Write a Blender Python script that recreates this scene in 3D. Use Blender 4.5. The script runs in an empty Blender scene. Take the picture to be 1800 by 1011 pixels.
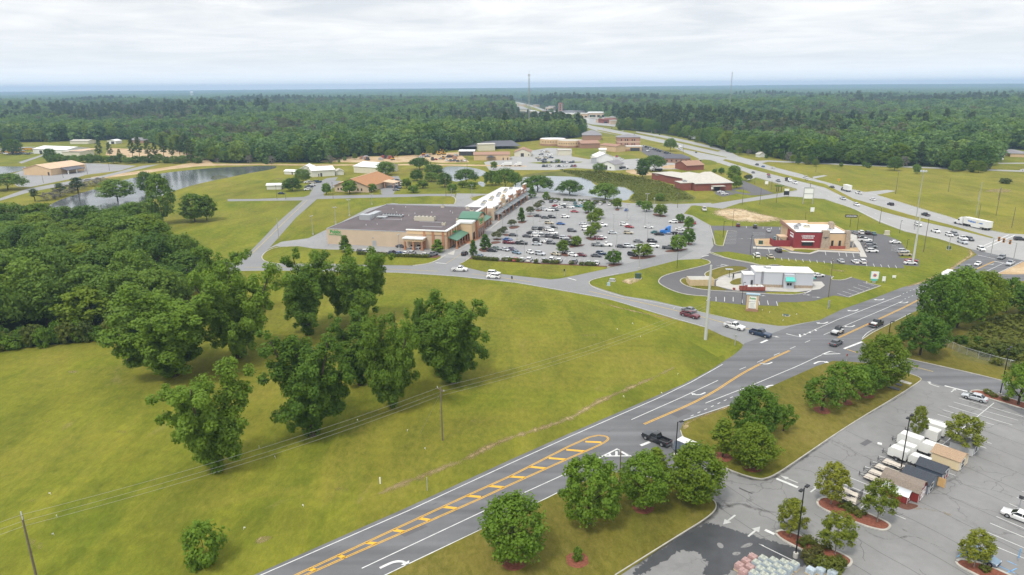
import bpy,bmesh,math,random
import numpy as np
from mathutils import Vector,Matrix
from mathutils.geometry import tessellate_polygon,delaunay_2d_cdt
SC=bpy.context.scene
COL=SC.collection
R=math.radians
CAM_H=63.0
IMG_W,IMG_H,FPX=1800.0,1011.0,1200.0
ROLL=math.atan2(13,1800)
PITCH=math.atan2((IMG_H/2-153.5)*math.cos(ROLL),FPX)
cam_data=bpy.data.cameras.new('camera')
cam=bpy.data.objects.new('camera',cam_data)
COL.objects.link(cam)
SC.camera=cam
cam_data.sensor_width=36.0
cam_data.lens=36.0*FPX/IMG_W
cam_data.clip_start=1.0
cam_data.clip_end=60000.0
_F=Vector((0,math.cos(PITCH),-math.sin(PITCH)))
_U=Vector((0,math.sin(PITCH),math.cos(PITCH)))
_R=Vector((1,0,0))
_X=math.cos(ROLL)*_R-math.sin(ROLL)*_U
_Y=math.sin(ROLL)*_R+math.cos(ROLL)*_U
_m=Matrix((_X,_Y,-_F)).transposed().to_4x4()
_m.translation=(0,0,CAM_H)
cam.matrix_world=_m
SUN_EL,SUN_AZ=R(58),R(215)
w=bpy.data.worlds.new('World')
SC.world=w
w.use_nodes=True
nt=w.node_tree
nt.nodes.clear()
N=nt.nodes.new
out=N('ShaderNodeOutputWorld')
bg=N('ShaderNodeBackground')
bg.inputs['Strength'].default_value=0.1
sky=N('ShaderNodeTexSky')
sky.sky_type='NISHITA'
sky.sun_disc=False
sky.sun_elevation=SUN_EL
sky.sun_rotation=SUN_AZ
sky.air_density=1.3
sky.dust_density=2.0
tc=N('ShaderNodeTexCoord')
sep=N('ShaderNodeSeparateXYZ')
nt.links.new(tc.outputs['Generated'],sep.inputs[0])
zz=N('ShaderNodeMath');zz.operation='MAXIMUM';zz.inputs[1].default_value=0.0
nt.links.new(sep.outputs['Z'],zz.inputs[0])
za=N('ShaderNodeMath');za.operation='ADD';za.inputs[1].default_value=0.045
nt.links.new(zz.outputs[0],za.inputs[0])
dv=N('ShaderNodeVectorMath');dv.operation='DIVIDE'
cmb=N('ShaderNodeCombineXYZ')
for k in range(3):
 nt.links.new(za.outputs[0],cmb.inputs[k])
nt.links.new(tc.outputs['Generated'],dv.inputs[0])
nt.links.new(cmb.outputs[0],dv.inputs[1])
n1=N('ShaderNodeTexNoise');n1.inputs['Scale'].default_value=0.75;n1.inputs['Detail'].default_value=8;n1.inputs['Roughness'].default_value=0.6;n1.inputs['Distortion'].default_value=0.4
nt.links.new(dv.outputs[0],n1.inputs['Vector'])
rp=N('ShaderNodeValToRGB')
rp.color_ramp.elements[0].position=0.36;rp.color_ramp.elements[0].color=(0.70,0.735,0.775,1)
rp.color_ramp.elements[1].position=0.66;rp.color_ramp.elements[1].color=(0.97,0.97,0.97,1)
nt.links.new(n1.outputs['Fac'],rp.inputs[0])
hz=N('ShaderNodeMapRange');hz.inputs['From Min'].default_value=0.0;hz.inputs['From Max'].default_value=0.10
nt.links.new(zz.outputs[0],hz.inputs['Value'])
mx=N('ShaderNodeMix');mx.data_type='RGBA'
mx.inputs[6].default_value=(0.82,0.86,0.90,1)
nt.links.new(hz.outputs[0],mx.inputs[0])
nt.links.new(rp.outputs[0],mx.inputs[7])
br=N('ShaderNodeMapRange');br.inputs['From Min'].default_value=0.10;br.inputs['From Max'].default_value=0.9
br.inputs['To Min'].default_value=10.2;br.inputs['To Max'].default_value=14.5
nt.links.new(zz.outputs[0],br.inputs['Value'])
b2=N('ShaderNodeMapRange');b2.inputs['From Min'].default_value=0.0;b2.inputs['From Max'].default_value=0.035
b2.inputs['To Min'].default_value=1.32;b2.inputs['To Max'].default_value=1.0
nt.links.new(zz.outputs[0],b2.inputs['Value'])
bm_=N('ShaderNodeMath');bm_.operation='MULTIPLY'
nt.links.new(br.outputs[0],bm_.inputs[0]);nt.links.new(b2.outputs[0],bm_.inputs[1])
sc_=N('ShaderNodeVectorMath');sc_.operation='SCALE'
nt.links.new(mx.outputs[2],sc_.inputs[0])
nt.links.new(bm_.outputs[0],sc_.inputs['Scale'])
mix=N('ShaderNodeMix');mix.data_type='RGBA';mix.inputs[0].default_value=0.93
nt.links.new(sky.outputs[0],mix.inputs[6])
nt.links.new(sc_.outputs[0],mix.inputs[7])
nt.links.new(mix.outputs[2],bg.inputs['Color'])
nt.links.new(bg.outputs[0],out.inputs[0])
sun_d=bpy.data.lights.new('sun','SUN')
sun_d.energy=2.2
sun_d.angle=R(10)
sun_d.color=(1.0,0.95,0.87)
sun=bpy.data.objects.new('sun',sun_d)
COL.objects.link(sun)
sdir=Vector((math.sin(SUN_AZ)*math.cos(SUN_EL),math.cos(SUN_AZ)*math.cos(SUN_EL),math.sin(SUN_EL)))
sun.rotation_euler=sdir.to_track_quat('Z','Y').to_euler()
sun.location=sdir*500
SC.view_settings.view_transform='Standard'
SC.view_settings.look='None'
SC.view_settings.exposure=0.20
SC.view_settings.gamma=1.0
SC.view_settings.use_curve_mapping=False
SC.cycles.max_bounces=6
SC.cycles.diffuse_bounces=3
SC.cycles.glossy_bounces=3
SC.cycles.transparent_max_bounces=8
SC.cycles.volume_bounces=0
SC.cycles.use_denoising=True
SC.cycles.denoiser='OPENIMAGEDENOISE'
def ray(px,py):
 u=(px-IMG_W/2)/FPX
 v=-(py-IMG_H/2)/FPX
 return u*_X+v*_Y+_F
def P(px,py,z=0.0):
 0
 d=ray(px,py)
 t=(CAM_H-z)/-d.z
 return Vector((d.x*t,d.y*t,z))
def crop(ox,oy,s):
 return lambda x,y:(ox+x/s,oy+y/s)
def hpix(bx,by,ty):
 0
 g=P(bx,by)
 d=ray(bx,ty)
 return CAM_H+d.z*g.y/d.y
def tag(o,label=None,cat=None,group=None,kind=None):
 if label:o['label']=label
 if cat:o['category']=cat
 if group:o['group']=group
 if kind:o['kind']=kind
 return o
def empty(name,loc=(0,0,0),rz=0.0):
 o=bpy.data.objects.new(name,None)
 COL.objects.link(o)
 o.location=loc
 o.rotation_euler=(0,0,rz)
 o.empty_display_size=0.5
 return o
def link(o,parent=None):
 COL.objects.link(o)
 if parent:o.parent=parent
 return o
def mesh_obj(name,me,parent=None):
 return link(bpy.data.objects.new(name,me),parent)
def copy_tree(o,parent=None,depth=0):
 c=o.copy()
 COL.objects.link(c)
 c.parent=parent
 for ch in o.children:
  copy_tree(ch,c,depth+1)
 return c
REG=[]
ORD=['nearest','second','third','fourth','fifth','sixth','seventh','eighth','ninth','tenth','eleventh','twelfth','thirteenth','fourteenth','fifteenth','sixteenth','seventeenth','eighteenth','nineteenth','twentieth','twenty-first','twenty-second','twenty-third','twenty-fourth']
def register(o,base,cat,zone,landmark,lpos,group=None):
 o['category']=cat
 if group:o['group']=group
 REG.append((o,base,zone,landmark,Vector((lpos[0],lpos[1],0))))
def short(base,zone,tail):
 s=base+' '+zone+', '+tail
 while len(s.replace('-',' ').split())>16 and ' ' in zone:
  zone=zone.rsplit(' ',1)[0]
  s=base+' '+zone+', '+tail
 return s
def finish_labels():
 d={}
 for r in REG:
  d.setdefault((r[1],r[2]),[]).append(r)
 for(base,zone),rs in d.items():
  if len(rs)==1:
   rs[0][0]['label']=base+' '+zone
   continue
  rs.sort(key=lambda r:(Vector((r[0].location.x,r[0].location.y,0))-r[4]).length)
  for k,r in enumerate(rs):
   n='nearest' if k==0 else(ORD[k]+' nearest' if k<len(ORD)-1 else 'farthest')
   if k==len(rs)-1 and k>0:n='farthest'
   if len(rs)==2:n='nearer' if k==0 else 'farther'
   if n.startswith('nea')or n.endswith('nearest'):
    r[0]['label']=short(base,zone,n+' '+r[3].replace('the ',''))
   else:
    r[0]['label']=short(base,zone,n+' from '+r[3].replace('the ',''))
class MB:
 0
 def __init__(self):
  self.v=[];self.f=[];self.m=[]
 def add(self,vs,fs,mi=0):
  b=len(self.v)
  self.v+=[tuple(x)for x in vs]
  for q in fs:
   self.f.append(tuple(b+i for i in q));self.m.append(mi)
 def box(self,x0,x1,y0,y1,z0,z1,mi=0):
  vs=[(x0,y0,z0),(x1,y0,z0),(x1,y1,z0),(x0,y1,z0),(x0,y0,z1),(x1,y0,z1),(x1,y1,z1),(x0,y1,z1)]
  self.add(vs,[(3,2,1,0),(4,5,6,7),(0,1,5,4),(1,2,6,5),(2,3,7,6),(3,0,4,7)],mi)
 def prism(self,pts,z0,z1,mi=0,top=None):
  n=len(pts)
  vs=[(p[0],p[1],z0)for p in pts]+[(p[0],p[1],z1)for p in pts]
  a=sum(pts[i][0]*pts[(i+1)%n][1]-pts[(i+1)%n][0]*pts[i][1]for i in range(n))
  fs=[(i,(i+1)%n,n+(i+1)%n,n+i)for i in range(n)]
  if a<0:fs=[q[::-1]for q in fs]
  self.add(vs,fs,mi)
  tri=tessellate_polygon([[Vector((p[0],p[1],0))for p in pts]])
  up=[(t if(pts[t[1]][0]-pts[t[0]][0])*(pts[t[2]][1]-pts[t[0]][1])-(pts[t[2]][0]-pts[t[0]][0])*(pts[t[1]][1]-pts[t[0]][1])>0 else t[::-1])for t in tri]
  self.add([(p[0],p[1],z1)for p in pts],up,mi if top is None else top)
  self.add([(p[0],p[1],z0)for p in pts],[t[::-1]for t in up],mi)
 def tube(self,pts,radii,n=8,mi=0,caps=True):
  pts=[Vector(p)for p in pts]
  rings=[]
  for i,p in enumerate(pts):
   t=(pts[min(i+1,len(pts)-1)]-pts[max(i-1,0)]).normalized()
   a=t.cross(Vector((0,0,1)))
   if a.length<1e-3:a=t.cross(Vector((1,0,0)))
   a.normalize();b=t.cross(a)
   r=radii[i]if hasattr(radii,'__len__')else radii
   rings.append([p+r*(math.cos(2*math.pi*k/n)*a+math.sin(2*math.pi*k/n)*b)for k in range(n)])
  vs=[q for r in rings for q in r]
  fs=[]
  for i in range(len(pts)-1):
   for k in range(n):
    fs.append((i*n+k,i*n+(k+1)%n,(i+1)*n+(k+1)%n,(i+1)*n+k))
  if caps:
   fs.append(tuple(range(n))[::-1]);fs.append(tuple((len(pts)-1)*n+k for k in range(n)))
  self.add(vs,fs,mi)
 def mesh(self,name,mats,smooth=None):
  me=bpy.data.meshes.new(name)
  me.from_pydata(self.v,[],self.f)
  for mt in(mats if isinstance(mats,(list,tuple))else[mats]):
   me.materials.append(mt)
  me.polygons.foreach_set('material_index',self.m)
  bm=bmesh.new();bm.from_mesh(me)
  bmesh.ops.recalc_face_normals(bm,faces=bm.faces)
  bm.to_mesh(me);bm.free()
  if smooth is not None:
   me.polygons.foreach_set('use_smooth',[True]*len(me.polygons))
   me.set_sharp_from_angle(angle=R(smooth))
  me.update()
  return me
 def build(self,name,mats,parent=None,smooth=None):
  return mesh_obj(name,self.mesh(name,mats,smooth),parent)
MATS={}
def mat(name,color=(0.5,0.5,0.5),rough=0.7,metal=0.0,spec=0.4,noise=0.0,scale=4.0,emit=None):
 if name in MATS:return MATS[name]
 m=bpy.data.materials.new(name);m.use_nodes=True
 nt=m.node_tree;b=nt.nodes['Principled BSDF']
 b.inputs['Base Color'].default_value=(*color,1)
 b.inputs['Roughness'].default_value=rough
 b.inputs['Metallic'].default_value=metal
 b.inputs['Specular IOR Level'].default_value=spec
 if noise:
  t=nt.nodes.new('ShaderNodeTexCoord')
  n=nt.nodes.new('ShaderNodeTexNoise');n.inputs['Scale'].default_value=scale;n.inputs['Detail'].default_value=5
  nt.links.new(t.outputs['Object'],n.inputs['Vector'])
  r=nt.nodes.new('ShaderNodeMapRange');r.inputs['To Min'].default_value=1-noise;r.inputs['To Max'].default_value=1+noise
  r.inputs['From Min'].default_value=0.25;r.inputs['From Max'].default_value=0.75
  nt.links.new(n.outputs['Fac'],r.inputs['Value'])
  s=nt.nodes.new('ShaderNodeVectorMath');s.operation='SCALE';s.inputs[0].default_value=color
  nt.links.new(r.outputs[0],s.inputs['Scale'])
  nt.links.new(s.outputs[0],b.inputs['Base Color'])
 MATS[name]=m
 return m
class NT:
 0
 def __init__(self,name):
  self.m=bpy.data.materials.new(name);self.m.use_nodes=True
  self.t=self.m.node_tree;self.b=self.t.nodes['Principled BSDF']
  MATS[name]=self.m
 def n(self,typ,**kw):
  o=self.t.nodes.new(typ)
  for k,v in kw.items():setattr(o,k,v)
  return o
 def l(self,a,b):self.t.links.new(a,b)
 def pos(self):
  if not hasattr(self,'_p'):self._p=self.n('ShaderNodeNewGeometry').outputs['Position']
  return self._p
 def mapping(self,vec,scale=(1,1,1),rot=0.0):
  o=self.n('ShaderNodeMapping');o.inputs['Scale'].default_value=scale;o.inputs['Rotation'].default_value=(0,0,rot)
  self.l(vec,o.inputs['Vector']);return o.outputs[0]
 def noise(self,vec,scale,detail=4,rough=0.55,dist=0.0):
  o=self.n('ShaderNodeTexNoise')
  o.inputs['Scale'].default_value=scale;o.inputs['Detail'].default_value=detail
  o.inputs['Roughness'].default_value=rough;o.inputs['Distortion'].default_value=dist
  self.l(vec,o.inputs['Vector']);return o.outputs['Fac']
 def ramp(self,fac,a,b,ca=(0,0,0,1),cb=(1,1,1,1)):
  o=self.n('ShaderNodeMapRange');o.clamp=True
  o.inputs['From Min'].default_value=a;o.inputs['From Max'].default_value=b
  self.l(fac,o.inputs['Value']);return o.outputs[0]
 def mix(self,fac,a,b):
  o=self.n('ShaderNodeMix',data_type='RGBA')
  if isinstance(fac,(int,float)):o.inputs[0].default_value=fac
  else:self.l(fac,o.inputs[0])
  for i,c in((6,a),(7,b)):
   if isinstance(c,tuple):o.inputs[i].default_value=(*c[:3],1)
   else:self.l(c,o.inputs[i])
  return o.outputs[2]
 def mul(self,a,b):
  o=self.n('ShaderNodeMath',operation='MULTIPLY')
  for i,c in((0,a),(1,b)):
   if isinstance(c,(int,float)):o.inputs[i].default_value=c
   else:self.l(c,o.inputs[i])
  return o.outputs[0]
 def scale(self,col,s):
  o=self.n('ShaderNodeVectorMath',operation='SCALE')
  if isinstance(col,tuple):o.inputs[0].default_value=col[:3]
  else:self.l(col,o.inputs[0])
  if isinstance(s,(int,float)):o.inputs['Scale'].default_value=s
  else:self.l(s,o.inputs['Scale'])
  return o.outputs[0]
 def rng(self,fac,lo,hi,a=0.25,b=0.75):
  o=self.n('ShaderNodeMapRange')
  o.inputs['From Min'].default_value=a;o.inputs['From Max'].default_value=b
  o.inputs['To Min'].default_value=lo;o.inputs['To Max'].default_value=hi
  self.l(fac,o.inputs['Value']);return o.outputs[0]
 def bump(self,h,strength=0.3,dist=0.1):
  o=self.n('ShaderNodeBump');o.inputs['Strength'].default_value=strength;o.inputs['Distance'].default_value=dist
  self.l(h,o.inputs['Height']);self.l(o.outputs[0],self.b.inputs['Normal'])
 def end(self,col,rough=0.9,spec=0.2):
  if isinstance(col,tuple):self.b.inputs['Base Color'].default_value=(*col[:3],1)
  else:self.l(col,self.b.inputs['Base Color'])
  if isinstance(rough,(int,float)):self.b.inputs['Roughness'].default_value=rough
  else:self.l(rough,self.b.inputs['Roughness'])
  self.b.inputs['Specular IOR Level'].default_value=spec
  return self.m
def grass_mat(name,g1,g2,dry,bare,dry_amt=0.5,bare_amt=0.62,stripe=0.5):
 k=NT(name);p=k.pos()
 big=k.noise(p,0.018,5,0.6,0.6)
 mid=k.noise(k.mapping(p,(1,0.35,1),stripe),0.11,6,0.65,0.8)
 fine=k.noise(k.mapping(p,(1,0.55,1),stripe),1.1,7,0.75,0.5)
 tuft=k.noise(p,5.0,4,0.8)
 c=k.mix(k.ramp(mid,0.36,0.62),g1,g2)
 big2=k.noise(k.mapping(p,(1,0.6,1),stripe),0.045,6,0.65,1.0)
 c=k.mix(k.mul(k.ramp(big,dry_amt-0.08,dry_amt+0.16),k.ramp(fine,0.25,0.75)),c,dry)
 c=k.scale(c,k.rng(big2,0.80,1.16,0.3,0.7))
 c=k.mix(k.mul(k.ramp(big2,0.56,0.70),0.45),c,dry)
 mow=k.n('ShaderNodeTexWave');mow.inputs['Scale'].default_value=0.09;mow.inputs['Distortion'].default_value=3.0;mow.inputs['Detail'].default_value=3;mow.inputs['Detail Scale'].default_value=0.4
 k.l(k.mapping(p,(1,1,1),stripe+1.2),mow.inputs['Vector'])
 c=k.scale(c,k.rng(mow.outputs['Fac'],0.97,1.025,0,1))
 patch=k.noise(k.mapping(p,(1,0.5,1),stripe),0.055,7,0.7,1.2)
 c=k.mix(k.mul(k.ramp(patch,bare_amt,bare_amt+0.12),k.ramp(tuft,0.3,0.6)),c,bare)
 c=k.scale(c,k.mul(k.rng(fine,0.72,1.28),k.rng(tuft,0.8,1.2)))
 k.bump(tuft,0.5,0.12)
 return k.end(c,0.95,0.1)
grass_mat('lawn',(0.116,0.142,0.013),(0.192,0.198,0.021),(0.205,0.165,0.034),(0.27,0.205,0.105),0.49,0.64)
grass_mat('lawn_far',(0.150,0.162,0.016),(0.215,0.208,0.024),(0.255,0.20,0.050),(0.36,0.29,0.17),0.48,0.63,0.2)
grass_mat('lawn_green',(0.118,0.150,0.013),(0.182,0.192,0.020),(0.222,0.188,0.036),(0.33,0.27,0.15),0.52,0.66,1.0)
grass_mat('lawn_dry',(0.105,0.112,0.012),(0.150,0.140,0.019),(0.19,0.145,0.045),(0.21,0.15,0.08),0.46,0.64,0.9)
grass_mat('marsh',(0.078,0.108,0.016),(0.140,0.150,0.030),(0.18,0.14,0.06),(0.21,0.16,0.095),0.46,0.58,0.4)
grass_mat('woodland_floor',(0.030,0.045,0.010),(0.045,0.062,0.014),(0.07,0.07,0.02),(0.12,0.10,0.05),0.55,0.75,0.4)
def asphalt_mat(name,base,crack=0.0,vary=0.16,stain=0.25,tint=(1,1,1),tracks=None):
 k=NT(name);p=k.pos()
 big=k.noise(p,0.06,5,0.6,0.5)
 med=k.noise(p,0.5,6,0.65,0.4)
 fine=k.noise(p,9.0,3,0.7)
 s=k.mul(k.rng(big,1-vary,1+vary),k.mul(k.rng(med,1-vary*0.6,1+vary*0.6),k.rng(fine,0.92,1.08)))
 c=k.scale((base*tint[0],base*tint[1],base*tint[2]),s)
 if tracks is not None:
  ang,freq=tracks
  wv=k.noise(k.mapping(p,(0.012,freq,1),ang),1.0,2,0.5)
  c=k.scale(c,k.rng(wv,0.74,1.22))
 st=k.noise(p,0.16,6,0.7,1.5)
 c=k.mix(k.mul(k.ramp(st,0.58,0.74),stain),c,(base*0.5,base*0.5,base*0.5))
 if crack:
  wob=k.n('ShaderNodeVectorMath',operation='ADD')
  nz=k.n('ShaderNodeTexNoise');nz.inputs['Scale'].default_value=0.35;nz.inputs['Detail'].default_value=5
  k.l(p,nz.inputs['Vector'])
  sc2=k.n('ShaderNodeVectorMath',operation='SCALE');sc2.inputs['Scale'].default_value=3.5
  k.l(nz.outputs['Color'],sc2.inputs[0]);k.l(p,wob.inputs[0]);k.l(sc2.outputs[0],wob.inputs[1])
  vo=k.n('ShaderNodeTexVoronoi',feature='DISTANCE_TO_EDGE');vo.inputs['Scale'].default_value=0.11
  k.l(wob.outputs[0],vo.inputs['Vector'])
  line=k.ramp(vo.outputs['Distance'],0.012,0.004)
  gate=k.ramp(k.noise(p,0.045,3,0.5),0.46,0.56)
  c=k.mix(k.mul(k.mul(line,gate),crack),c,(base*0.28,base*0.27,base*0.26))
 return k.end(c,0.85,0.3)
asphalt_mat('asphalt_lot_old',0.225,0.4,0.14,0.35,(1.0,0.985,0.96))
asphalt_mat('asphalt_plaza',0.285,0.35,0.10,0.22,(1.0,0.99,0.98))
asphalt_mat('asphalt_side',0.235,0.0,0.10,0.2,(1,1,1.0))
asphalt_mat('asphalt_new',0.120,0.0,0.12,0.15,(1.0,0.97,1.0))
asphalt_mat('highway_paving',0.34,0.0,0.10,0.25,(1.0,0.99,0.95))
asphalt_mat('wet_asphalt',0.062,0.0,0.30,0.2,(0.97,1.0,1.06))
MATS['wet_asphalt'].node_tree.nodes['Principled BSDF'].inputs['Roughness'].default_value=0.35
mat('concrete',(0.46,0.44,0.40),0.85,noise=0.12,scale=0.6)
mat('kerb_concrete',(0.44,0.42,0.37),0.85,noise=0.22,scale=0.8)
mat('white_paint',(0.66,0.66,0.64),0.7,noise=0.2,scale=0.9)
mat('worn_white_paint',(0.52,0.52,0.50),0.8,noise=0.22,scale=0.5)
mat('yellow_paint',(0.72,0.40,0.045),0.7,noise=0.16,scale=0.9)
mat('pale_yellow_paint',(0.50,0.38,0.13),0.8,noise=0.2,scale=0.9)
mat('mulch',(0.215,0.072,0.042),0.95,noise=0.35,scale=3.0)
mat('brown_mulch',(0.125,0.055,0.036),0.95,noise=0.35,scale=3.0)
k=NT('sand');p_=k.pos()
k.end(k.scale(k.mix(k.ramp(k.noise(p_,0.09,6,0.7,1.0),0.4,0.62),(0.52,0.40,0.25),(0.40,0.27,0.15)),k.rng(k.noise(p_,1.2,5,0.7),0.8,1.2)),0.95,0.1)
for wn_,wa_,wb_ in(('water',(0.075,0.085,0.09),(0.12,0.128,0.125)),('sky_toned_water',(0.19,0.215,0.235),(0.25,0.27,0.28))):  # second pair is lightened: bright sky reflection put into the base colour
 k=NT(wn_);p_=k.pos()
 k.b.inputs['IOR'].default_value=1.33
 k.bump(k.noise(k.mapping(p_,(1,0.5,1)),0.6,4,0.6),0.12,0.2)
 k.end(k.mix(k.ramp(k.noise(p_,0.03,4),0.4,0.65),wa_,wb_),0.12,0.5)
def chaikin(pts,it=2,closed=False):
 for _ in range(it):
  q=[]
  n=len(pts)
  rngn=range(n)if closed else range(n-1)
  if not closed:q.append(pts[0])
  for i in rngn:
   a,b=pts[i],pts[(i+1)%n]
   q.append(a*0.75+b*0.25);q.append(a*0.25+b*0.75)
  if not closed:q.append(pts[-1])
  pts=q
 return pts
def sheet_pts(name,pts,z,m,kind='structure'):
 me=bpy.data.meshes.new(name)
 c0=Vector((sum(p[0]for p in pts)/len(pts),sum(p[1]for p in pts)/len(pts)))
 v2=[Vector((p[0],p[1]))-c0 for p in pts]
 ov,oe,of,*_=delaunay_2d_cdt(v2,[(i,(i+1)%len(v2))for i in range(len(v2))],[],1,1e-5)
 fs=[tuple(f)if(ov[f[1]]-ov[f[0]]).cross(ov[f[2]]-ov[f[0]])>0 else tuple(f)[::-1]for f in of]
 me.from_pydata([(p.x+c0.x,p.y+c0.y,z)for p in ov],[],fs)
 me.materials.append(MATS[m]if isinstance(m,str)else m)
 me.update()
 o=mesh_obj(name,me)
 if kind:o['kind']=kind
 return o
def sheet(name,px,z,m,smooth=0,kind='structure'):
 pts=[P(*q)for q in px]
 if smooth:pts=chaikin(pts,smooth,True)
 return sheet_pts(name,pts,z,m,kind)
def offset_line(pts,off):
 res=[]
 n=len(pts)
 for i in range(n):
  t=(pts[min(i+1,n-1)]-pts[max(i-1,0)]);t.z=0
  if t.length<1e-6:t=Vector((1,0,0))
  t.normalize()
  res.append(pts[i]+off*Vector((-t.y,t.x,0)))
 return res
def ribbon(mb,pts,width,z,off=0.0,mi=0):
 a=offset_line(pts,off+width/2);b=offset_line(pts,off-width/2)
 vs=[(p.x,p.y,z)for p in a]+[(p.x,p.y,z)for p in b]
 n=len(pts)
 mb.add(vs,[(i,n+i,n+i+1,i+1)for i in range(n-1)],mi)
def dashes(mb,pts,width,z,on,gap,off=0.0):
 L=[0.0]
 for i in range(len(pts)-1):L.append(L[-1]+(pts[i+1]-pts[i]).length)
 def at(s):
  for i in range(len(pts)-1):
   if s<=L[i+1]or i==len(pts)-2:
    f=(s-L[i])/max(L[i+1]-L[i],1e-6);return pts[i].lerp(pts[i+1],f)
 s=0.0
 while s+on<L[-1]:
  ribbon(mb,[at(s),at(s+on)],width,z,off);s+=on+gap
def kerb(name,px,closed=False,width=0.16,h=0.13,smooth=2,z=0.0,m='kerb_concrete',raw=False):
 pts=list(px)if raw else[P(*q)for q in px]
 if smooth:pts=chaikin(pts,smooth,closed)
 if closed:pts=pts+[pts[0],pts[1]]
 a=offset_line(pts,width/2);b=offset_line(pts,-width/2)
 n=len(pts)
 mb=MB()
 vs=[]
 for l,zz_ in((a,z),(a,z+h),(b,z+h),(b,z)):
  vs+=[(p.x,p.y,zz_)for p in l]
 fs=[]
 for r in range(3):
  for i in range(n-1):
   fs.append((r*n+i,r*n+i+1,(r+1)*n+i+1,(r+1)*n+i))
 mb.add(vs,fs)
 o=mb.build(name,MATS[m])
 o['kind']='structure'
 return o
K1=crop(560,340,5.983);K2=crop(800,340,5.983);K3=crop(1000,340,5.983);K4=crop(1230,340,5.983);K5=crop(1500,340,5.983)
K6=crop(1000,440,5.983);K7=crop(1150,440,5.983);K8=crop(1400,440,5.983)
F1=crop(0,100,3.9956);F2=crop(450,100,3.9956);F3=crop(900,100,3.9956);F4=crop(1350,100,3.9956)
G5=crop(450,250,5.983);G6=crop(700,230,5.983);G7=crop(950,230,5.983);G8=crop(1150,250,5.983)
L1=crop(1400,700,4.4925);L2=crop(1400,560,4.4925);L3=crop(1200,786,4.4925);L4=crop(1500,786,4.493);L5=crop(1000,700,5.983)
M6=crop(450,740,3.731);M7=crop(820,740,3.7304)
def marks(name,fn,m):
 mb=MB();fn(mb);o=mb.build(name,MATS[m]);o['kind']='structure';return o
def ground():
 ys=[-400,-100,0]+list(np.linspace(40,600,15))+list(np.geomspace(700,12600,50))
 xs=np.linspace(-1,1,61)
 rng=np.random.default_rng(5)
 ph=rng.uniform(0,6.28,(6,2))
 vs,fs=[],[]
 for y in ys:
  half=max(700.0,y*1.05+400)
  for x in xs:
   X=x*half
   z=0.0
   if y>3500:
    a=min(1.0,(y-3500)/6000.0)
    for k in range(6):
     f=1/(900.0*(1.5**k)+600)
     z+=(math.sin(X*f+ph[k,0])*math.cos(y*f*0.8+ph[k,1]))*7.0
    z=max(-4.0,z)*a+a*10
    z+=26.0*max(0.0,min(1.0,(y-8000)/4300.0))
   vs.append((X,y,z))
 nx=len(xs)
 for j in range(len(ys)-1):
  for i in range(nx-1):
   fs.append((j*nx+i,j*nx+i+1,(j+1)*nx+i+1,(j+1)*nx+i))
 me=bpy.data.meshes.new('ground');me.from_pydata(vs,[],fs)
 me.materials.append(MATS['lawn']);me.update()
 o=mesh_obj('ground',me);o['kind']='structure'
 return vs,fs,nx
_gv,_gf,_gnx=ground()
def far_floor():
 keep=[f for f in _gf if min(_gv[i][1]for i in f)>1500]
 used=sorted({i for f in keep for i in f});ix={a:b for b,a in enumerate(used)}
 me=bpy.data.meshes.new('far_woodland_floor')
 me.from_pydata([(_gv[i][0],_gv[i][1],_gv[i][2]+0.12)for i in used],[],[tuple(ix[i]for i in f)for f in keep])
 me.materials.append(MATS['woodland_floor']);me.update()
 o=mesh_obj('far_woodland_floor',me);o['kind']='structure'
far_floor()
def ground_z(x,y):
 0
 if y<3500:return 0.0
 for j in range(0,len(_gv)//_gnx-1):
  y0,y1=_gv[j*_gnx][1],_gv[(j+1)*_gnx][1]
  if y0<=y<=y1:
   t=(y-y0)/(y1-y0)
   def row(q):
    half=_gv[q*_gnx+_gnx-1][0]
    u=(x/half+1)/2*(_gnx-1)
    i=int(max(0,min(_gnx-2,u)));f=u-i
    return _gv[q*_gnx+i][2]*(1-f)+_gv[q*_gnx+i+1][2]*f
   return row(j)*(1-t)+row(j+1)*t
 return 40.0
sheet('field',[(620,310),(430,345),(280,400),(300,470),(440,452),(600,330),(620,318)],0.012,'lawn_green')
sheet('verge',[(1308,606),(1240,598),(1100,535),(980,500),(800,478),(560,474),(330,478),(330,486),(560,482),(780,489),(960,512),(1100,552),(1200,592),(1262,628)],0.012,'lawn_green')
sheet('roadside_lawn',[(1440,565),(1360,574),(1250,553),(1100,520),(1040,498),(1060,486),(1190,456),(1247,446),(1256,425),(1250,400),(1200,385),(1220,360),(1400,345),(1450,350),(1500,367),(1545,390),(1590,407),(1706,440),(1714,449),(1674,472),(1584,506),(1540,523)],0.014,'lawn_green')
sheet('pasture',[(1350,284),(1800,304),(2050,314),(2300,520),(1820,420),(1767,411),(1620,367),(1430,314),(1300,281)],0.03,'lawn_far')
sheet('back_field',[(-60,420),(20,330),(0,310),(300,250),(640,240),(930,240),(1200,240),(1480,290),(1330,300),(1240,350),(1130,360),(930,345),(760,300),(620,310),(440,318),(330,345),(250,360),(100,400)],0.010,'lawn_far')
sheet('island_lawn',[(1081,1018),(1200,938),(1233,917),(1255,899),(1259,888),(1253,879),(1225,864),(1150,840),(1068,829),(991,863),(932,890),(734,985),(560,1070),(900,1150)],0.06,'lawn_dry')
sheet('island_lawn',[(1199,768),(1197,754),(1203,742),(1287,713),(1350,682),(1433,645),(1465,636),(1530,640),(1587,654),(1613,662),(1620,667),(1615,672),(1578,697),(1489,750),(1398,812),(1364,834),(1347,841),(1333,842),(1300,834),(1262,817),(1225,795)],0.06,'lawn_dry')
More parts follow.
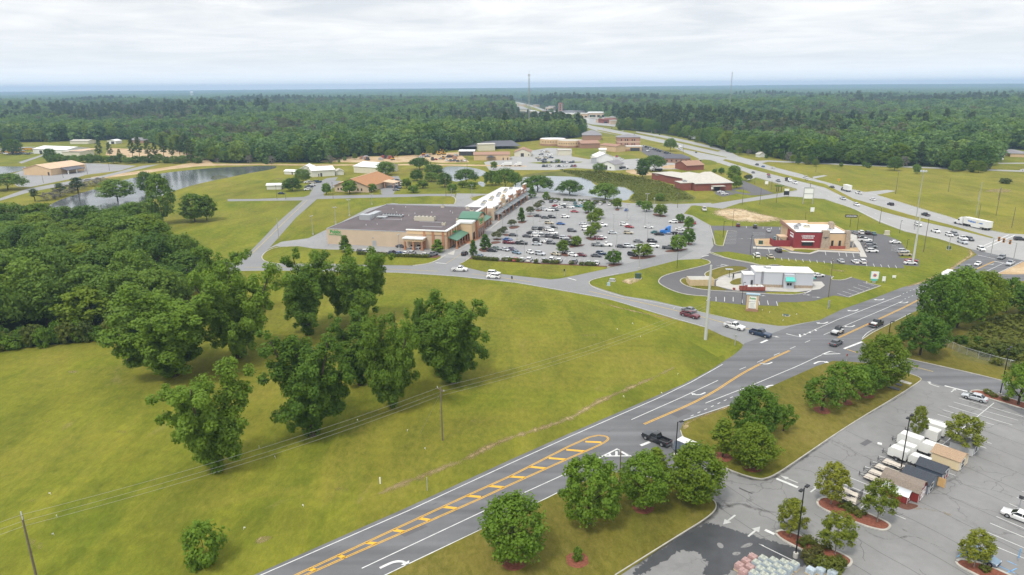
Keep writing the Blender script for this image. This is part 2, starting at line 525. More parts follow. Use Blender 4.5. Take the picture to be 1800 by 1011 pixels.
sheet('roadside_lawn',[(1516,599),(1534,585),(1602,552),(1650,531),(1700,509),(1741,497),(1800,496),(1900,500),(2000,560),(2000,720),(1800,682),(1760,669),(1711,657),(1622,637),(1586,629),(1545,618)],0.016,'lawn_dry')
MAINR=[(1820,494),(1741,495),(1700,508),(1650,530),(1601,551),(1532,584),(1518,594),(1514,600),(1530,612),(1586,628),(1622,636),(1711,656),(1760,668),(1860,689),(1860,760),(1745,704),(1700,690),(1621,669),(1613,662),(1587,653),(1530,639),(1489,635.5),(1464,634.5),(1433,644.5),(1400,664),(1287,712),(1203,741),(1196,755),(1198,768),(1228,797),(1262,818),(1254,879),(1228,866),(1150,839),(1068,828),(991,862),(852,927),(734,984),(476,1105),(218,1227)]
MAINL=[(-117,1264),(440,1014),(712,894),(896,809),(997,764),(1152,697),(1200,676),(1250,650),(1290,624),(1303,613),(1308,604),(1390,574),(1441,563),(1480,544),(1540,523),(1584,506),(1632,492),(1674,472),(1704,455),(1717,448),(1706,438),(1800,412),(1900,440)]
asphalt_mat('asphalt_main',0.155,0.0,0.10,0.12,(0.985,0.99,1.02),tracks=(-R(40),0.42))
sheet('main_road',MAINL+MAINR,0.03,'asphalt_main')
SIDE_UP=[(1440,563),(1417,567),(1384,573),(1367,573),(1300,563.5),(1250,553.5),(1200,540),(1150,528.5),(1100,521),(1063,510),(1040,502),(1034,497),(1037,493),(1053,489),(1117,476.8),(1167,463),(1192,456.5),(1220,440),(1160,448),(1067,472),(1017,483),(984,489.6),(967,491),(900,483.7),(855,478.7),(818,470),(812,464),(820,455),(770,452),(765,455),(751,464.5),(725,467),(591,464.5),(500,464.5),(467,461),(459,452),(469,441),(455,430),(429,452),(420,462),(330,465),(200,470)]
SIDE_LO=[(200,480),(340,478),(480,475.5),(700,479.5),(800,486),(905,497),(1000,513.5),(1070,526),(1120,541),(1183,560),(1240,576),(1270,590),(1298,600),(1309,608),(1330,620),(1400,590)]
sheet('side_road',SIDE_UP+SIDE_LO,0.022,'asphalt_side')
sheet('back_street',[(415,468),(430,452),(463,418.5),(490,389.5),(532,352.5),(558,333),(580,318),(600,318),(586,330),(563,345),(520,383),(492,415),(469,441),(455,470)],0.026,'asphalt_side')
sheet('lane',[(400,350),(450,350),(530,346.5),(563,344.5),(640,342.8),(750,341),(800,341),(800,346),(750,345.5),(640,348),(558,350.2),(532,352.5),(450,353.3),(400,354)],0.031,'asphalt_side')
sheet('car_park',[(770,453),(734,449),(560,437.5),(485,433),(465,440),(495,425),(542,419),(575,403),(648,366),(690,357),(760,352),(800,349),(803,340),(860,341),(880,334),(925,330),(985,333),(1030,345),(1130,362),(1180,358),(1215,362),(1200,378),(1247,396),(1256,440),(1247,446),(1235,455),(1192,457),(1150,468),(1090,466),(1067,471),(1034,469),(933,464),(816,457)],0.018,'asphalt_plaza')
sheet('lawn_bed',[(700,347),(750,344.8),(793,345),(800,348),(801,356),(798,359),(700,358.5)],0.036,'lawn')
sheet('lawn_bed',[G6(755,700),G6(790,690),G6(940,672),G6(900,690),G6(830,735),G6(780,732)],0.036,'lawn')
sheet('lawn_bed',[(493,417),(557,352),(577,348.6),(700,346.5),(700,358),(690,357),(648,366),(560,410),(520,419)],0.024,'lawn')
sheet('lane',[(758,452),(771,452),(830,420),(860,395),(925,352),(985,345),(985,338),(925,345),(846,386),(815,410),(785,440)],0.024,'asphalt_side')
sheet('pond_walk',[G7(0,640),G7(180,672),G7(440,705),G7(680,738),G7(900,758),G7(1100,770),G7(1400,772),G7(1797,758),G8(600,650),G8(860,610),G8(1300,540),G8(1500,505),G8(1600,545),G8(1200,595),G8(900,640),G8(720,700),G8(430,665),G8(160,690),G7(900,775),G7(680,755),G7(430,725),G7(180,695),G7(-60,690),G7(-200,700),G7(-200,660)],0.03,'asphalt_plaza')
sheet('lane',[G7(1180,780),G7(1350,790),G8(180,690),G8(160,720),G8(400,770),G8(600,880),G8(620,1011),G8(400,1011),G8(380,850),G8(150,760),G7(1180,900),G7(1000,830)],0.019,'asphalt_plaza')
sheet('car_park',[K4(100,340),K4(290,342),K4(870,352),K4(1700,392),K5(0,395),K5(310,432),K5(480,492),K5(550,582),K5(480,678),K5(690,690),K5(690,770),K5(520,756),K5(540,790),K5(0,757),K4(1200,716),K4(800,681),K4(550,651),K4(300,612),K4(120,622),K4(110,600),K4(150,545),K4(130,420)],0.026,'asphalt_new')
sheet('lawn_bed',[K4(150,390),K4(290,392),K4(245,556),K4(180,556),K4(155,500)],0.05,'lawn_green',0)
sheet('car_park',[K7(480,90),K7(585,30),K7(660,60),K7(820,100),K7(1160,168),K7(1260,150),K7(1360,168),K7(1460,180),K8(390,276),K8(360,312),K8(490,316),K8(580,286),K8(740,330),K8(730,342),K8(882,376),K8(545,496),K8(400,476),K8(330,490),K8(200,530),K8(0,547),K7(1310,546),K7(1300,586),K7(960,576),K7(590,534),K7(560,520),K6(1480,487),K6(1250,472),K6(1100,432),K6(960,360),K6(935,320),K6(1000,262),K6(1300,192),K6(1480,140),K7(590,130),K7(570,100)],0.027,'asphalt_new')
sheet('lawn_bed',[K7(525,240),K7(640,195),K7(760,172),K7(860,165),K7(960,175),K7(985,200),K7(900,230),K7(700,280),K7(640,320),K7(540,280)],0.05,'lawn_dry',1)
sheet('lawn_bed',[K7(262,330),K7(300,295),K7(340,295),K7(380,375),K7(640,375),K7(740,405),K7(790,425),K7(500,415),K7(330,375)],0.05,'lawn_dry',1)
sheet('paved_path',[K7(650,330),K7(700,275),K7(800,255),K7(930,240),K7(1000,330),K7(1660,330),K7(1760,330),K7(1795,370),K7(1740,410),K7(1500,440),K7(1100,425),K7(870,425),K7(790,410),K7(650,375)],0.045,'concrete',0)
sheet('lawn_bed',[K7(790,340),K7(830,310),K7(930,285),K7(960,330),K7(900,365),K7(820,365)],0.065,'lawn_dry',1)
sheet('lawn_bed',[K7(1160,440),K7(1500,440),K7(1600,445),K7(1480,468),K7(1200,458)],0.06,'lawn_green',0)
sheet('paved_path',[K4(560,560),K4(700,570),K4(830,565),K4(960,615),K4(1150,632),K4(1240,595),K4(1690,620),K4(1560,430),K4(1640,425),K4(1760,672),K4(1690,668),K4(1680,632),K4(1255,612),K4(1160,640),K4(960,628),K4(860,595),K4(560,580)],0.05,'concrete')
sheet('mulch_bed',[K4(570,480),K4(740,475),K4(760,535),K4(960,560),K4(1260,575),K4(1660,570),K4(1680,615),K4(1250,590),K4(1150,625),K4(970,605),K4(830,560),K4(590,550)],0.056,'sand')
sheet('lawn_bed',[K4(870,590),K4(960,615),K4(870,612)],0.066,'lawn_green')
sheet('lawn_bed',[K4(980,605),K4(1150,625),K4(1240,600),K4(1100,590),K4(1000,590)],0.068,'lawn_green')
NEAR_LOT=[(1262,818),(1300,834.5),(1333,843.5),(1348,842),(1365,834.5),(1398,812.5),(1489,750),(1578,697),(1616,672),(1621,668),(1702,690),(1745,703),(1800,720),(2300,800),(2600,1300),(900,1300),(1000,1065),(1081,1012),(1200,937.5),(1234,917),(1256,900),(1260,888),(1254,879)]
sheet('car_park',NEAR_LOT,0.022,'asphalt_lot_old')
WET=chaikin([P(*q)for q in[L3(-250,860),L3(0,690),L3(120,640),L3(200,592),L3(300,625),L3(420,660),L3(560,700),L3(700,745),L3(830,775),L3(960,830),L3(1000,900),L3(940,960),L3(870,900),L3(700,880),L3(560,900),L3(430,960),L3(330,1020),L3(140,1020),L3(190,930),L3(215,915),L3(165,890),L3(130,830),L3(80,810),L3(40,830),L3(0,800),L3(-150,900),L3(-330,1020),L3(-420,1011)]],2,True)
_r=random.Random(5)
_w=[]
for i_ in range(len(WET)):
 a_,b_=WET[i_],WET[(i_+1)%len(WET)]
 for t_ in range(4):_w.append(a_.lerp(b_,t_/4)+Vector((_r.gauss(0,.14),_r.gauss(0,.14),0)))
sheet_pts('wet_patch',_w,0.032,'wet_asphalt')
mat('seam_tar',(0.085,0.083,0.08),0.8,noise=0.25)
def seams(mb):
 r=random.Random(8)
 d=(P(*L4(1348,500))-P(*L4(1230,447)));d.z=0;d.normalize();n=Vector((-d.y,d.x,0))
 o=P(*L4(700,520))
 for k in range(-6,9):
  s=r.uniform(-24,-10);e=r.uniform(10,34)
  pts=[o+n*(k*5.6+0.12*math.sin(t*1.3+k))+d*(s+(e-s)*t/14.0)for t in range(15)]
  ribbon(mb,pts,0.07,0.036)
 for k in range(26):
  c=o+n*r.uniform(-34,46)+d*r.uniform(-22,30);a=r.uniform(0,6.28);pts=[c]
  for t in range(7):a+=r.gauss(0,.6);pts.append(pts[-1]+Vector((math.cos(a),math.sin(a),0))*r.uniform(.5,1.1))
  ribbon(mb,pts,0.06,0.037)
marks('pavement_seam',seams,'seam_tar')
sheet('dry_patch',[L3(265,765),L3(290,752),L3(325,775),L3(320,800),L3(290,800)],0.040,'asphalt_lot_old',2)
sheet('dry_patch',[L3(450,790),L3(520,755),L3(558,762),L3(540,785),L3(470,800)],0.040,'asphalt_lot_old',2)
sheet('dry_patch',[L3(390,838),L3(420,828),L3(465,832),L3(440,858),L3(395,855)],0.040,'asphalt_lot_old',2)
ISL_A=[(1436,884),(1438,880),(1443,876.5),(1451,875),(1468,878.5),(1489,887),(1523,902),(1556,917),(1563,922),(1565,926),(1560,931.5),(1551,933),(1529,928),(1511,921.5),(1478,909.5),(1440,892.5)]
ISL_B=[(1363.6,939.6),(1365,935.5),(1370,933.5),(1380,933),(1411,944),(1478,973),(1493,981.5),(1498,988),(1492,997),(1478,999),(1456,990),(1400,962.5),(1374,949)]
ISL_C=[(1680,990),(1683,986),(1690,983.5),(1727,991),(1767,1008),(1830,1040),(1810,1060),(1718,1012),(1689,998)]
ISL_D=[(1703,690),(1708,687),(1723,686.5),(1752,693.5),(1800,708.5),(1900,738),(1900,752),(1800,719.5),(1745,703)]
for q in(ISL_A,ISL_B,ISL_C,ISL_D):
 sheet('mulch_bed',q,0.10,'mulch',2)
 kerb('kerb',q,True,0.32,0.15,2,0.02)
sheet('mulch_bed',[L1(780,850),L1(820,815),L1(900,830),L1(980,850),L1(900,885),L1(850,880)],0.04,'brown_mulch',2)
kerb('kerb',[(1081,1012),(1200,937.5),(1234,917),(1256,900),(1260,888),(1254,879),(1228,866),(1150,840),(1075,829)],smooth=2,z=0.02)
kerb('kerb',[(1196,757),(1200,770),(1228,796),(1262,817.5),(1300,834),(1333,843),(1348,841.5),(1365,834),(1398,812),(1489,749.5),(1578,696.5),(1616,671.5),(1620.5,667),(1613,662),(1587,653.5),(1530,640)],smooth=2,z=0.02)
kerb('kerb',[(1545,618),(1586,629),(1622,637),(1711,657),(1760,669),(1800,680),(1900,704)],smooth=1,z=0.02)
kerb('kerb',[K6(1063*0+600,500),K6(420,450),K6(260,395),K6(205,350),K6(225,318),K6(320,292),K6(520,248)],smooth=2,z=0.02,width=0.3)
kerb('kerb',[K6(1400,90),K6(1470,108),K6(1492,130),K6(1470,150),K6(1300,192),K6(1000,262),K6(935,320),K6(960,362),K6(1100,432),K6(1250,472),K6(1480,487)],smooth=2,z=0.02,width=0.3)
kerb('kerb',[K7(585,30),K7(660,60),K7(820,100),K7(1160,168),K7(1260,150),K7(1360,168)],smooth=1,z=0.02,width=0.3)
kerb('kerb',[K7(985,200),K7(700,275),K7(650,320),K7(540,280),K7(525,240),K7(640,195),K7(780,160)],smooth=2,z=0.02,width=0.3)
kerb('kerb',[K7(340,293),K7(300,293),K7(262,325),K7(330,378),K7(500,416),K7(790,436),K7(1200,462),K7(1480,470),K7(1600,447)],smooth=2,z=0.02,width=0.3)
kerb('kerb',[K8(390,276),K8(355,312),K8(490,317),K8(582,285)],smooth=1,z=0.02,width=0.3)
kerb('kerb',[K8(740,330),K8(732,342),K8(885,376),K8(545,497)],smooth=0,z=0.02,width=0.3)
kerb('kerb',[K4(120,620),K4(300,690),K4(500,720),K4(700,770),K4(790,746),K4(880,770)],smooth=1,z=0.02,width=0.3)
kerb('kerb',[K4(110,345),K4(155,500),K4(160,545),K4(245,556)],smooth=1,z=0.02,width=0.3)
kerb('kerb',[K4(245,556),K4(292,392),K4(390,400)],smooth=0,z=0.02,width=0.3)
kerb('kerb',[K1(990,762),K1(1150,742),K1(1230,715),K1(1290,680),K1(1340,650)],smooth=2,z=0.02,width=0.5)
kerb('kerb',[K2(50,740),K2(70,735),K2(130,700),K2(170,665)],smooth=1,z=0.02,width=0.25)
kerb('kerb',[G6(590,770),G6(606,745),G6(600,705),G6(560,690)],smooth=2,z=0.02,width=0.4)
kerb('kerb',[G6(755,715),G6(800,690),G6(940,672)],smooth=2,z=0.02,width=0.4)
kerb('kerb',[(591,464.6),(500,464.6),(467,461.5),(458,452),(470,440),(490,434),(525,432.5)],smooth=2,z=0.02,width=0.3)
sheet('lawn_bed',[K2(50,745),K2(110,705),K2(180,668),K2(450,705),K2(700,722),K2(900,745),K2(1190,755),K2(1400,765),K2(1600,775),K2(1590,795),K2(1300,857),K2(1100,897),K2(1000,906),K2(600,862),K2(330,830)],0.05,'lawn',0)
sheet('lawn_bed',[K1(0,590),K1(230,593),K1(450,622),K1(780,645),K1(1280,655),K1(1290,682),K1(1230,717),K1(1150,742),K1(990,760),K1(0,745),(500,464),(468,461),(460,452),(469,442),(489,434.5),(525,433)],0.05,'lawn',0)
sheet('mulch_bed',[K2(135,690),K2(175,655),K2(300,680),K2(450,700),K2(700,715),K2(900,738),K2(900,746),K2(700,730),K2(440,716)],0.07,'brown_mulch')
sheet('mulch_bed',[K2(820,728),K2(1190,745),K2(1600,765),K2(1600,776),K2(1190,757),K2(820,740)],0.07,'brown_mulch')
sheet('mulch_bed',[K1(780,636),K1(1250,650),K1(1290,655),K1(1240,682),K1(780,656)],0.07,'brown_mulch')
PLAZA_BEDS=[[K2(240,600),K2(265,575),K2(310,562),K2(355,575),K2(360,610),K2(300,622)],[K2(375,510),K2(450,503),K2(495,515),K2(440,530),K2(380,535)],[K2(390,485),K2(440,475),K2(500,485),K2(440,500)],[K2(490,435),K2(540,425),K2(585,437),K2(540,455)],[K2(560,355),K2(620,345),K2(690,345),K2(650,370),K2(580,378)],[K2(655,300),K2(690,285),K2(765,295),K2(720,318),K2(670,316)],[K2(735,240),K2(800,232),K2(842,240),K2(780,252)],[K2(835,180),K2(880,172),K2(925,182),K2(870,195)],[K2(1090,645),K2(1110,620),K2(1150,625),K2(1205,660),K2(1160,668)],[K2(1195,560),K2(1230,548),K2(1385,535),K2(1330,555),K2(1210,575)],[K2(1360,470),K2(1420,455),K2(1490,490),K2(1430,500)],[K3(410,770),K3(420,740),K3(500,735),K3(580,745),K3(480,772)],[K3(620,680),K3(700,660),K3(820,655),K3(950,655),K3(820,690),K3(690,698)],[K3(1000,612),K3(1050,595),K3(1150,590),K3(1275,578),K3(1180,610),K3(1050,622)],[K3(875,220),K3(920,210),K3(1040,240),K3(1000,255),K3(900,238)],[K3(1130,305),K3(1160,295),K3(1225,305),K3(1180,320)],[K3(480,180),K3(500,155),K3(530,160),K3(530,185)],[K3(160,205),K3(200,195),K3(220,205),K3(180,220)],[K3(1210,535),K3(1250,520),K3(1305,530),K3(1300,545)],[K3(1205,370),K3(1250,362),K3(1305,372),K3(1300,388)]]
for q in PLAZA_BEDS:
 sheet('mulch_bed',q,0.09,'brown_mulch',2)
HW_NEAR_LO=[(975,203),(1000,212),(1050,231),(1125,245),(1185,260),(1222,276),(1230,280),(1200,288),(1190,292),(1264,286.5),(1307,301),(1322,307),(1312,318),(1330,312),(1400,332),(1402,336),(1385,341),(1370,345),(1398,346),(1450,350),(1500,367),(1545,390),(1590,407),(1650,420),(1706,438)]
HW_FAR_UP=[(1900,436),(1800,412),(1767,410.5),(1734,403.5),(1667,381),(1617,366.5),(1540,342.5),(1498,333),(1425,313),(1410,306.5),(1359,293.5),(1327,283),(1267,266.5),(1213,255),(1118,236),(1075,227.6),(1040,221),(1000,206),(985,202)]
sheet('highway',[(1900,480)]+HW_NEAR_LO[::-1]+HW_FAR_UP[::-1],0.04,'highway_paving')
def strip2(name,up,lo,z,m):sheet(name,up+lo[::-1],z,m)
strip2('median',[(1275,280),(1300,285.5),(1342,296.5),(1384,308),(1450,323.5),(1500,349.5),(1542,361.5),(1600,378.2),(1667,394.8),(1745,417.3)],[(1270,282),(1317,297),(1367,309),(1450,330),(1500,354.5),(1550,372),(1600,385),(1667,400),(1745,419.5)],0.10,'lawn_far')
strip2('median',[(1050,228),(1120,242),(1205,260.5),(1277,276.5)],[(1050,229.5),(1120,245),(1203,263),(1277,277.5)],0.10,'lawn_far')
strip2('median',[(1125,234.5),(1160,241),(1213,253),(1267,265)],[(1125,236),(1160,244),(1213,256),(1262,267)],0.12,'lawn_far')
sheet('frontage_road',[(1118,231),(1165,238),(1213,248),(1260,259.5),(1285,268),(1300,276),(1330,283),(1350,282),(1500,289),(1600,292.7),(1800,300),(1950,307),(1950,310),(1800,302.5),(1600,294.8),(1500,291),(1350,284.5),(1335,288),(1290,277),(1262,267),(1213,252.5),(1118,233)],0.06,'highway_paving')
sheet('highway',[(985,202),(960,194),(938,186),(915,180.5),(895,176),(885,173),(868,172),(868,173.2),(890,176),(900,181.5),(912,190),(935,203),(975,206)],0.3,'highway_paving')
strip2('median',[(960,197),(935,188),(905,180)],[(965,201),(930,192),(905,181)],0.5,'lawn_far')
sheet('parking_area',[(950,192.5),(1000,197),(1060,206.5),(1092,217),(1080,223),(1040,219),(1000,209),(955,200)],0.25,'highway_paving')
sheet('lane',[(1428,311),(1448,308),(1455,309),(1430,314.5)],0.05,'highway_paving')
sheet('lane',[(1518,338),(1560,334),(1575,336),(1540,343)],0.05,'highway_paving')
sheet('lane',[(1755,286.5),(1850,285.5),(1850,288),(1755,288)],0.05,'highway_paving')
sheet('traffic_island',[K5(1510,850),K5(1790,720),K5(1900,740),K5(1900,850),K5(1700,855)],0.09,'sand')
sheet('parking_area',[G8(920,400),G8(960,415),G8(1260,540),G8(1150,555),G8(1020,560),G8(860,540),G8(790,500),G8(920,470)],0.06,'asphalt_new')
sheet('parking_area',[G8(640,500),G8(790,512),G8(860,545),G8(720,575),G8(640,545)],0.06,'asphalt_new')
sheet('lawn_bed',[G8(830,505),G8(940,495),G8(1040,545),G8(900,530)],0.08,'lawn_green',1)
sheet('lawn_bed',[G8(620,260),G8(740,245),G8(930,300),G8(860,340),G8(700,320)],0.062,'lawn_green',1)
sheet('lawn_bed',[G8(410,190),G8(560,180),G8(680,215),G8(640,240),G8(470,240)],0.062,'lawn_green',1)
sheet('parking_area',[F3(890,620),F3(960,625),F3(1170,690),F3(1060,700),F3(960,700),F3(900,660)],0.05,'asphalt_new')
sheet('yard',[F3(0,700),F3(130,660),F3(250,640),F3(420,645),F3(420,700),F3(540,720),F3(600,700),F3(760,700),F3(880,715),F3(1000,740),F3(1290,750),F3(1190,790),F3(860,790),F3(700,800),F3(580,790),F3(440,780),F3(300,795),F3(0,795),F2(1640,800),F2(1600,740)],0.03,'highway_paving')
sheet('lawn_bed',[F3(440,650),F3(600,640),F3(610,690),F3(600,710),F3(530,715),F3(440,680)],0.06,'lawn_green')
sheet('lawn_bed',[F3(720,690),F3(850,690),F3(890,715),F3(790,720)],0.06,'lawn_green')
sheet('lawn_bed',[F3(110,745),F3(250,735),F3(500,737),F3(480,743),F3(200,752)],0.06,'lawn_green')
sheet('sand_yard',[F3(780,800),F3(860,790),F3(980,810),F3(1000,835),F3(860,830)],0.05,'sand',1)
sheet('sand_yard',[F3(1040,770),F3(1150,755),F3(1200,775),F3(1080,790)],0.05,'sand',1)
sheet('sand_yard',[F2(440,735),F2(560,705),F2(720,700),F2(1000,700),F2(1180,680),F2(1420,670),F2(1500,740),F2(1300,745),F2(1200,735),F2(900,745),F2(600,740)],0.03,'sand')
sheet('dirt_track',[F1(1380,740),F1(1460,720),F1(1500,750),F1(1797,752),F2(450,757),F2(1200,752),F2(1700,760),F2(1900,765),F2(1900,772),F2(1200,762),F2(450,764),F2(0,760),F1(1500,765),F1(1380,770),F1(1200,790),F1(1000,820),F1(800,845),F1(640,860),F1(640,845),F1(1000,800),F1(1200,770)],0.04,'sand')
sheet('sand_yard',[F1(760,640),F1(1000,650),F1(1300,655),F1(1480,665),F1(1470,720),F1(1200,715),F1(900,705),F1(740,690)],0.03,'sand')
sheet('parking_area',[F1(40,840),F1(150,800),F1(480,745),F1(700,750),F1(960,765),F1(840,800),F1(600,830),F1(540,850),F1(210,915),F1(120,910)],0.04,'asphalt_plaza')
sheet('lane',[F1(-100,1030),F1(180,930),F1(480,875),F1(700,840),F1(1000,765),F1(1120,755),F1(1000,785),F1(700,855),F1(500,895),F1(210,950),F1(0,1011),F1(-100,1060)],0.05,'asphalt_plaza')
sheet('lane',[F1(130,740),F1(320,680),F1(320,690),F1(150,750)],0.05,'asphalt_plaza')
sheet('parking_area',[G5(480,585),G5(560,555),G5(600,480),G5(520,500),G5(510,470),G5(640,430),G5(740,380),G5(860,365),G5(840,400),G5(700,470),G5(690,530),G5(720,560),G5(600,600)],0.03,'asphalt_side')
sheet('parking_area',[G5(1320,550),G5(1300,460),G5(1360,365),G5(1500,355),G5(1520,400),G5(1450,540),G5(1440,560)],0.034,'asphalt_side')
sheet('lane',[G5(860,370),G5(1100,330),G5(1480,230),G5(1600,260),G5(1500,360),G5(1300,370)],0.02,'lawn_far')
sheet('pond',[(70,374),(95,355),(130,343),(175,330),(224,314),(273,306.5),(313,301),(375,295),(430,292.5),(470,291.5),(490,292.5),(478,298),(440,304),(400,312.5),(350,322.5),(310,334),(270,350),(220,372),(160,392),(90,392)],0.02,'water',2)
sheet('pond',[F1(-60,770),F1(100,770),F1(195,770),F1(180,790),F1(60,820),F1(-60,830)],0.05,'water',1)
sheet('pond',[G6(450,420),G6(485,378),G6(600,374),G6(730,380),G6(850,402),G6(938,436),G6(905,470),G6(820,488),G6(700,520),G6(580,540),G6(470,470)],0.02,'sky_toned_water',1)
sheet('pond',[G6(830,555),G6(850,530),G6(920,545),G6(900,600)],0.02,'sky_toned_water',1)
sheet('pond',[(900,335),(905,321),(913,312),(958,309.3),(1017,311),(1037,316.5),(1043,323),(1054,330),(1066,336),(1083,328),(1098,329),(1104,333),(1117,338),(1108,344),(1105,352),(1086,352.5),(1040,346),(975,338),(930,336)],0.02,'sky_toned_water',1)
sheet('marsh_bank',[G7(-60,440),G7(400,410),G7(780,440),G7(1010,480),G7(1250,530),G7(1460,600),G7(1700,740),G7(1300,770),G7(900,760),G7(1000,660),G7(900,590),G7(700,600),G7(540,540),G7(400,490),G7(60,480),G7(-260,490)],0.014,'marsh',1)
sheet('marsh_bank',[(1680,610),(1700,580),(1740,556),(1800,548),(1950,560),(1950,690),(1800,655),(1720,638),(1670,625)],0.03,'marsh',1)
k=NT('bare_soil');p_=k.pos()
at_=k.n('ShaderNodeAttribute');at_.attribute_name='cover'
nz_=k.noise(k.mapping(p_,(1,0.5,1),0.6),0.45,8,0.75,0.8)
sm_=k.n('ShaderNodeMath',operation='ADD');k.l(at_.outputs['Fac'],sm_.inputs[0]);k.l(nz_,sm_.inputs[1])
k.end(k.scale(k.mix(k.ramp(k.noise(p_,0.12,6,0.7,1.0),0.4,0.62),(0.37,0.29,0.15),(0.26,0.19,0.09)),k.rng(k.noise(p_,1.5,5,0.7),0.75,1.25)),0.95,0.1)
k.l(k.ramp(sm_.outputs[0],0.88,1.2),k.b.inputs['Alpha'])
k=NT('pale_soil');p_=k.pos()
at_=k.n('ShaderNodeAttribute');at_.attribute_name='cover'
nz_=k.noise(k.mapping(p_,(1,0.5,1),0.6),0.45,8,0.75,0.8)
sm_=k.n('ShaderNodeMath',operation='ADD');k.l(at_.outputs['Fac'],sm_.inputs[0]);k.l(nz_,sm_.inputs[1])
k.end(k.scale(k.mix(k.ramp(k.noise(p_,0.12,6,0.7,1.0),0.4,0.62),(0.56,0.45,0.30),(0.42,0.30,0.17)),k.rng(k.noise(p_,1.5,5,0.7),0.75,1.25)),0.95,0.1)
k.l(k.ramp(sm_.outputs[0],0.88,1.2),k.b.inputs['Alpha'])
k=NT('gutter_grime');p_=k.pos()
at_=k.n('ShaderNodeAttribute');at_.attribute_name='cover'
sm_=k.n('ShaderNodeMath',operation='ADD');k.l(at_.outputs['Fac'],sm_.inputs[0]);k.l(k.noise(p_,0.5,7,0.7,0.6),sm_.inputs[1])
k.end((0.060,0.058,0.054),0.75,0.3)
k.l(k.mul(k.ramp(sm_.outputs[0],0.85,1.25),0.75),k.b.inputs['Alpha'])
def cover_mesh(name,vs,fs,cv,m='bare_soil'):
 me=bpy.data.meshes.new(name);me.from_pydata(vs,[],fs)
 a=me.attributes.new('cover','FLOAT','POINT');a.data.foreach_set('value',cv)
 me.materials.append(MATS[m]);me.update()
 bm=bmesh.new();bm.from_mesh(me);bmesh.ops.recalc_face_normals(bm,faces=bm.faces)
 if bm.faces and sum(f.normal.z for f in bm.faces)<0:bmesh.ops.reverse_faces(bm,faces=bm.faces)
 bm.to_mesh(me);bm.free()
 o=mesh_obj(name,me);o['kind']='structure';return o
def soil(px,z,core=0.55,peak=0.62,m='bare_soil'):
 0
 pts=chaikin([P(*q)for q in px],2,True);n=len(pts)
 c=sum(pts,Vector())/n
 inn=[c.lerp(p,core)for p in pts]
 vs=[(p.x,p.y,z)for p in pts+inn]+[(c.x,c.y,z)]
 fs=[(i,(i+1)%n,n+(i+1)%n,n+i)for i in range(n)]+[(n+i,n+(i+1)%n,2*n)for i in range(n)]
 return cover_mesh('bare_soil',vs,fs,[0.0]*n+[peak]*n+[peak]*1,m)
def streak(px,width,z,peak=0.62,it=2,m='bare_soil',name='bare_soil'):
 pts=chaikin([P(*q)for q in px],it);n=len(pts)
 a=offset_line(pts,width/2);b=offset_line(pts,-width/2)
 vs=[(p.x,p.y,z)for p in a+pts+b]
 fs=[(r*n+i,r*n+i+1,(r+1)*n+i+1,(r+1)*n+i)for r in range(2)for i in range(n-1)]
 mid=[peak*min(1,6.0*min(i,n-1-i)/n)for i in range(n)]
 return cover_mesh(name,vs,fs,[0.0]*n+mid+[0.0]*n,m)
streak([M6(560,570),M6(780,495),M6(900,430),M6(1100,360),M6(1400,240),M6(1600,130),L5(0,225),L5(150,125),L5(380,5),(1180,650),(1240,615)],5.0,0.020,0.60)
streak([K6(200,500),K6(420,580),K6(900,690),K6(1100,720),K6(1300,762),K6(1500,820),K6(1700,880),K7(900,860)],2.6,0.0205,0.66)
streak([K5(640,950),K5(880,880),K5(1040,790),K5(1180,690),K5(1250,650),K5(1230,600),K5(1200,580)],4.0,0.027,0.7)
streak([K8(1120,395),K8(1280,350),K8(1420,305),K8(1600,220),K8(1700,170)],3.0,0.031,0.7)
streak([L5(1175,300),L5(1260,255),L5(1380,200),L5(1600,125),L5(1700,80)],1.8,0.07,0.66)
GR=dict(m='gutter_grime',name='gutter_stain')
streak([(1262,821),(1300,837),(1333,846),(1350,844),(1366,837),(1399,815),(1440,786),(1489,753)],1.6,0.030,0.62,2,**GR)
streak([(1500,745),(1540,721),(1580,699),(1618,674)],1.0,0.030,0.5,1,**GR)
streak([(1083,1015),(1150,972),(1202,940),(1236,919),(1258,901),(1262,888),(1256,879)],2.2,0.0305,0.75,2,**GR)
streak([L3(240,430),L3(300,500),L3(340,480),L3(440,440),L3(560,480),L3(700,520),L3(800,500)],2.4,0.031,0.5,2,**GR)
streak([L3(440,320),L3(490,345),L3(560,372)],0.8,0.031,0.75,2,**GR)
streak([L4(20,600),L4(150,700),L4(300,740),L4(450,690),L4(640,770),L4(760,830)],1.6,0.031,0.45,2,**GR)
streak([L4(300,600),L4(480,700),L4(640,780),L4(800,870)],1.4,0.0315,0.45,2,**GR)
streak([L1(990,800),L1(1100,700),L1(1200,660),L1(1300,600),L1(1420,500)],2.6,0.031,0.42,2,**GR)
streak([L1(880,880),L1(1000,870),L1(1140,900),L1(1250,930)],3.0,0.0312,0.45,2)
streak([(1120,792),(1160,812),(1210,840),(1260,870),(1290,900)],3.2,0.035,0.46,2,**GR)
for q_ in((600,960),(760,888),(950,800),(1100,745),(1240,680),(1500,566)):
 r_=random.Random(q_[0]);x_,y_=q_
 streak([(x_-46,y_+21),(x_,y_),(x_+46,y_-21)],1.1,0.034,0.38,1,**GR)
for q_ in([(700,938),(742,920),(752,926),(711,944)],[(1180,729),(1205,718),(1217,723),(1192,735)],[L4(520,300),L4(600,330),L4(560,365),L4(480,335)],[L1(500,360),L1(560,325),L1(600,345),L1(540,380)]):
 sheet('road_patch',q_,0.0335,'asphalt_new')
soil([K6(480,320),K6(620,270),K6(800,250),K6(800,330),K6(660,390),K6(520,360)],0.02,0.4,0.6,'pale_soil')
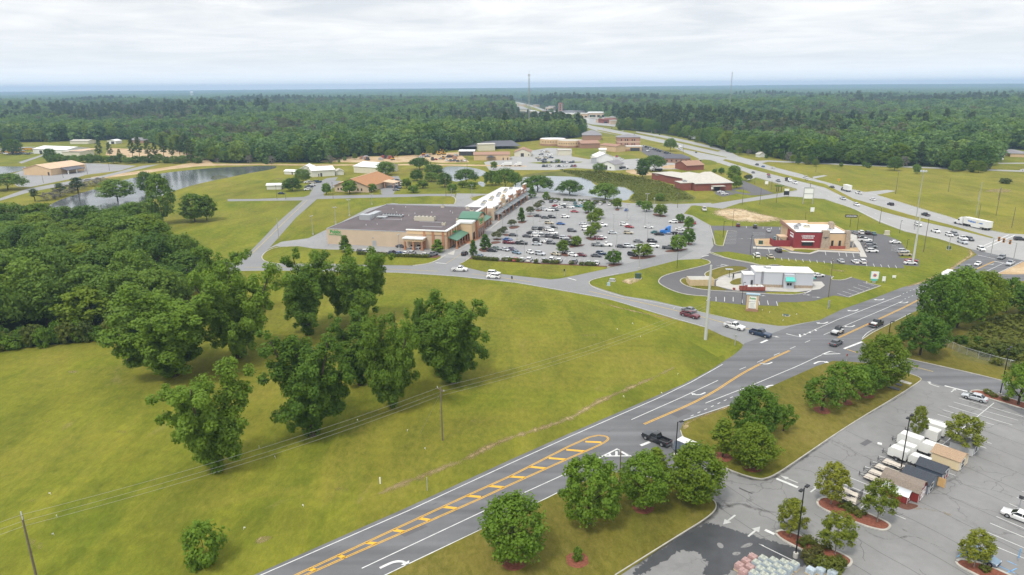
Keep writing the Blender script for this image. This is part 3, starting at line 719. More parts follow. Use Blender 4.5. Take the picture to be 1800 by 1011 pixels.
soil([M6(-30,760),M6(80,730),M6(190,740),M6(80,810),M6(-60,840)],0.013,0.4,0.55)
soil([L5(1180,270),L5(1260,250),L5(1300,290),L5(1210,350),L5(1180,380)],0.071,0.4,0.6)
soil([(10,935),(60,925),(120,985),(90,1000)],0.013,0.3,0.4)
soil([G8(520,680),G8(720,655),G8(900,665),G8(1150,735),G8(1400,785),G8(1640,840),G8(1300,885),G8(1000,875),G8(750,865),G8(620,800),G8(420,730)],0.022,0.5,0.68,'pale_soil')
soil([F1(760+700,830),F1(1620,830),F1(1797,940),F1(1700,970),F1(1500,1000)],0.02,0.2,0.35)
soil([G5(100,390),G5(200,365),G5(340,375),G5(300,400)],0.016,0.4,0.5)
soil([F4(1450,940),F4(1600,915),F4(1797,930),F4(1750,960),F4(1500,960)],0.045,0.5,0.55)
soil([K7(1650,180),K7(1797,190),K8(560,215),K8(690,230),K8(560,245),K8(200,200)],0.03,0.4,0.5)
for q in((130,655),(300,690),(90,740),(210,760),(60,880),(520,640),(700,560),(900,560),(1180,620),(930,650),(250,880),(600,860),(840,740),(1040,590)):
 r_=random.Random(q[0]);soil([(q[0]+r_.uniform(20,45)*math.cos(t*1.047),q[1]+r_.uniform(4,11)*math.sin(t*1.047))for t in range(6)],0.0128,0.3,0.40)
def PL(px,n=0):
 pts=[P(*q)for q in px]
 return chaikin(pts,n)if n else pts
def marks(name,fn,m):
 mb=MB();fn(mb);o=mb.build(name,MATS[m]);o['kind']='structure';return o
ZM=0.045
def white_main(mb):
 ribbon(mb,PL([(-100,1253),(463,1009.4),(718,898),(900,813.7),(1000,768.5),(1155.4,700.8),(1215,672),(1270,641)]),0.16,ZM)
 ribbon(mb,PL([(636,999.5),(862.8,893),(1005,828.5),(1044,809.7)]),0.16,ZM)
 ribbon(mb,PL([(380,1122),(600,1013)]),0.16,ZM)
 ribbon(mb,PL([M6(500,1180),M6(850,1011),M6(1060,910),(932.6,890),(989,862)]),0.16,ZM)
 ribbon(mb,PL([(1110,738),(1195.6,700),(1262,669)]),0.16,ZM)
 dashes(mb,PL([(1300,650),(1440,592)]),0.14,ZM,2.5,4.5)
 ribbon(mb,PL([L5(1190,240),L5(1720,65)]),0.14,ZM)
 dashes(mb,PL([L5(1280,192),L5(1760,-30)]),0.16,ZM,0.9,1.3)
 ribbon(mb,PL([(1300,699),(1400,664.6)]),0.16,ZM)
 ribbon(mb,PL([(1445.6,623.5),(1400,644.6),(1330,674),(1240,709)]),0.16,ZM)
 ribbon(mb,PL([(1448,588.8),(1587,529.4)]),0.16,ZM)
 ribbon(mb,PL([(1406.7,592),(1470,563),(1584,519.4)]),0.16,ZM)
 dashes(mb,PL([(1587,517),(1640,495)]),0.16,ZM,0.9,1.6)
 dashes(mb,PL([(1590,526),(1640,505)]),0.16,ZM,0.9,1.6)
 ribbon(mb,PL([(1515,597),(1534,584.5),(1600.6,551)]),0.14,ZM)
 ribbon(mb,PL([L2(520,155),L2(560,110),L2(640,70)],2),0.14,ZM)
 for a,b in(((1337,603),(1349,598)),((1483.5,613.4),(1515.7,601)),(L5(755,500),L5(850,462))):
  ribbon(mb,PL([a,b]),0.6,ZM)
 for tri in([(1044,809.7),(1085,789.6),(1109.6,801.7),(1062.7,802)],[(1445.6,623),(1459,618),(1477,622),(1445.6,623)],[(1382,587),(1405.7,592.4),(1450,572)]):
  ribbon(mb,PL(tri),0.35,ZM)
 for a,b in((L5(500,560),L5(500,610)),(L5(540,560),L5(620,605)),(L5(420,580),L5(440,610)),(K7(1575,880),K7(1590,893)),(K7(1630,860),K7(1645,873)),(K7(1690,835),K7(1705,850)),(K7(1530,885),K7(1535,915))):
  ribbon(mb,PL([a,b]),0.4,ZM+0.004)
 ribbon(mb,PL([K5(1290,870),K5(1580,735)]),0.16,ZM)
 ribbon(mb,PL([K5(1500,850),K5(1780,715)]),0.18,ZM)
 ribbon(mb,PL([K5(1480,715),K5(1640,745)]),0.5,ZM+0.02)
 ribbon(mb,PL([K5(1310,650),K5(1490,690)]),0.3,ZM+0.02)
 ribbon(mb,PL([K5(1400,570),K5(1700,440)]),0.35,ZM+0.02)
 ribbon(mb,PL([K5(1370,553),K5(1640,435)]),0.35,ZM+0.02)
marks('road_marking',white_main,'white_paint')
def arrow(mb,px,py,ang,kind='turn',s=1.0,z=ZM,flip=1):
 c=P(px,py)
 def T(q):
  x,y=q[0]*s,q[1]*s*flip
  return(c.x+x*math.cos(ang)-y*math.sin(ang),c.y+x*math.sin(ang)+y*math.cos(ang),z)
 if kind=='turn':
  arc=[Vector((-1.6,0,0)),Vector((-0.6,0,0)),Vector((0.2,-0.12,0)),Vector((0.8,-0.55,0)),Vector((1.0,-1.0,0))]
  arc=chaikin(arc,2)
  a=offset_line(arc,0.17);b=offset_line(arc,-0.17);n=len(arc)
  mb.add([T(p)for p in a]+[T(p)for p in b],[(i,n+i,n+i+1,i+1)for i in range(n-1)])
  mb.add([T((0.45,-1.0)),T((1.55,-1.0)),T((1.0,-1.75))],[(0,2,1)])
 else:
  mb.add([T((-1.5,-0.12)),T((0.3,-0.12)),T((0.3,0.12)),T((-1.5,0.12))],[(0,1,2,3)])
  mb.add([T((0.3,-0.5)),T((1.5,0)),T((0.3,0.5))],[(0,1,2)])
def arrows(mb):
 A=R(40)
 arrow(mb,690,988,A,'turn',1.25)
 arrow(mb,1352,678,A,'turn',1.1)
 arrow(mb,*L2(170,342),A,'turn',1.2)
 arrow(mb,*K8(300,770),A+math.pi,'turn',1.1);arrow(mb,*K8(620,638),A+math.pi,'turn',1.1);arrow(mb,*K8(895,523),A+math.pi,'turn',1.1)
 arrow(mb,*K8(585,805),A+math.pi,'turn',1.0);arrow(mb,*K8(1150,555),A+math.pi,'turn',1.0)
 arrow(mb,1232,694,A+math.pi,'turn',1.0);arrow(mb,1351,640,A+math.pi,'turn',1.0)
def lot_arrows(mb):
 arrow(mb,*L2(1070,525),R(130),'turn',0.9)
 arrow(mb,*L2(1240,568),R(40),'straight',0.9)
 arrow(mb,*L3(840,255),R(-48)+math.pi,'straight',1.0);arrow(mb,*L3(1045,330),R(40),'straight',1.0)
 arrow(mb,*L3(368,575),R(222),'straight',1.15);arrow(mb,*L3(565,668),R(42),'straight',1.15)
 A=R(40)
 arrow(mb,*K7(1265,908),R(-35),'straight',0.9)
 for q in((1040,160),(690,165),(1130,478),(1605,470),(1705,495)):arrow(mb,*K7(*q),R(-12),'straight',0.8,ZM)
 for q in((1695,655),(435,478),(525,478)):arrow(mb,*K4(*q),R(-10),'straight',0.7,ZM)
 arrow(mb,*K5(1460,750),A+math.pi,'turn',1.0)
marks('arrow_marking',arrows,'white_paint')
marks('arrow_marking',lot_arrows,'worn_white_paint')
def yellow_main(mb):
 LL=PL([(180,1165),(521,1011),(820,872),(900,836),(1000,785),(1037,768.5),(1052,765.5)])
 RR=PL([(200,1165),(536,1011),(820,888),(900,851),(1000,806),(1050,784.5),(1066,776),(1070,771),(1065,767),(1052,765.5)],1)
 for l in(LL,RR):
  ribbon(mb,l,0.13,ZM,0.13);ribbon(mb,l,0.13,ZM,-0.13)
 for a,b in(((860,854.7),(885.7,857)),((896,838),(923,840)),((931,821),(959,823.6)),((964.8,805.7),(994,808)),((995.6,791),(1027.8,793.6)),((1029,776.7),(1057,778)),((594.7,977),(608,981)),((644,954.4),(661.7,955.8)),((692.6,932.4),(710,935)),((736.8,911.5),(757,915)),((779.7,891.4),(802.5,894)),((821,872),(845,874)),((544,1001),(556,1003))):
  ribbon(mb,PL([a,b]),0.6,ZM)
 for l in([(1132,746),(1239,700),(1300,659),(1340,638),(1388,616.5)],[(1473.5,594),(1600.6,535.5),(1650,508),(1684,487.5),(1747,459.8)]):
  q=chaikin(PL(l),2)
  ribbon(mb,q,0.16,ZM,0.17);ribbon(mb,q,0.16,ZM,-0.17)
 ribbon(mb,PL([L2(400,245),L2(490,275)]),0.2,ZM)
marks('road_marking',yellow_main,'yellow_paint')
def yellow_side(mb):
 q=chaikin(PL([K6(210,432),K6(600,515),K6(1000,605),K6(1400,700),K7(760,770),K7(1000,830)]),1)
 ribbon(mb,q,0.14,ZM,0.14);ribbon(mb,q,0.14,ZM,-0.14)
 for q in([(430,470),(560,470.5),(700,473.5),(770,477)],[(830,481.5),(880,488),(935,496)],[(433,455),(470,420),(500,390),(540,352)]):
  q=chaikin(PL(q),1)
  ribbon(mb,q,0.13,ZM,0.13);ribbon(mb,q,0.13,ZM,-0.13)
 ribbon(mb,PL([L2(840,362),L2(1080,422)]),0.13,ZM);ribbon(mb,PL([L2(840,358),L2(1080,418)]),0.13,ZM)
 ribbon(mb,PL([K1(1340,740),K1(1420,690),K1(1500,640)]),0.15,ZM)
marks('road_marking',yellow_side,'pale_yellow_paint')
def white_side(mb):
 ribbon(mb,chaikin(PL([(340,477),(480,474.8),(700,478.6),(800,485),(905,496),(1000,512.5),(1070,525),(1183,559),(1240,575)]),1),0.13,ZM)
 ribbon(mb,chaikin(PL([(1300,564.5),(1200,541),(1100,522)]),1),0.13,ZM)
 ribbon(mb,PL([K1(1230,730),K1(1345,740)]),0.45,ZM)
 ribbon(mb,PL([K2(1185,890),K2(1275,915)]),0.45,ZM)
 ribbon(mb,PL([K3(1400,665),K3(1470,652)]),0.5,ZM)
 ribbon(mb,PL([K7(700,148),K7(770,162)]),0.4,ZM+0.01)
 ribbon(mb,PL([K7(1580,455),K7(1650,425)]),0.4,ZM+0.01)
 for x in(650,740,830):ribbon(mb,PL([K7(x,492),K7(x,540)]),0.15,ZM+0.01)
 for a,b in(((1100,535),(1108,575)),((1190,530),(1200,575)),((1285,540),(1298,585)),((925,520),(925,555))):ribbon(mb,PL([K7(*a),K7(*b)]),0.15,ZM+0.01)
 for k in range(6):
  ribbon(mb,PL([K8(430+55*k,455-23*k),K8(540+58*k,490-22*k)]),0.14,ZM+0.01)
 for k in range(12):
  x=560+74.5*k;y=655+5.5*k
  ribbon(mb,PL([K4(x,y),K4(x+8,y+28)]),0.14,ZM)
 for x,y in((725,595),(1320,620),(1465,630),(1540,637),(1615,645)):ribbon(mb,PL([K4(x-5,y-15),K4(x+8,y+30)]),0.14,ZM)
 for k in range(5):ribbon(mb,PL([K5(130+78*k,735+6*k),K5(145+78*k,768+5*k)]),0.14,ZM)
 for k in range(9):
  ribbon(mb,PL([K4(285-6*k,410+15*k),K4(395-2*k,412+15*k)]),0.14,ZM+0.004)
 for k in range(5):ribbon(mb,PL([K4(560,415+15*k),K4(690,420+15*k)]),0.14,ZM+0.004)
 for k in range(5):ribbon(mb,PL([K4(490+88*k,345+4*k),K4(490+88*k,366+4*k)]),0.14,ZM+0.004)
 for k in range(5):ribbon(mb,PL([K5(400,545+14*k),K5(470,560+14*k)]),0.14,ZM+0.004)
marks('road_marking',white_side,'white_paint')
def lot_marks(mb):
 z=0.045
 for a,b in((L2(1285,630),L2(1790,775)),(L2(1240,660),L2(1750,805)),(L2(1195,690),L2(1708,843)),(L2(1155,722),L2(1560,842)),(L2(1115,758),L2(1300,812)),(L2(1065,790),L2(1195,828)),(L2(1560,668),L2(1150,1000)),(L1(1060,160),L1(1200,205)),(L1(1130,240),L1(1180,255)),(L1(1100,325),L1(1190,352)),(L1(1225,368),L1(1300,390)),(L1(1420,320),L1(1540,360)),(L1(1440,375),L1(1500,398)),(L1(655,457),L1(760,492)),(L1(605,500),L1(700,532)),(L1(540,541),L1(650,578)),(L1(485,586),L1(640,640)),(L1(425,630),L1(575,690)),(L1(358,672),L1(592,768)),(L1(478,795),L1(556,830)),(L1(610,793),L1(510,868)),(L1(610,855),L1(700,890)),(L1(770,918),L1(862,957)),(L1(905,540),L1(1000,575)),(L1(1195,590),L1(1255,612)),(L1(880,560),L1(780,650)),(L4(1230,447),L4(1348,500)),(L4(1180,495),L4(1348,570)),(L4(1130,550),L4(1400,665)),(L4(1080,602),L4(1400,735)),(L4(1030,662),L4(1400,820)),(L4(1000,735),L4(1348,880)),(L4(1290,400),L4(1400,445)),(L4(1330,350),L4(1400,380)),(L3(600,765),L3(865,895)),(L3(525,838),L3(620,880)),(L3(880,920),L3(800,985)),(L3(640,780),L3(600,765))):
  ribbon(mb,PL([a,b]),0.12,z)
 ribbon(mb,PL([L3(740,250),L3(910,320)]),0.55,z)
 ribbon(mb,PL([L3(650,655),L3(725,690)]),0.55,z)
 ribbon(mb,PL([L2(1170,532),L2(1350,577)]),0.5,z)
 ribbon(mb,PL([L2(1640*0+640,985),L2(675,992)]),0.8,z)
marks('bay_marking',lot_marks,'white_paint')
mat('blue_paint',(0.16,0.36,0.62),0.7,noise=0.25)
def blue_marks(mb):
 for a,b in((L4(1150,940),L4(1280,1000)),(L4(1200,1000),L4(1290,960)),(L4(820,870),L4(870,830)),(L4(1215,900),L4(1290,935)),(L4(1150,985),L4(1240,1025))):ribbon(mb,PL([a,b]),0.14,0.046)
marks('bay_marking',blue_marks,'blue_paint')
def plaza_marks(mb):
 z=0.034
 d=(P(*K2(990,60))-P(*K2(200,600)));d.z=0;d.normalize()
 n=Vector((d.y,-d.x,0))
 o=P(*K2(400,600))
 for col in range(-1,7):
  for row in range(1,44):
   c=o+n*(8+col*17.0)+d*(row*2.75)
   q=c
   if n.dot(c-P(*K3(1150,640)))>-6 or d.dot(c-P(*K2(1400,160)))>0 or n.dot(c-P(*K2(940,90)))<4:continue
   ribbon(mb,[c-n*2.6,c+n*2.6],0.10,z)
 for k in range(26):
  c=P(*K2(250,660)).lerp(P(*K2(1500,735)),k/25.0)
  ribbon(mb,[c,c+d*5],0.10,z)
 for k in range(18):
  c=P(*K1(430,628)).lerp(P(*K1(1240,660)),k/17.0)
  ribbon(mb,[c,c+d*5],0.10,z)
marks('bay_marking',plaza_marks,'worn_white_paint')
def highway_marks(mb):
 z=0.075
 near=PL([(1100,241),(1185,257),(1270,284),(1315,299),(1370,316),(1450,342),(1500,362),(1600,398),(1690,428)],1)
 far=PL([(1040,224),(1118,236),(1213,257),(1267,270),(1359,297),(1425,317),(1498,338),(1540,350),(1617,373),(1667,388),(1740,408)],1)
 for l in(near,far):
  dashes(mb,l,0.2,z,3.0,9.0)
 ribbon(mb,PL([(1270,283),(1317,298),(1367,310.5),(1450,333),(1500,356.5),(1600,388),(1667,402)],1),0.2,z)
 ribbon(mb,PL([(1330,313),(1400,334)],1),0.2,z)
 ribbon(mb,PL([(1450,351),(1500,366),(1545,388.5),(1590,405.5),(1650,418.5),(1700,435)],1),0.2,z)
 ribbon(mb,PL([(1767,409.5),(1734,403),(1667,380.5),(1617,366),(1540,342.3),(1498,332.8),(1425,313)],1),0.2,z)
marks('road_marking',highway_marks,'white_paint')
def leaf_mat(name,dark,light,var=0.25,scale=0.25,trans=0.3):
 m=bpy.data.materials.new(name);m.use_nodes=True
 t=m.node_tree;b=t.nodes['Principled BSDF'];o=t.nodes['Material Output']
 oi=t.nodes.new('ShaderNodeObjectInfo');ge=t.nodes.new('ShaderNodeNewGeometry')
 n=t.nodes.new('ShaderNodeTexNoise');n.inputs['Scale'].default_value=scale;n.inputs['Detail'].default_value=4
 t.links.new(ge.outputs['Position'],n.inputs['Vector'])
 a=t.nodes.new('ShaderNodeMath');a.operation='MULTIPLY_ADD';a.inputs[1].default_value=0.72
 t.links.new(oi.outputs['Random'],a.inputs[0]);
 r0=t.nodes.new('ShaderNodeMapRange');r0.inputs['From Min'].default_value=0.3;r0.inputs['From Max'].default_value=0.7;r0.inputs['To Max'].default_value=0.28
 t.links.new(n.outputs['Fac'],r0.inputs['Value']);t.links.new(r0.outputs[0],a.inputs[2])
 a2=t.nodes.new('ShaderNodeMath');a2.operation='MULTIPLY_ADD';a2.inputs[1].default_value=0.30
 t.links.new(ge.outputs['Random Per Island'],a2.inputs[0]);t.links.new(a.outputs[0],a2.inputs[2])
 mx=t.nodes.new('ShaderNodeMix');mx.data_type='RGBA'
 mx.inputs[6].default_value=(*dark,1);mx.inputs[7].default_value=(*light,1)
 t.links.new(a2.outputs[0],mx.inputs[0])
 t.links.new(mx.outputs[2],b.inputs['Base Color'])
 b.inputs['Roughness'].default_value=0.65;b.inputs['Specular IOR Level'].default_value=0.25
 tr=t.nodes.new('ShaderNodeBsdfTranslucent');t.links.new(mx.outputs[2],tr.inputs['Color'])
 ms=t.nodes.new('ShaderNodeMixShader');ms.inputs[0].default_value=trans
 t.links.new(b.outputs[0],ms.inputs[1]);t.links.new(tr.outputs[0],ms.inputs[2]);t.links.new(ms.outputs[0],o.inputs[0])
 MATS[name]=m
leaf_mat('pecan_leaf',(0.068,0.145,0.014),(0.195,0.300,0.028),trans=0.42)
leaf_mat('oak_leaf',(0.054,0.132,0.012),(0.172,0.280,0.024),trans=0.42)
leaf_mat('lime_leaf',(0.095,0.175,0.010),(0.205,0.275,0.020),trans=0.42)
leaf_mat('wood_leaf',(0.038,0.104,0.014),(0.180,0.275,0.034),scale=0.05,trans=0.4)
leaf_mat('forest_leaf',(0.032,0.092,0.032),(0.180,0.285,0.075),scale=0.008,trans=0.4)
leaf_mat('pine_needle',(0.036,0.076,0.020),(0.090,0.130,0.032),scale=0.05)
leaf_mat('syc_leaf',(0.115,0.180,0.014),(0.270,0.285,0.028),scale=0.4,trans=0.4)
leaf_mat('bush_leaf',(0.055,0.090,0.012),(0.150,0.170,0.022),scale=0.3)
leaf_mat('dry_leaf',(0.085,0.050,0.020),(0.12,0.13,0.025),scale=0.5)
leaf_mat('grey_twig',(0.13,0.12,0.10),(0.21,0.19,0.16),trans=0.05)
leaf_mat('crape_leaf',(0.055,0.080,0.025),(0.150,0.160,0.070),scale=0.8)
mat('bark',(0.075,0.058,0.042),0.95,noise=0.3,scale=3)
mat('pale_bark',(0.30,0.27,0.22),0.9,noise=0.3,scale=3)
def leaf_mesh(name,clumps,leaf,seed,m,flat=0.5,aspect=0.7):
 0
 rng=np.random.default_rng(seed)
 cs,ns=[],[]
 cen=np.mean([c[0]for c in clumps],axis=0)
 for c,r,n in clumps:
  d=rng.normal(size=(n,3));d/=np.linalg.norm(d,axis=1)[:,None]
  rad=rng.uniform(0,1,n)**0.42
  p=np.array(c)+d*rad[:,None]*np.array(r)
  cs.append(p)
  outw=p-cen;outw/=np.maximum(np.linalg.norm(outw,axis=1)[:,None],1e-3)
  ns.append(d*0.7+outw*0.3+np.array([0,0,flat])+rng.normal(size=(n,3))*0.55)
 c=np.concatenate(cs);nn=np.concatenate(ns)
 nn/=np.linalg.norm(nn,axis=1)[:,None]
 a=np.cross(nn,rng.normal(size=nn.shape));a/=np.maximum(np.linalg.norm(a,axis=1)[:,None],1e-6)
 b=np.cross(nn,a)
 s=leaf*rng.uniform(0.6,1.35,len(c))[:,None]*0.5
 a*=s;b*=s*aspect
 k=rng.uniform(0.55,1.0,(len(c),1))
 v=np.stack([c-a-b*k,c+a-b,c+a*k+b,c-a*0.8+b*k],axis=1).reshape(-1,3)
 me=bpy.data.meshes.new(name)
 n4=len(v);nf=n4//4
 me.vertices.add(n4);me.vertices.foreach_set('co',v.astype(np.float32).ravel())
 me.loops.add(n4);me.loops.foreach_set('vertex_index',np.arange(n4,dtype=np.int32))
 me.polygons.add(nf)
 me.polygons.foreach_set('loop_start',np.arange(0,n4,4,dtype=np.int32))
 me.polygons.foreach_set('loop_total',np.full(nf,4,dtype=np.int32))
 me.materials.append(MATS[m])
 me.update(calc_edges=True)
 return me
PROTO={}
def proto(key,thing,crown_me,trunk_mb,h,wd,bark='bark'):
 co=np.empty(len(crown_me.vertices)*3,dtype=np.float32);crown_me.vertices.foreach_get('co',co);co=co.reshape(-1,3)
 h=float(np.percentile(co[:,2],99.6));wd=float(np.percentile(np.hypot(co[:,0],co[:,1]),97)*2)
 PROTO[key]=dict(thing=thing,crown=crown_me,trunk=trunk_mb.mesh('trunk',MATS[bark],60)if trunk_mb else None,h=h,w=wd)
def pecan(key,seed,limbs=6,spread=0.55,tall=18.0):
 r=random.Random(seed)
 cl,mb=[],MB()
 mb.tube([(0,0,-0.3),(0.1,0,2.2),(0.1,0.1,4.0)],[0.8,0.6,0.5],8)
 for k in range(limbs):
  az=2*math.pi*(k+r.uniform(-0.25,0.25))/limbs
  sp=spread*r.uniform(0.5,1.15)
  L=tall*r.uniform(0.74,1.0)
  if k%3==2:sp*=1.45;L*=0.66
  pts=[]
  for i in range(7):
   t=i/6.0
   rr=(L*sp*0.60)*(t**0.85)
   pts.append(Vector((rr*math.cos(az+0.4*t),rr*math.sin(az+0.4*t),2.5+(L-4.0)*t**(1.0+sp*0.3))))
  mb.tube(pts,[0.38*(1-0.85*i/6.0)+0.03 for i in range(7)],6)
  for i in range(17):
   t=0.15+0.85*i/16.0
   j=t*6;a=int(min(5,j));p=pts[a].lerp(pts[a+1],j-a)
   jit=0.8*t+0.3
   c=p+Vector((r.gauss(0,jit),r.gauss(0,jit),r.gauss(0,0.5)))
   s=r.uniform(0.95,1.5)*(1.25-0.35*abs(t-0.55)*2)
   cl.append((tuple(c),(s,s,s*0.85),int(135*s**1.7)))
   if r.random()<0.55:
    o=Vector((math.cos(az+.4),math.sin(az+.4),0))*r.uniform(0.8,2.2)+Vector((r.gauss(0,.7),r.gauss(0,.7),r.uniform(-1.5,0.8)))
    cl.append((tuple(c+o),(s*0.75,s*0.75,s*0.7),int(95*s**1.7)))
 for i in range(10):
  t=i/9.0
  cl.append(((r.gauss(0,.8),r.gauss(0,.8),4.0+(tall*.8-4)*t),(1.5,1.5,1.5),150))
 for i in range(16):
  t=i/15.0
  a=r.uniform(0,6.28);rr=r.uniform(0.4,1.2)*(0.75+0.7*t)
  cl.append(((rr*math.cos(a),rr*math.sin(a),0.8+4.4*t),(1.05,1.05,1.1),130))
 proto(key,'pecan_tree',leaf_mesh('crown',cl,0.37,seed,'pecan_leaf',0.55),mb,tall,15.0)
pecan('pecan_a',11,6,0.50);pecan('pecan_b',12,7,0.60);pecan('pecan_c',27,5,0.42);pecan('pecan_d',14,8,0.72)
def dome(key,thing,seed,h=12.0,wd=11.0,base=1.8,n=60,per=70,leaf=0.45,m='oak_leaf',shape='round',clump=0.16,bark='bark',trunk=0.28,gap=0.0,flat=0.5,inner=True):
 r=random.Random(seed)
 cl,mb=[],MB()
 ch=h-base
 mb.tube([(0,0,-0.2),(0.05,0,base*0.7),(0,0.05,base+ch*0.35),(0.1,0,base+ch*0.7)],[trunk,trunk*0.8,trunk*0.5,0.04],7)
 for k in range(5):
  a=6.28*k/5+r.uniform(-.4,.4);z0=base*0.85+ch*0.08*k
  mb.tube([(0,0,z0),(wd*0.16*math.cos(a),wd*0.16*math.sin(a),z0+ch*0.18),(wd*0.32*math.cos(a),wd*0.32*math.sin(a),z0+ch*0.36)],[trunk*0.5,trunk*0.3,0.03],5)
 for i in range(n):
  u=(i+0.5)/n
  if shape=='cone':
   t=u**0.8;rad=(1-t)**0.75*(0.55+0.45*min(1,t*4))
  elif shape=='oval':
   t=u;rad=math.sin(math.pi*(0.10+0.86*t))**0.7
  elif shape=='umbrella':
   t=0.25+0.75*u;rad=math.sqrt(max(0.0,1-((t-0.30)/0.72)**2))
  else:
   t=0.08+0.90*u;rad=math.sqrt(max(0.02,1-((t-0.42)/0.60)**2))
  a=i*2.39996+r.uniform(-0.5,0.5)
  depth=r.choice([0.5,0.72,0.86,0.92,0.97])if inner else r.uniform(0.7,1.0)
  rr=(wd/2)*rad*depth*r.uniform(0.84,1.08)
  if r.random()<gap:continue
  s=wd*clump*r.uniform(0.7,1.3)
  cl.append(((rr*math.cos(a),rr*math.sin(a),base+ch*t*0.96),(s,s,s*0.8),int(per*r.uniform(0.7,1.3))))
 proto(key,thing,leaf_mesh('crown',cl,leaf,seed,m,flat),mb,h,wd,bark)
dome('oak_a','street_tree',21,11,10,1.7,130,62,0.36,'oak_leaf','oval',0.105)
dome('oak_b','street_tree',22,10,10,1.6,140,60,0.36,'oak_leaf','round',0.10)
dome('oak_c','street_tree',23,10,9,1.5,130,62,0.34,'lime_leaf','oval',0.12)
dome('oak_d','street_tree',24,7,7,1.6,60,60,0.34,'oak_leaf','round',0.13,gap=0.12)
dome('sapling','street_tree',25,8,4,1.6,34,45,0.32,'lime_leaf','cone',0.15,trunk=0.12)
dome('sycamore_a','sycamore',26,8.5,5.5,1.9,62,66,0.30,'syc_leaf','oval',0.125,'pale_bark',0.12,0.12,0.4,True)
dome('sycamore_b','sycamore',29,8.5,6.0,2.1,58,66,0.30,'syc_leaf','round',0.13,'pale_bark',0.12,0.15,0.4,True)
dome('lot_a','car_park_tree',31,7,6,1.3,46,40,0.50,'oak_leaf','round',0.16)
dome('lot_b','car_park_tree',32,7,6.5,1.5,46,40,0.50,'lime_leaf','round',0.16)
dome('conical','conical_tree',33,9,4.5,0.8,50,38,0.45,'oak_leaf','cone',0.16)
dome('crape','crape_myrtle',34,5,5,1.2,34,34,0.42,'crape_leaf','umbrella',0.16,'pale_bark',0.08)
dome('live_oak','live_oak',35,11,16,1.6,84,60,0.65,'wood_leaf','umbrella',0.12,trunk=0.45)
for q,(sd,h_,w_,lf,sh)in enumerate(((41,14,12,'wood_leaf','round'),(42,15,11,'wood_leaf','oval'),(43,12,14,'wood_leaf','umbrella'),(44,13,11,'lime_leaf','round'),(45,16,13,'wood_leaf','round'))):
 dome('wood_%d'%q,'broadleaf_tree',sd,h_,w_,2.2,82,52,0.60,lf,sh,0.13,gap=0.05)
def pine(key,seed,h=20.0,m='pine_needle',n=26,per=26,leaf=0.9):
 r=random.Random(seed);cl,mb=[],MB()
 mb.tube([(0,0,-0.3),(0.1,0,h*0.5),(0,0.1,h*0.97)],[0.28,0.2,0.04],6)
 for i in range(n):
  t=i/(n-1.0);a=i*2.4+r.uniform(-.5,.5)
  rad=(h*0.17)*(1-t)**0.6*(0.5+0.5*min(1,t*3))*r.uniform(0.6,1.1)
  s=r.uniform(1.0,1.6)
  cl.append(((rad*math.cos(a),rad*math.sin(a),h*(0.42+0.57*t)),(s,s,s*0.5),per))
 proto(key,'pine_tree',leaf_mesh('crown',cl,leaf,seed,m,0.4,0.5),mb,h,h*0.34)
pine('pine_a',51);pine('pine_b',52,17)
dome('bush','bush',61,2.4,2.8,0.1,26,34,0.30,'bush_leaf','round',0.18,trunk=0.05)
dome('dark_bush','bush',62,4.0,4.2,0.1,46,42,0.30,'oak_leaf','oval',0.16,trunk=0.06)
dome('small_bush','bush',63,1.1,1.3,0.05,18,26,0.16,'bush_leaf','round',0.2,trunk=0.03)
dome('dry_bush','bush',64,1.3,2.2,0.05,26,30,0.20,'dry_leaf','round',0.2,trunk=0.03)
dome('bare_tree','bare_tree',65,8,6,1.0,40,40,0.34,'grey_twig','round',0.15,'pale_bark',0.15,0.2,0.0)
PLACED=[]
def tree(key,x,y,h,wd=None,rz=None):
 0
 q=PROTO[key]
 r=random.Random(int(x*131+y*977))
 t=empty(q['thing'],(x,y,0),r.uniform(0,6.28)if rz is None else rz)
 sw=(wd or q['w']*h/q['h'])/q['w']
 t.scale=(sw,sw,h/q['h'])
 c=mesh_obj('crown',q['crown'],t)
 if q['trunk']:mesh_obj('trunk',q['trunk'],t)
 PLACED.append((x,y))
 return t
def tree_px(key,bx,by,top,wpx=None,h=None,rz=None):
 g=P(bx,by)
 depth=g.y*math.cos(PITCH)+CAM_H*math.sin(PITCH)
 hh=h or hpix(bx,by,top)
 wd=None
 if wpx:
  wd=wpx*depth/FPX
 return tree(key,g.x,g.y,max(hh,0.4),wd,rz)
def T(o,label,cat='tree',group=None):return tag(o,label,cat,group)
PG='pecan trees standing in the mown field'
for key,bx,by,tp,wp,rz,lab in(('pecan_a',378,828,652,160,0.4,'forked pecan tree standing closest to the overhead wires at the field\'s lower end'),('pecan_b',550,765,590,165,1.9,'broad pecan tree with ivy foot behind the wires, between forked pecan and wooden pole'),('pecan_d',690,716,556,130,2.6,'pecan tree with leafy skirt directly left of the wooden utility pole'),('pecan_b',797,672,522,150,4.4,'dark full pecan tree at the grove\'s end towards the road junction'),('pecan_d',632,571,440,140,0.9,'tall pecan tree nearest the grocery shop across the side road'),('pecan_c',542,588,452,112,0.3,'slim pecan tree with two upright columns and open middle'),('pecan_d',421,628,468,165,3.3,'heavy pecan tree on ivy column, next to the two-columned pecan'),('pecan_b',306,660,506,205,5.2,'wide pecan tree with drooping side limb nearest the wood'),('pecan_a',392,556,440,105,2.2,'pecan tree half hidden behind the heavy ivy-column pecan, by the side road'),('pecan_c',634,676,560,105,1.2,'low pecan tree wedged between the broad and the leafy-skirted pecans'),('pecan_c',748,634,520,66,4.0,'thin sparse pecan tree behind the leafy-skirted pecan')):
 T(tree_px(key,bx,by,tp,wp*0.87,rz=rz),lab,'tree',PG)
OG='street trees on the lawn islands beside the road'
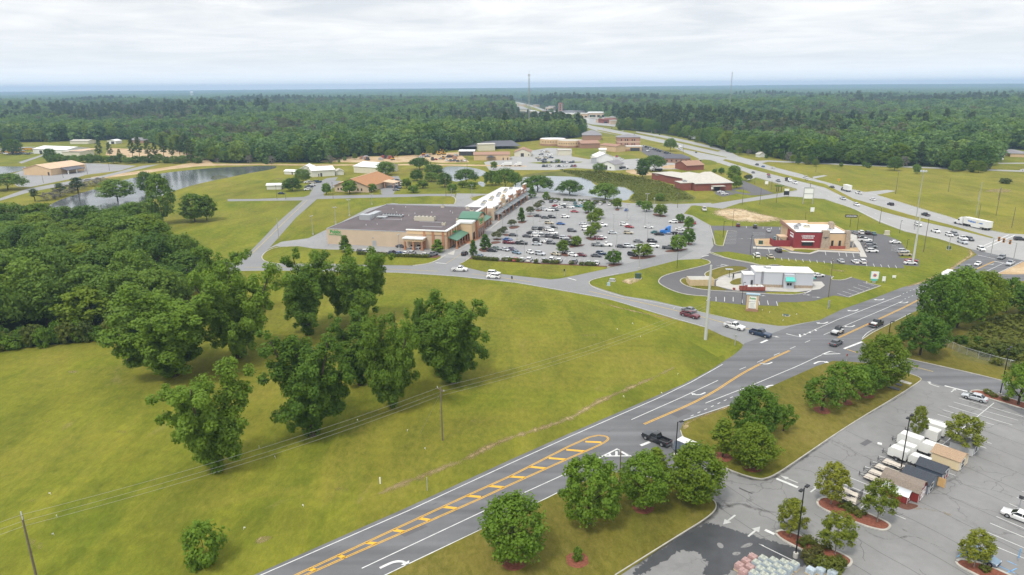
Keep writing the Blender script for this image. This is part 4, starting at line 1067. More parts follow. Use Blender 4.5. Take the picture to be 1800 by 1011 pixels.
for key,bx,by,tp,wp,lab in(('oak_a',903,985,874,116,'dense dark oval tree alone at the lower end of the lawn island'),('oak_b',1037,922,808,106,'large round bright-topped tree second along the lower lawn island'),('oak_a',1130,893,798,84,'dark tree squeezed in the row\'s middle behind the wooden sign post'),('oak_c',1218,882,784,104,'large yellow-green tree at the island\'s corner by the drive'),('sapling',1152,858,788,44,'small pale tree showing between the dark tree and corner tree'),('oak_c',1321,822,748,82,'light green tree on red mulch ring near the island kerb corner'),('sapling',1270,804,738,46,'slim young tree on red mulch ring beside the trailer'),('oak_b',1323,778,682,82,'full green tree behind the slim young tree on upper lawn island'),('oak_d',1377,758,712,44,'small tree tucked beside the full green tree on upper lawn island'),('oak_d',1445,722,664,70,'dark low tree on mulch ring, first of the middle trio'),('oak_d',1484,707,640,74,'dark tree on mulch ring, middle of the trio'),('oak_d',1522,695,642,62,'lower tree leaning against the tall entrance tree'),('oak_c',1548,680,590,82,'tall tree at the car park entrance with yellowish top'),('oak_b',1617,624,555,84,'round ball-shaped tree alone between entrance drive and wetland'),('oak_a',1642,592,484,78,'dark tall tree at the near end of the roadside clump'),('oak_a',1682,576,472,78,'tallest tree in the middle of the roadside clump'),('oak_c',1724,562,478,72,'tree at the far end of the roadside clump'),('oak_d',1768,548,490,60,'smaller tree behind the roadside clump near the crossroads'),('oak_d',1796,552,503,60,'tree at the frame edge behind the wetland'),('oak_d',1790,712,640,66,'pale-stemmed tree on the red mulch bed by silver sedan'),):
 T(tree_px(key,bx,by,tp,wp),lab,'tree',OG)
for q in((1445,722),(1484,707),(1522,695),(1321,822),(1270,804),(903,990),(1130,893),(1015,985)):
 g=P(*q);sheet_pts('mulch_ring',[(g.x+1.7*math.cos(a*.4488)*random.Random(a+q[0]).uniform(.85,1.15),g.y+1.7*math.sin(a*.4488))for a in range(14)],0.085,'mulch')
for key,bx,by,tp,wp,lab in(('sycamore_a',1460,887,815,56,'thin tree at the tip of the upper red mulch island'),('sycamore_b',1542,918,846,56,'yellowish thin tree beside the red barn shed'),('sycamore_a',1389,944,878,52,'thin tree beside the tall twin-head lamp post on lower mulch island'),('sycamore_b',1468,975,904,60,'open tree on the lower red mulch island\'s far end'),('sycamore_a',1611,772,714,30,'narrow sparse tree rising between the white cargo trailers'),('sycamore_b',1690,792,731,60,'leafy tree in front of the grey shed'),('sycamore_b',1712,998,935,56,'yellowish tree over the blue-grey hatchback')):
 T(tree_px(key,bx,by,tp,wp),lab,'tree','thin trees in the near car park beds')
for key,bx,by,tp,wp,zone in([('conical',*q,'between shop drive and parked cars')for q in((916.7,390,365,14),(831.8,450,422,15),(853,438.6,412,20),(607,443,414,21),(770,443.6,421,23),(935,348,328,15),(960,351,337,14))]+[('crape',*q,'along the shop front drive')for q in((900,398,386,18),(872.7,421,407,21),(880,413,402,15),(886,409,398,15),(932,377,363,18),(945,368,356,17),(951,359,352,14))]+[('lot_b',*q,'in the plaza car park')for q in((989,446,422,23),(1013,433,415,21),(1038,419,399,21),(1046,407,391,22),(1042,393,374,25),(1051,384,366,21),(1085,367,348,18),(1131,451,429,34),(1160.5,380,359,25))]+[('lot_a',*q,'in the plaza car park')for q in((1034,374,354,24),(1079,465,440,30),(1190.5,441,413,29),(1210,431,402,22),(1210.6,404,381,19),(1196,391,376,17),(1136,372,353,21),(1124,363,352,13))]):
 o=tree_px(key,bx,by,tp,wp)
 base={'conical':'dark cone-shaped tree','crape':'pale low crape myrtle','lot_b':'light green round tree','lot_a':'darker green round tree'}[key]
 register(o,base,'tree',zone,'the shop entrance',P(840,440),'trees in the plaza beds')
for i,(x,y)in enumerate([K2(200+30*k,682+2.3*k)for k in range(9)]+[K2(515+30*k,698+2.2*k)for k in range(7)]+[K2(852,716),K2(940,720),K2(970,722),K2(1015,725),K2(1045,727),K2(1075,728),K2(1220,735),K2(1332,745),K2(1385,745),K2(1420,748),K2(1460,750)]+[K1(800+38*k,655+1.2*k)for k in range(10)]+[K1(430+40*k,632+1.5*k)for k in range(8)]):
 g=P(x,y+2.0)
 o=tree('small_bush',g.x,g.y,1.5,2.2)
 T(o,'clipped low hedge bush along the grocery car park edge','bush','clipped hedge bushes along the plaza edge')
for i,(x,y)in enumerate([G7(95+32*k,728+2.0*k)for k in range(25)]):
 if i%5==4:continue
 g=P(x,y)
 T(tree('small_bush',g.x,g.y,1.7,2.6),'clipped hedge bush between plaza car park and pond','bush','clipped hedge bushes facing the pond')
for(x,y),hh,ww in((L1(360,865),1.1,1.5),(L1(412,858),1.0,1.3),(L1(418,905),1.0,1.4),(L1(465,895),.9,1.2),(L1(480,935),1.0,1.4),(L1(522,920),.9,1.2)):
 g=P(x,y);T(tree('small_bush',g.x,g.y,hh,ww),'small yellow-green bush on the upper red mulch island','bush','bushes on the upper mulch island')
for(x,y),hh,ww in((L3(945,775),1.1,1.7),(L3(985,748),1.2,1.7),(L3(1040,775),1.1,1.5),(L3(1130,800),1.3,1.7)):
 g=P(x,y);T(tree('small_bush',g.x,g.y,hh,ww),'small green bush on the lower red mulch island','bush','bushes on the lower mulch island')
for(x,y),hh,ww in((L3(1000,880),1.5,2.4),(L3(1060,850),1.5,2.0),(L3(1020,930),1.2,2.2)):
 g=P(x,y);T(tree('dry_bush',g.x,g.y,hh,ww),'withered brown plant heaped beside the lamp post footing','bush','withered plants by the lamp post')
for(x,y),hh,ww in((L3(1110,960),1.9,2.4),(L3(1180,985),2.2,2.4),(L3(1230,960),2.0,2.0)):
 g=P(x,y);T(tree('bush',g.x,g.y,hh,ww),'leafy potted-looking bush at the lower mulch island\'s edge','bush','leafy bushes at the lower mulch island')
for(x,y),hh,ww in((L2(1510,597),1.2,1.9),(L2(1555,622),1.1,1.7),(L2(1650,645),1.0,1.7)):
 g=P(x,y);T(tree('small_bush',g.x,g.y,hh,ww),'low bush on the red mulch by the silver sedan','bush','bushes by the silver sedan')
g=P(*L4(1040,985));T(tree('small_bush',g.x,g.y,1.1,1.6),'small bush on the mulch behind the blue-grey hatchback','bush')
T(tree_px('dark_bush',362,992,918,74),'lone dark round shrub in the grass by the road','shrub')
T(tree_px('dark_bush',1015,985,962,20),'tiny shrub on a mulch ring on the lower lawn island','shrub')
T(tree_px('bush',1697+70,323,313,19),'lone dark shrub out in the wide pasture','shrub')
for i,(x,y,hp,wp)in enumerate(((1690,603,590,26),(1720,604,592,26),(1738,612,596,34),(1760,622,604,36),(1785,632,612,38),(1800,640,622,30),(1735,625,612,30),(1712,616,604,24),(1775,612,598,28),(1798,618,604,30),(1752,640,628,22),(1790,652,636,28))):
 T(tree_px('dark_bush' if i in(0,1)else 'bush',x,y,hp,wp),'dark shrub at the wetland edge behind the chain-link fence' if i<2 else 'yellow-green wetland shrub behind the chain-link fence','shrub','shrubs in the fenced wetland')
for key,bx,by,tp,wp,lab in(('live_oak',945,336,309,58,'broad dark live oak on the pond bank nearest the shop row'),('live_oak',1001,342,317,48,'broad live oak in the middle of the pond bank'),('live_oak',1064,351,322,53,'wide live oak at the pond bank\'s marshy end'),('live_oak',906,326,303,26,'dark tree at the pond\'s edge behind the shop row roof'),('wood_0',1053,303,287,23,'round tree in front of the white gabled sheds'),('wood_1',1129,312,279,26,'tall dense tree alone beside the gravel yard'),('wood_2',1150,301,273,42,'spreading tree beside the brown storage yard'),('wood_2',1178,266,243,24,'open-crowned tree on the highway verge'),('wood_0',1160,353,340,17,'round green bush-like tree at the marsh corner'),('lot_a',1042,278,270,7,'small tree on the courthouse lawn'),('lot_a',980,285,280,11,'small tree in the public car park'),('wood_1',1289,318,291,26,'tall tree behind the brick clinic'),('wood_0',1295,331,308,19,'dark bushy tree at the brick clinic\'s corner'),('lot_a',1268,306,295,12,'small round tree on the highway lawn by clinic'),('lot_a',1256,304,297,9,'smallest round tree on the highway lawn by clinic'),('crape',1315,318,307,17,'thin grey tree in front of clinic car park'),('wood_0',514,336,313,34,'round tree beside the parked cars of the tan-roofed hall'),('wood_0',533,320,297,29,'round tree in front of the white metal hall'),('lot_a',574,342,322,17,'small tree at the tan-roofed hall\'s drive'),('lot_a',615,341,317,27,'round tree against the tan-roofed hall\'s front'),('lot_a',654,338,323,16,'small tree at the tan-roofed hall\'s right corner'),('wood_0',678,308,284,34,'large round tree behind the tan-roofed hall'),('wood_2',738,298,277,37,'wide tree beyond the lane at the small pond'),('wood_0',763,308,289,36,'bushy tree on the small pond\'s near bank'),('wood_0',733,318,299,25,'tree among the park group, farthest from the pond'),('wood_0',759,319,303,27,'low tree in the middle of the park group'),('wood_0',782,329,304,27,'tree of the park group beside the wooden pole'),('wood_2',819,324,297,44,'largest tree of the park group, by the small pond'),('lot_a',795,338,323,19,'small dark round tree by the lane'),('lot_b',813,330,318,17,'small pale tree under the largest park tree'),('lot_b',829,332,320,18,'small pale tree on the street side of the largest park tree'),('lot_a',727,339,326,19,'low dark bushy tree beside white pickup'),('lot_b',715,331,314,18,'pale tree beside the hall\'s parked cars'),('lot_b',743,331,317,22,'pale loose tree in the park lawn'),('lot_b',868,298,284,14,'lone small tree on the grass beyond the small pond'),('wood_0',865,326,300,32,'dark tree between the ponds'),('wood_2',888,334,296,48,'large dark tree between the ponds behind the shop row'),('wood_1',343,390,341,52,'big dark tree standing out in the green field'),('wood_3',364,388,343,38,'lighter tree growing against the big dark field tree'),('wood_1',287,394,306,48,'tall dark tree at the corner of the wood by the pond'),('wood_0',207,352,316,60,'bushy tree on the pond\'s near bank'),('wood_1',258,340,302,30,'small tree standing on the pond bank'),('wood_2',14,334,305,62,'dark spreading tree beside the lane at the frame edge'),('wood_0',22,272,245,34,'tree beside the parked school buses'),('wood_0',90,284,261,22,'dark tree in front of the white depot'),('wood_1',1338,275,236,26,'tall bright green tree by the highway houses'),('wood_2',1295,268,245,34,'dark spreading tree by the highway houses'),('wood_2',1320,268,243,30,'dark tree beside the bright green highway tree'),('wood_2',1436,287,252,50,'broad dark tree at the pasture edge'),('wood_0',1502,289,264,36,'round tree at the pasture edge'),('wood_3',1545,291,268,34,'pale tree at the pasture edge'),('wood_0',1572,300,276,24,'dark tree in front of the pasture edge row'),('wood_0',1612,306,291,13,'small dark tree out in the pasture'),('wood_1',1583,290,255,40,'bright tall tree behind the pasture edge row'),('wood_2',1668,297,263,34,'dark tree at the pasture edge by white house'),('wood_2',1715,298,254,58,'large spreading tree beside the white house')):
 T(tree_px(key,bx,by,tp,wp),lab,'tree')
for i,(x,y,tp,wp)in enumerate(((85,352,338,30),(105,347,332,30),(122,340,325,30),(140,334,320,30),(160,328,315,30),(178,324,312,26),(1080,262+0,255,10))):
 if i<6:T(tree_px('bare_tree',x,y,tp,wp),'bare grey leafless tree along the pond\'s lane side','tree','bare trees by the pond')
for x,y,tp,wp in((62,354,332,18),(107,345,322,22),(138,340,312,26)):
 T(tree_px('pine_b',x,y,tp,wp),'small dark pine among the bare grey trees','tree','pines by the pond')
def inside(poly,x,y):
 c=False;n=len(poly)
 for i in range(n):
  (x0,y0),(x1,y1)=poly[i],poly[(i+1)%n]
  if(y0>y)!=(y1>y)and x<(x1-x0)*(y-y0)/(y1-y0)+x0:c=not c
 return c
def W2(px):return[(P(*q).x,P(*q).y)for q in px]
def scatter(poly,step,seed,jit=0.4):
 r=random.Random(seed)
 xs=[p[0]for p in poly];ys=[p[1]for p in poly]
 res=[]
 y=min(ys);k=0
 while y<max(ys):
  x=min(xs)+(k%2)*step/2
  while x<max(xs):
   a,b=x+r.uniform(-jit,jit)*step,y+r.uniform(-jit,jit)*step
   if inside(poly,a,b):res.append((a,b))
   x+=step
  y+=step*0.87;k+=1
 return res
WOOD=W2([(-230,660),(-60,625),(0,614),(120,604),(250,590),(330,560),(340,500),(326,478),(305,452),(290,432),(282,415),(270,398),(230,388),(150,398),(80,400),(20,404),(-60,420),(-230,470)])
sheet_pts('woodland_floor',WOOD,0.03,'woodland_floor')
rw=random.Random(3)
pts=scatter(WOOD,12.0,8)
for(x,y)in pts:
 k=rw.choice(['wood_0','wood_1','wood_2','wood_4','wood_0','wood_4','wood_3'])
 h_=rw.uniform(10.5,19.0)*max(0.62,min(1.0,1.0-(y-190)/420.0))
 lab='bright green broadleaf tree in the dense wood' if k=='wood_3' else('flat-topped dark broadleaf tree in the dense wood' if k=='wood_2' else 'dark green broadleaf tree in the dense wood')
 T(tree(k,x,y,h_,rw.uniform(12.5,16.5)),lab+' beside the pecan field','tree','trees of the wood beside the field: '+{'wood_3':'bright','wood_2':'flat-topped'}.get(k,'dark'))
fr=[P(-60,626),P(0,617),P(40,614),P(120,606),P(170,602),P(250,592)]
for i in range(22):
 a=i/21.0*(len(fr)-1);j=int(min(len(fr)-2,a));g=fr[j].lerp(fr[j+1],a-j)
 T(tree('dark_bush' if i%3 else 'bush',g.x+rw.uniform(-1,1),g.y+rw.uniform(0,3),rw.uniform(3.2,6.0),rw.uniform(4,6)),'leafy shrub at the wood\'s foot facing the field','shrub','shrubs along the foot of the wood')
print('wood trees',len(pts))
EDGE_L=[(-60,256),(0,251),(60,250),(138,248),(225,245),(262,250),(300,262),(330,272),(370,285),(410,287),(450,286),(500,286),(563,287),(600,280),(625,276),(680,274),(725,273),(750,269),(805,264),(850,257),(900,251),(955,246),(1000,244),(1025,240)]
EDGE_R=[(1086,228),(1125,231),(1165,236),(1200,241),(1240,252),(1275,264),(1300,268),(1350,275),(1385,282),(1420,287),(1490,289),(1560,291),(1625,294),(1680,297),(1740,299)]
rf=random.Random(17)
FRONT=[]
for e,edge in enumerate((EDGE_L,EDGE_R)):
 pts3=[P(*q)for q in edge]
 for row in range(2):
  for i in range(len(pts3)-1):
   a,b=pts3[i],pts3[i+1]
   n=max(1,int((b-a).length/(12.5+4*row)))
   for k in range(n):
    g=a.lerp(b,(k+rf.uniform(0.1,0.9))/n)
    back=5+row*13+rf.uniform(-3,6)
    x,y=g.x*(1+back/g.length),g.y*(1+back/g.length)
    FRONT.append((x,y,row,e))
EDGEPTS=[]
for e,edge in enumerate((EDGE_L,EDGE_R)):
 pts3=[P(*q)for q in edge]
 for i in range(44):
  a=rf.uniform(0,len(pts3)-1.001);j=int(a);g=pts3[j].lerp(pts3[j+1],a-j)
  if e==0 and(170<edge[j][0]<345 or edge[j][0]>780):continue
  s_=1-rf.uniform(2,26)/g.length
  k=rf.choice(['dark_bush','bush','wood_3','wood_0','dark_bush','bare_tree'])
  T(tree(k,g.x*s_,g.y*s_,rf.uniform(2.5,5)if 'bush' in k else rf.uniform(5,9)),('grey twiggy tree' if k=='bare_tree' else 'leafy shrub' if 'bush' in k else 'small broadleaf tree')+' straggling before the forest edge'+(' by the pasture' if e else ' by the yards'),'tree' if 'bush' not in k else 'shrub','stragglers before the forest edge: '+('bush' if 'bush' in k else 'bare' if k=='bare_tree' else 'tree')+(' highway' if e else ' pond'))
KF=['wood_0','wood_1','wood_2','wood_3','wood_4','pine_a','pine_b']
NM={'wood_0':'round dark broadleaf tree','wood_1':'tall oval broadleaf tree','wood_2':'flat-topped broadleaf tree','wood_3':'bright green broadleaf tree','wood_4':'large broadleaf tree','pine_a':'tall pine','pine_b':'shorter pine'}
for x,y,row,e in FRONT:
 if row:continue
 k=rf.choice(KF if e else KF[:5]+['wood_3'])
 if e==0 and row==1:k=rf.choice(KF)
 h_=(rf.uniform(13,20)if e else rf.uniform(10,17))+3*row if not k.startswith('pine')else rf.uniform(16,21)
 T(tree(k,x,y,h_),NM[k]+(' in the forest\'s front rows beyond the pasture and highway' if e else ' in the forest\'s front rows beyond ponds and yards'),'tree',('highway' if e else 'pond')+' side forest front: '+NM[k])
for x,y,tp in((178,285,245),(195,284,250),(235,286,243),(247,286,240),(262,287,246),(290,287,238),(318,285,240),(330,284,236),(338,286,244),(275,286,250),(212,287,262),(305,287,250)):
 T(tree_px('pine_a',x,y,tp),'tall thin pine in front of the sandy depot yard','tree','pines in front of the depot yard')
for i,(x,y)in enumerate([(92+13.5*k,287+rf.uniform(-2,1))for k in range(20)]):
 T(tree_px('dark_bush' if i%2 else 'wood_0',x,y,y-rf.uniform(10,16),18),'dark low bushy tree in the belt below the depot yard','tree','bushy belt below the depot yard')
for i in range(26):
 x=905+5*i+rf.uniform(-2,2);y=226-0.0*i+rf.uniform(-6,14)
 if x>1028:continue
 k=rf.choice(KF[:5])
 T(tree_px(k,x,y,y-14),NM[k]+' in the wood before the distant town','tree','wood before the town: '+NM[k])
protos=bpy.data.collections.new('forest_crowns')
def crown_proto(i,seed,h,wd,m,n=26,per=14,leaf=1.5,shape='round'):
 r=random.Random(seed);cl=[]
 for k in range(n):
  u=(k+.5)/n;t=0.05+0.92*u
  rad=math.sqrt(max(0.02,1-((t-0.45)/0.58)**2))if shape=='round' else(1-t)**0.6
  a=k*2.4+r.uniform(-.4,.4);rr=wd/2*rad*r.uniform(0.55,1.0);s=wd*0.17
  z0=0.10 if shape=='round' else 0.35
  cl.append(((rr*math.cos(a),rr*math.sin(a),h*(z0+(1-z0)*t)),(s,s,s*.75),per))
 ob=bpy.data.objects.new('crown_%02d'%i,leaf_mesh('crown',cl,leaf,seed,m,0.6))
 protos.objects.link(ob)
for i,a in enumerate(((71,14,12,'forest_leaf'),(72,16,11,'forest_leaf'),(73,12,13,'forest_leaf'),(74,15,12,'wood_leaf'))):crown_proto(i,*a)
crown_proto(4,75,20,7,'pine_needle',shape='cone');crown_proto(5,76,18,7,'pine_needle',shape='cone')
leaf_mat('light_forest_leaf',(0.060,0.125,0.024),(0.215,0.300,0.060),scale=0.01,trans=0.4)
leaf_mat('olive_forest_leaf',(0.055,0.070,0.030),(0.160,0.170,0.075),scale=0.01,trans=0.35)
crown_proto(9,77,14,13,'light_forest_leaf');crown_proto(10,78,15,11,'olive_forest_leaf')
def canopy_proto(i,seed,size,h):
 r=random.Random(seed);cl=[]
 for k in range(30):
  x,y=r.uniform(-.5,.5)*size,r.uniform(-.5,.5)*size
  s=r.uniform(4,7)
  cl.append(((x,y,h-s*0.6+r.uniform(-4.5,3.5)),(s,s,s*0.8),14))
 ob=bpy.data.objects.new('crown_%02d'%i,leaf_mesh('crown',cl,4.2,seed,'forest_leaf',1.0,0.9))
 protos.objects.link(ob)
for i in range(3):canopy_proto(6+i,81+i,42,12)
HWY=[P(*q)for q in((1260,270),(1213,258),(1118,236),(1040,222),(990,204),(960,195),(935,188),(905,180),(868,172.6))]
def near_hwy(x,y,d):
 for i in range(len(HWY)-1):
  a,b=HWY[i],HWY[i+1]
  ab=b-a;t=max(0,min(1,((x-a.x)*ab.x+(y-a.y)*ab.y)/(ab.x**2+ab.y**2)))
  if math.hypot(x-a.x-t*ab.x,y-a.y-t*ab.y)<d:return True
 return False
TOWN=W2([(905,214),(1000,222),(1035,226),(1085,229),(1092,217),(1060,205),(1000,196),(960,192),(930,198),(900,205)])
ZONE_L=W2([(-260,262)]+EDGE_L+[(1030,226),(1000,214),(950,204),(905,205),(900,185),(868,174.2),(-260,174.2)])
ZONE_R=W2([(2060,310),(1850,290),(1790,262),(1755,262),(1740,299)][::-1]+[(2060,280),(2060,174.2),(875,174.2),(905,180),(990,198),(1060,206),(1090,218)])if False else W2(EDGE_R+[(1760,262),(1900,268),(2150,275),(2150,174.2),(880,174.2),(910,182),(1000,199),(1062,208),(1088,220)])
rng=np.random.default_rng(9)
FP=[]
def fill(zone,d0,d1,step,big):
 xs=[p[0]for p in zone];
 y=d0
 while y<d1:
  x0,x1=max(min(xs),-y*1.0-60),min(max(xs),y*1.0+60)
  n=int((x1-x0)/step)
  jx=rng.uniform(-.45,.45,n)*step;jy=rng.uniform(-.45,.45,n)*step
  for k in range(n):
   a,b=x0+(k+.5)*step+jx[k],y+jy[k]
   if inside(zone,a,b)and not near_hwy(a,b,52)and not inside(TOWN,a,b):FP.append((a,b,big))
  y+=step*0.9
front_cells={(int(x//9),int(y//9))for x,y,_,_ in FRONT}
fill(ZONE_L,520,1500,12.5,0);fill(ZONE_R,520,1500,12.5,0)
fill(ZONE_L,1500,3200,17,1);fill(ZONE_R,1500,3200,17,1)
y=3200.0
while y<12400:
 step=26 if y<6000 else(36 if y<8500 else 46)
 half=y*0.95
 n=int(2*half/step)
 jx=rng.uniform(-.45,.45,n)*step;jy=rng.uniform(-.45,.45,n)*step
 for k in range(n):
  a,b=-half+(k+.5)*step+jx[k],y+jy[k]
  if near_hwy(a,b,95):continue
  g=math.sin(a*0.0021+1.3)*math.cos(b*0.0013+a*0.0004)+0.5*math.sin(a*0.006+b*0.002)
  if g>1.02:continue
  FP.append((a,b,2 if y<6000 else(3 if y<8500 else 4)))
 y+=step*0.85
FP+=[(x,y,0)for x,y,row,e in FRONT if row]
front_cells={(int(x//9),int(y//9))for x,y,r_,_ in FRONT if not r_}
FP=[q for q in FP if(int(q[0]//9),int(q[1]//9))not in front_cells]
print('forest instances',len(FP))
def forest_object():
 n=len(FP)
 arr=np.array(FP)
 gz=np.zeros(n)
 far=np.where(arr[:,1]>3500)[0]
 for i in far:gz[i]=ground_z(arr[i,0],arr[i,1])
 co=np.stack([arr[:,0],arr[:,1],gz],axis=1).astype(np.float32)
 big=arr[:,2].astype(int)
 sc_=rng.uniform(0.8,1.5,n)
 stand=0.5+0.5*np.sin(arr[:,0]*0.011+2)*np.cos(arr[:,1]*0.008)
 sc_*=0.8+0.4*stand
 sc_=np.where(big>=2,np.minimum(sc_,1.25),sc_)
 pine=(np.sin(arr[:,0]*0.006+0.5)+np.cos(arr[:,1]*0.005+arr[:,0]*0.002)+rng.normal(0,0.7,n))>1.25
 ix=np.where(pine,rng.integers(4,6,n),rng.integers(0,4,n))
 sp=np.sin(arr[:,0]*0.0095+1.7)*np.cos(arr[:,1]*0.0065+0.6)+rng.normal(0,0.55,n)
 ix=np.where(sp>0.85,9,np.where(sp<-1.05,10,ix))
 ix=np.where(big>=2,rng.integers(6,9,n),ix)
 sc_=np.where(big==1,sc_*1.3,sc_)
 sxy=np.where(big==3,1.35,np.where(big==4,1.9,1.0))
 me=bpy.data.meshes.new('forest');me.vertices.add(n);me.vertices.foreach_set('co',co.ravel())
 for nm,ty,val in(('sz','FLOAT',sc_),('sxy','FLOAT',sc_*sxy),('rz','FLOAT',rng.uniform(0,6.28,n)),('ix','INT',ix)):
  at=me.attributes.new(nm,ty,'POINT');at.data.foreach_set('value',val.astype(np.float32 if ty=='FLOAT' else np.int32))
 me.update()
 o=mesh_obj('forest',me)
 g=bpy.data.node_groups.new('forest','GeometryNodeTree')
 g.interface.new_socket('Geometry',in_out='INPUT',socket_type='NodeSocketGeometry')
 g.interface.new_socket('Geometry',in_out='OUTPUT',socket_type='NodeSocketGeometry')
 gi=g.nodes.new('NodeGroupInput');go=g.nodes.new('NodeGroupOutput')
 iop=g.nodes.new('GeometryNodeInstanceOnPoints');ci=g.nodes.new('GeometryNodeCollectionInfo')
 ci.inputs['Collection'].default_value=protos;ci.inputs['Separate Children'].default_value=True;ci.inputs['Reset Children'].default_value=True
 def attr(nm,ty='FLOAT'):
  q=g.nodes.new('GeometryNodeInputNamedAttribute');q.data_type=ty;q.inputs['Name'].default_value=nm
  return[s for s in q.outputs if s.enabled and s.name=='Attribute'][0]
 cx=g.nodes.new('ShaderNodeCombineXYZ');g.links.new(attr('rz'),cx.inputs[2])
 cs=g.nodes.new('ShaderNodeCombineXYZ');sx=attr('sxy')
 g.links.new(sx,cs.inputs[0]);g.links.new(sx,cs.inputs[1]);g.links.new(attr('sz'),cs.inputs[2])
 g.links.new(gi.outputs[0],iop.inputs['Points']);g.links.new(ci.outputs[0],iop.inputs['Instance'])
 iop.inputs['Pick Instance'].default_value=True
 g.links.new(attr('ix','INT'),iop.inputs['Instance Index']);g.links.new(cx.outputs[0],iop.inputs['Rotation']);g.links.new(cs.outputs[0],iop.inputs['Scale'])
 g.links.new(iop.outputs[0],go.inputs[0])
 md=o.modifiers.new('forest','NODES');md.node_group=g
 tag(o,'endless green forest of pines and broadleaf trees reaching the horizon','forest',None,'stuff')
forest_object()
sheet_pts('woodland_floor',ZONE_L,0.02,'woodland_floor');sheet_pts('woodland_floor',ZONE_R,0.021,'woodland_floor')
def reeds(name,poly,step,seed,h,label,m='bush_leaf'):
 cl=[];r=random.Random(seed)
 for x,y in scatter(poly,step,seed,0.5):
  s=r.uniform(0.6,1.5)*step*0.55
  if r.random()<0.25:continue
  cl.append(((x,y,h*r.uniform(0.15,0.6)),(s,s,h*0.5),10))
 o=mesh_obj(name,leaf_mesh(name,cl,0.7,seed,m,0.9))
 tag(o,label,'marsh plants',None,'stuff')
reeds('marsh_reeds',W2([G7(200,420),G7(500,430),G7(780,450),G7(1010,490),G7(1250,540),G7(1440,610),G7(1600,720),G7(1250,745),G7(960,735),G7(990,650),G7(880,580),G7(700,590),G7(560,535),G7(400,480)]),1.7,4,1.6,'rough green reeds and weeds round the big pond')
reeds('marsh_reeds',W2([(1690,600),(1712,578),(1745,560),(1800,554),(1900,565),(1900,660),(1800,645),(1740,628)]),1.2,6,1.5,'tall reeds and weeds filling the fenced wetland')
HZ=MB();HZ.box(-13800,13800,-450,12800,-6,128)
hm=bpy.data.materials.new('haze');hm.use_nodes=True
hm.node_tree.nodes.clear()
ho=hm.node_tree.nodes.new('ShaderNodeOutputMaterial');hv=hm.node_tree.nodes.new('ShaderNodeVolumePrincipled')
hv.inputs['Color'].default_value=(0.50,0.72,0.98,1);hv.inputs['Density'].default_value=0.000135;hv.inputs['Anisotropy'].default_value=0.0
hm.node_tree.links.new(hv.outputs[0],ho.inputs['Volume'])
hz_o=HZ.build('haze',hm);hz_o['kind']='stuff';hz_o['label']='pale bluish summer haze over the forest';hz_o['category']='haze'
mat('beige_wall',(0.55,0.43,0.31),0.85,noise=0.06,scale=0.3)
mat('tan_wall',(0.60,0.43,0.26),0.85,noise=0.06,scale=0.4)
mat('brick_orange',(0.42,0.20,0.11),0.9,noise=0.14,scale=3)
mat('brick_red',(0.25,0.085,0.06),0.9,noise=0.16,scale=3)
mat('brick_brown',(0.34,0.20,0.14),0.9,noise=0.12,scale=2)
mat('dark_red',(0.25,0.035,0.04),0.8,noise=0.08,scale=1)
mat('white_trim',(0.72,0.72,0.70),0.6,noise=0.04,scale=1)
mat('white_roof',(0.78,0.78,0.77),0.5,noise=0.06,scale=0.3)
mat('white_metal',(0.72,0.72,0.69),0.45,noise=0.05,scale=0.5)
mat('cream_metal',(0.62,0.58,0.46),0.5,noise=0.05,scale=0.5)
mat('brown_roof',(0.120,0.098,0.100),0.9,noise=0.16,scale=0.12)
mat('grey_roof',(0.24,0.23,0.24),0.85,noise=0.12,scale=0.5)
mat('dark_roof',(0.11,0.11,0.125),0.85,noise=0.15,scale=0.5)
mat('tan_roof',(0.40,0.20,0.09),0.85,noise=0.12,scale=1.2)
mat('light_roof',(0.50,0.47,0.41),0.7,noise=0.08,scale=0.5)
mat('pale_tan_roof',(0.62,0.45,0.30),0.7,noise=0.1,scale=0.5)
mat('green_metal',(0.085,0.20,0.135),0.5,noise=0.08,scale=1)
mat('dark_glass',(0.025,0.03,0.035),0.12,spec=0.6)
mat('grey_metal',(0.42,0.43,0.44),0.45,metal=0.3,noise=0.08,scale=1)
mat('dark_metal',(0.05,0.05,0.055),0.5,noise=0.1,scale=2)
mat('galvanised',(0.52,0.54,0.55),0.4,metal=0.5,noise=0.08,scale=1)
mat('hvac_beige',(0.52,0.48,0.38),0.6,noise=0.06,scale=1)
mat('grey_awning',(0.22,0.24,0.25),0.6,noise=0.06)
mat('teal',(0.10,0.50,0.44),0.5,noise=0.05)
mat('sign_green',(0.03,0.32,0.07),0.5)
mat('sign_white',(0.82,0.82,0.82),0.5)
mat('sign_black',(0.02,0.02,0.022),0.5)
mat('sign_blue',(0.03,0.15,0.50),0.5)
mat('stone',(0.36,0.29,0.22),0.95,noise=0.32,scale=2.2)
mat('fence_wood',(0.56,0.44,0.26),0.9,noise=0.12,scale=2)
mat('rust_red',(0.30,0.08,0.06),0.7,noise=0.15,scale=1.5)
k=NT('ribbed_grey');tcn=k.n('ShaderNodeTexCoord')
wv=k.n('ShaderNodeTexWave');wv.inputs['Scale'].default_value=1.2;wv.bands_direction='X';k.l(tcn.outputs['Object'],wv.inputs['Vector'])
k.end(k.scale((0.53,0.55,0.60),k.rng(wv.outputs['Fac'],0.93,1.05,0,1)),0.5,0.4)
k=NT('siding_white');tcn=k.n('ShaderNodeTexCoord')
wv=k.n('ShaderNodeTexWave');wv.inputs['Scale'].default_value=0.8;wv.bands_direction='X';k.l(tcn.outputs['Object'],wv.inputs['Vector'])
k.end(k.scale((0.66,0.65,0.58),k.rng(wv.outputs['Fac'],0.94,1.05,0,1)),0.55,0.4)
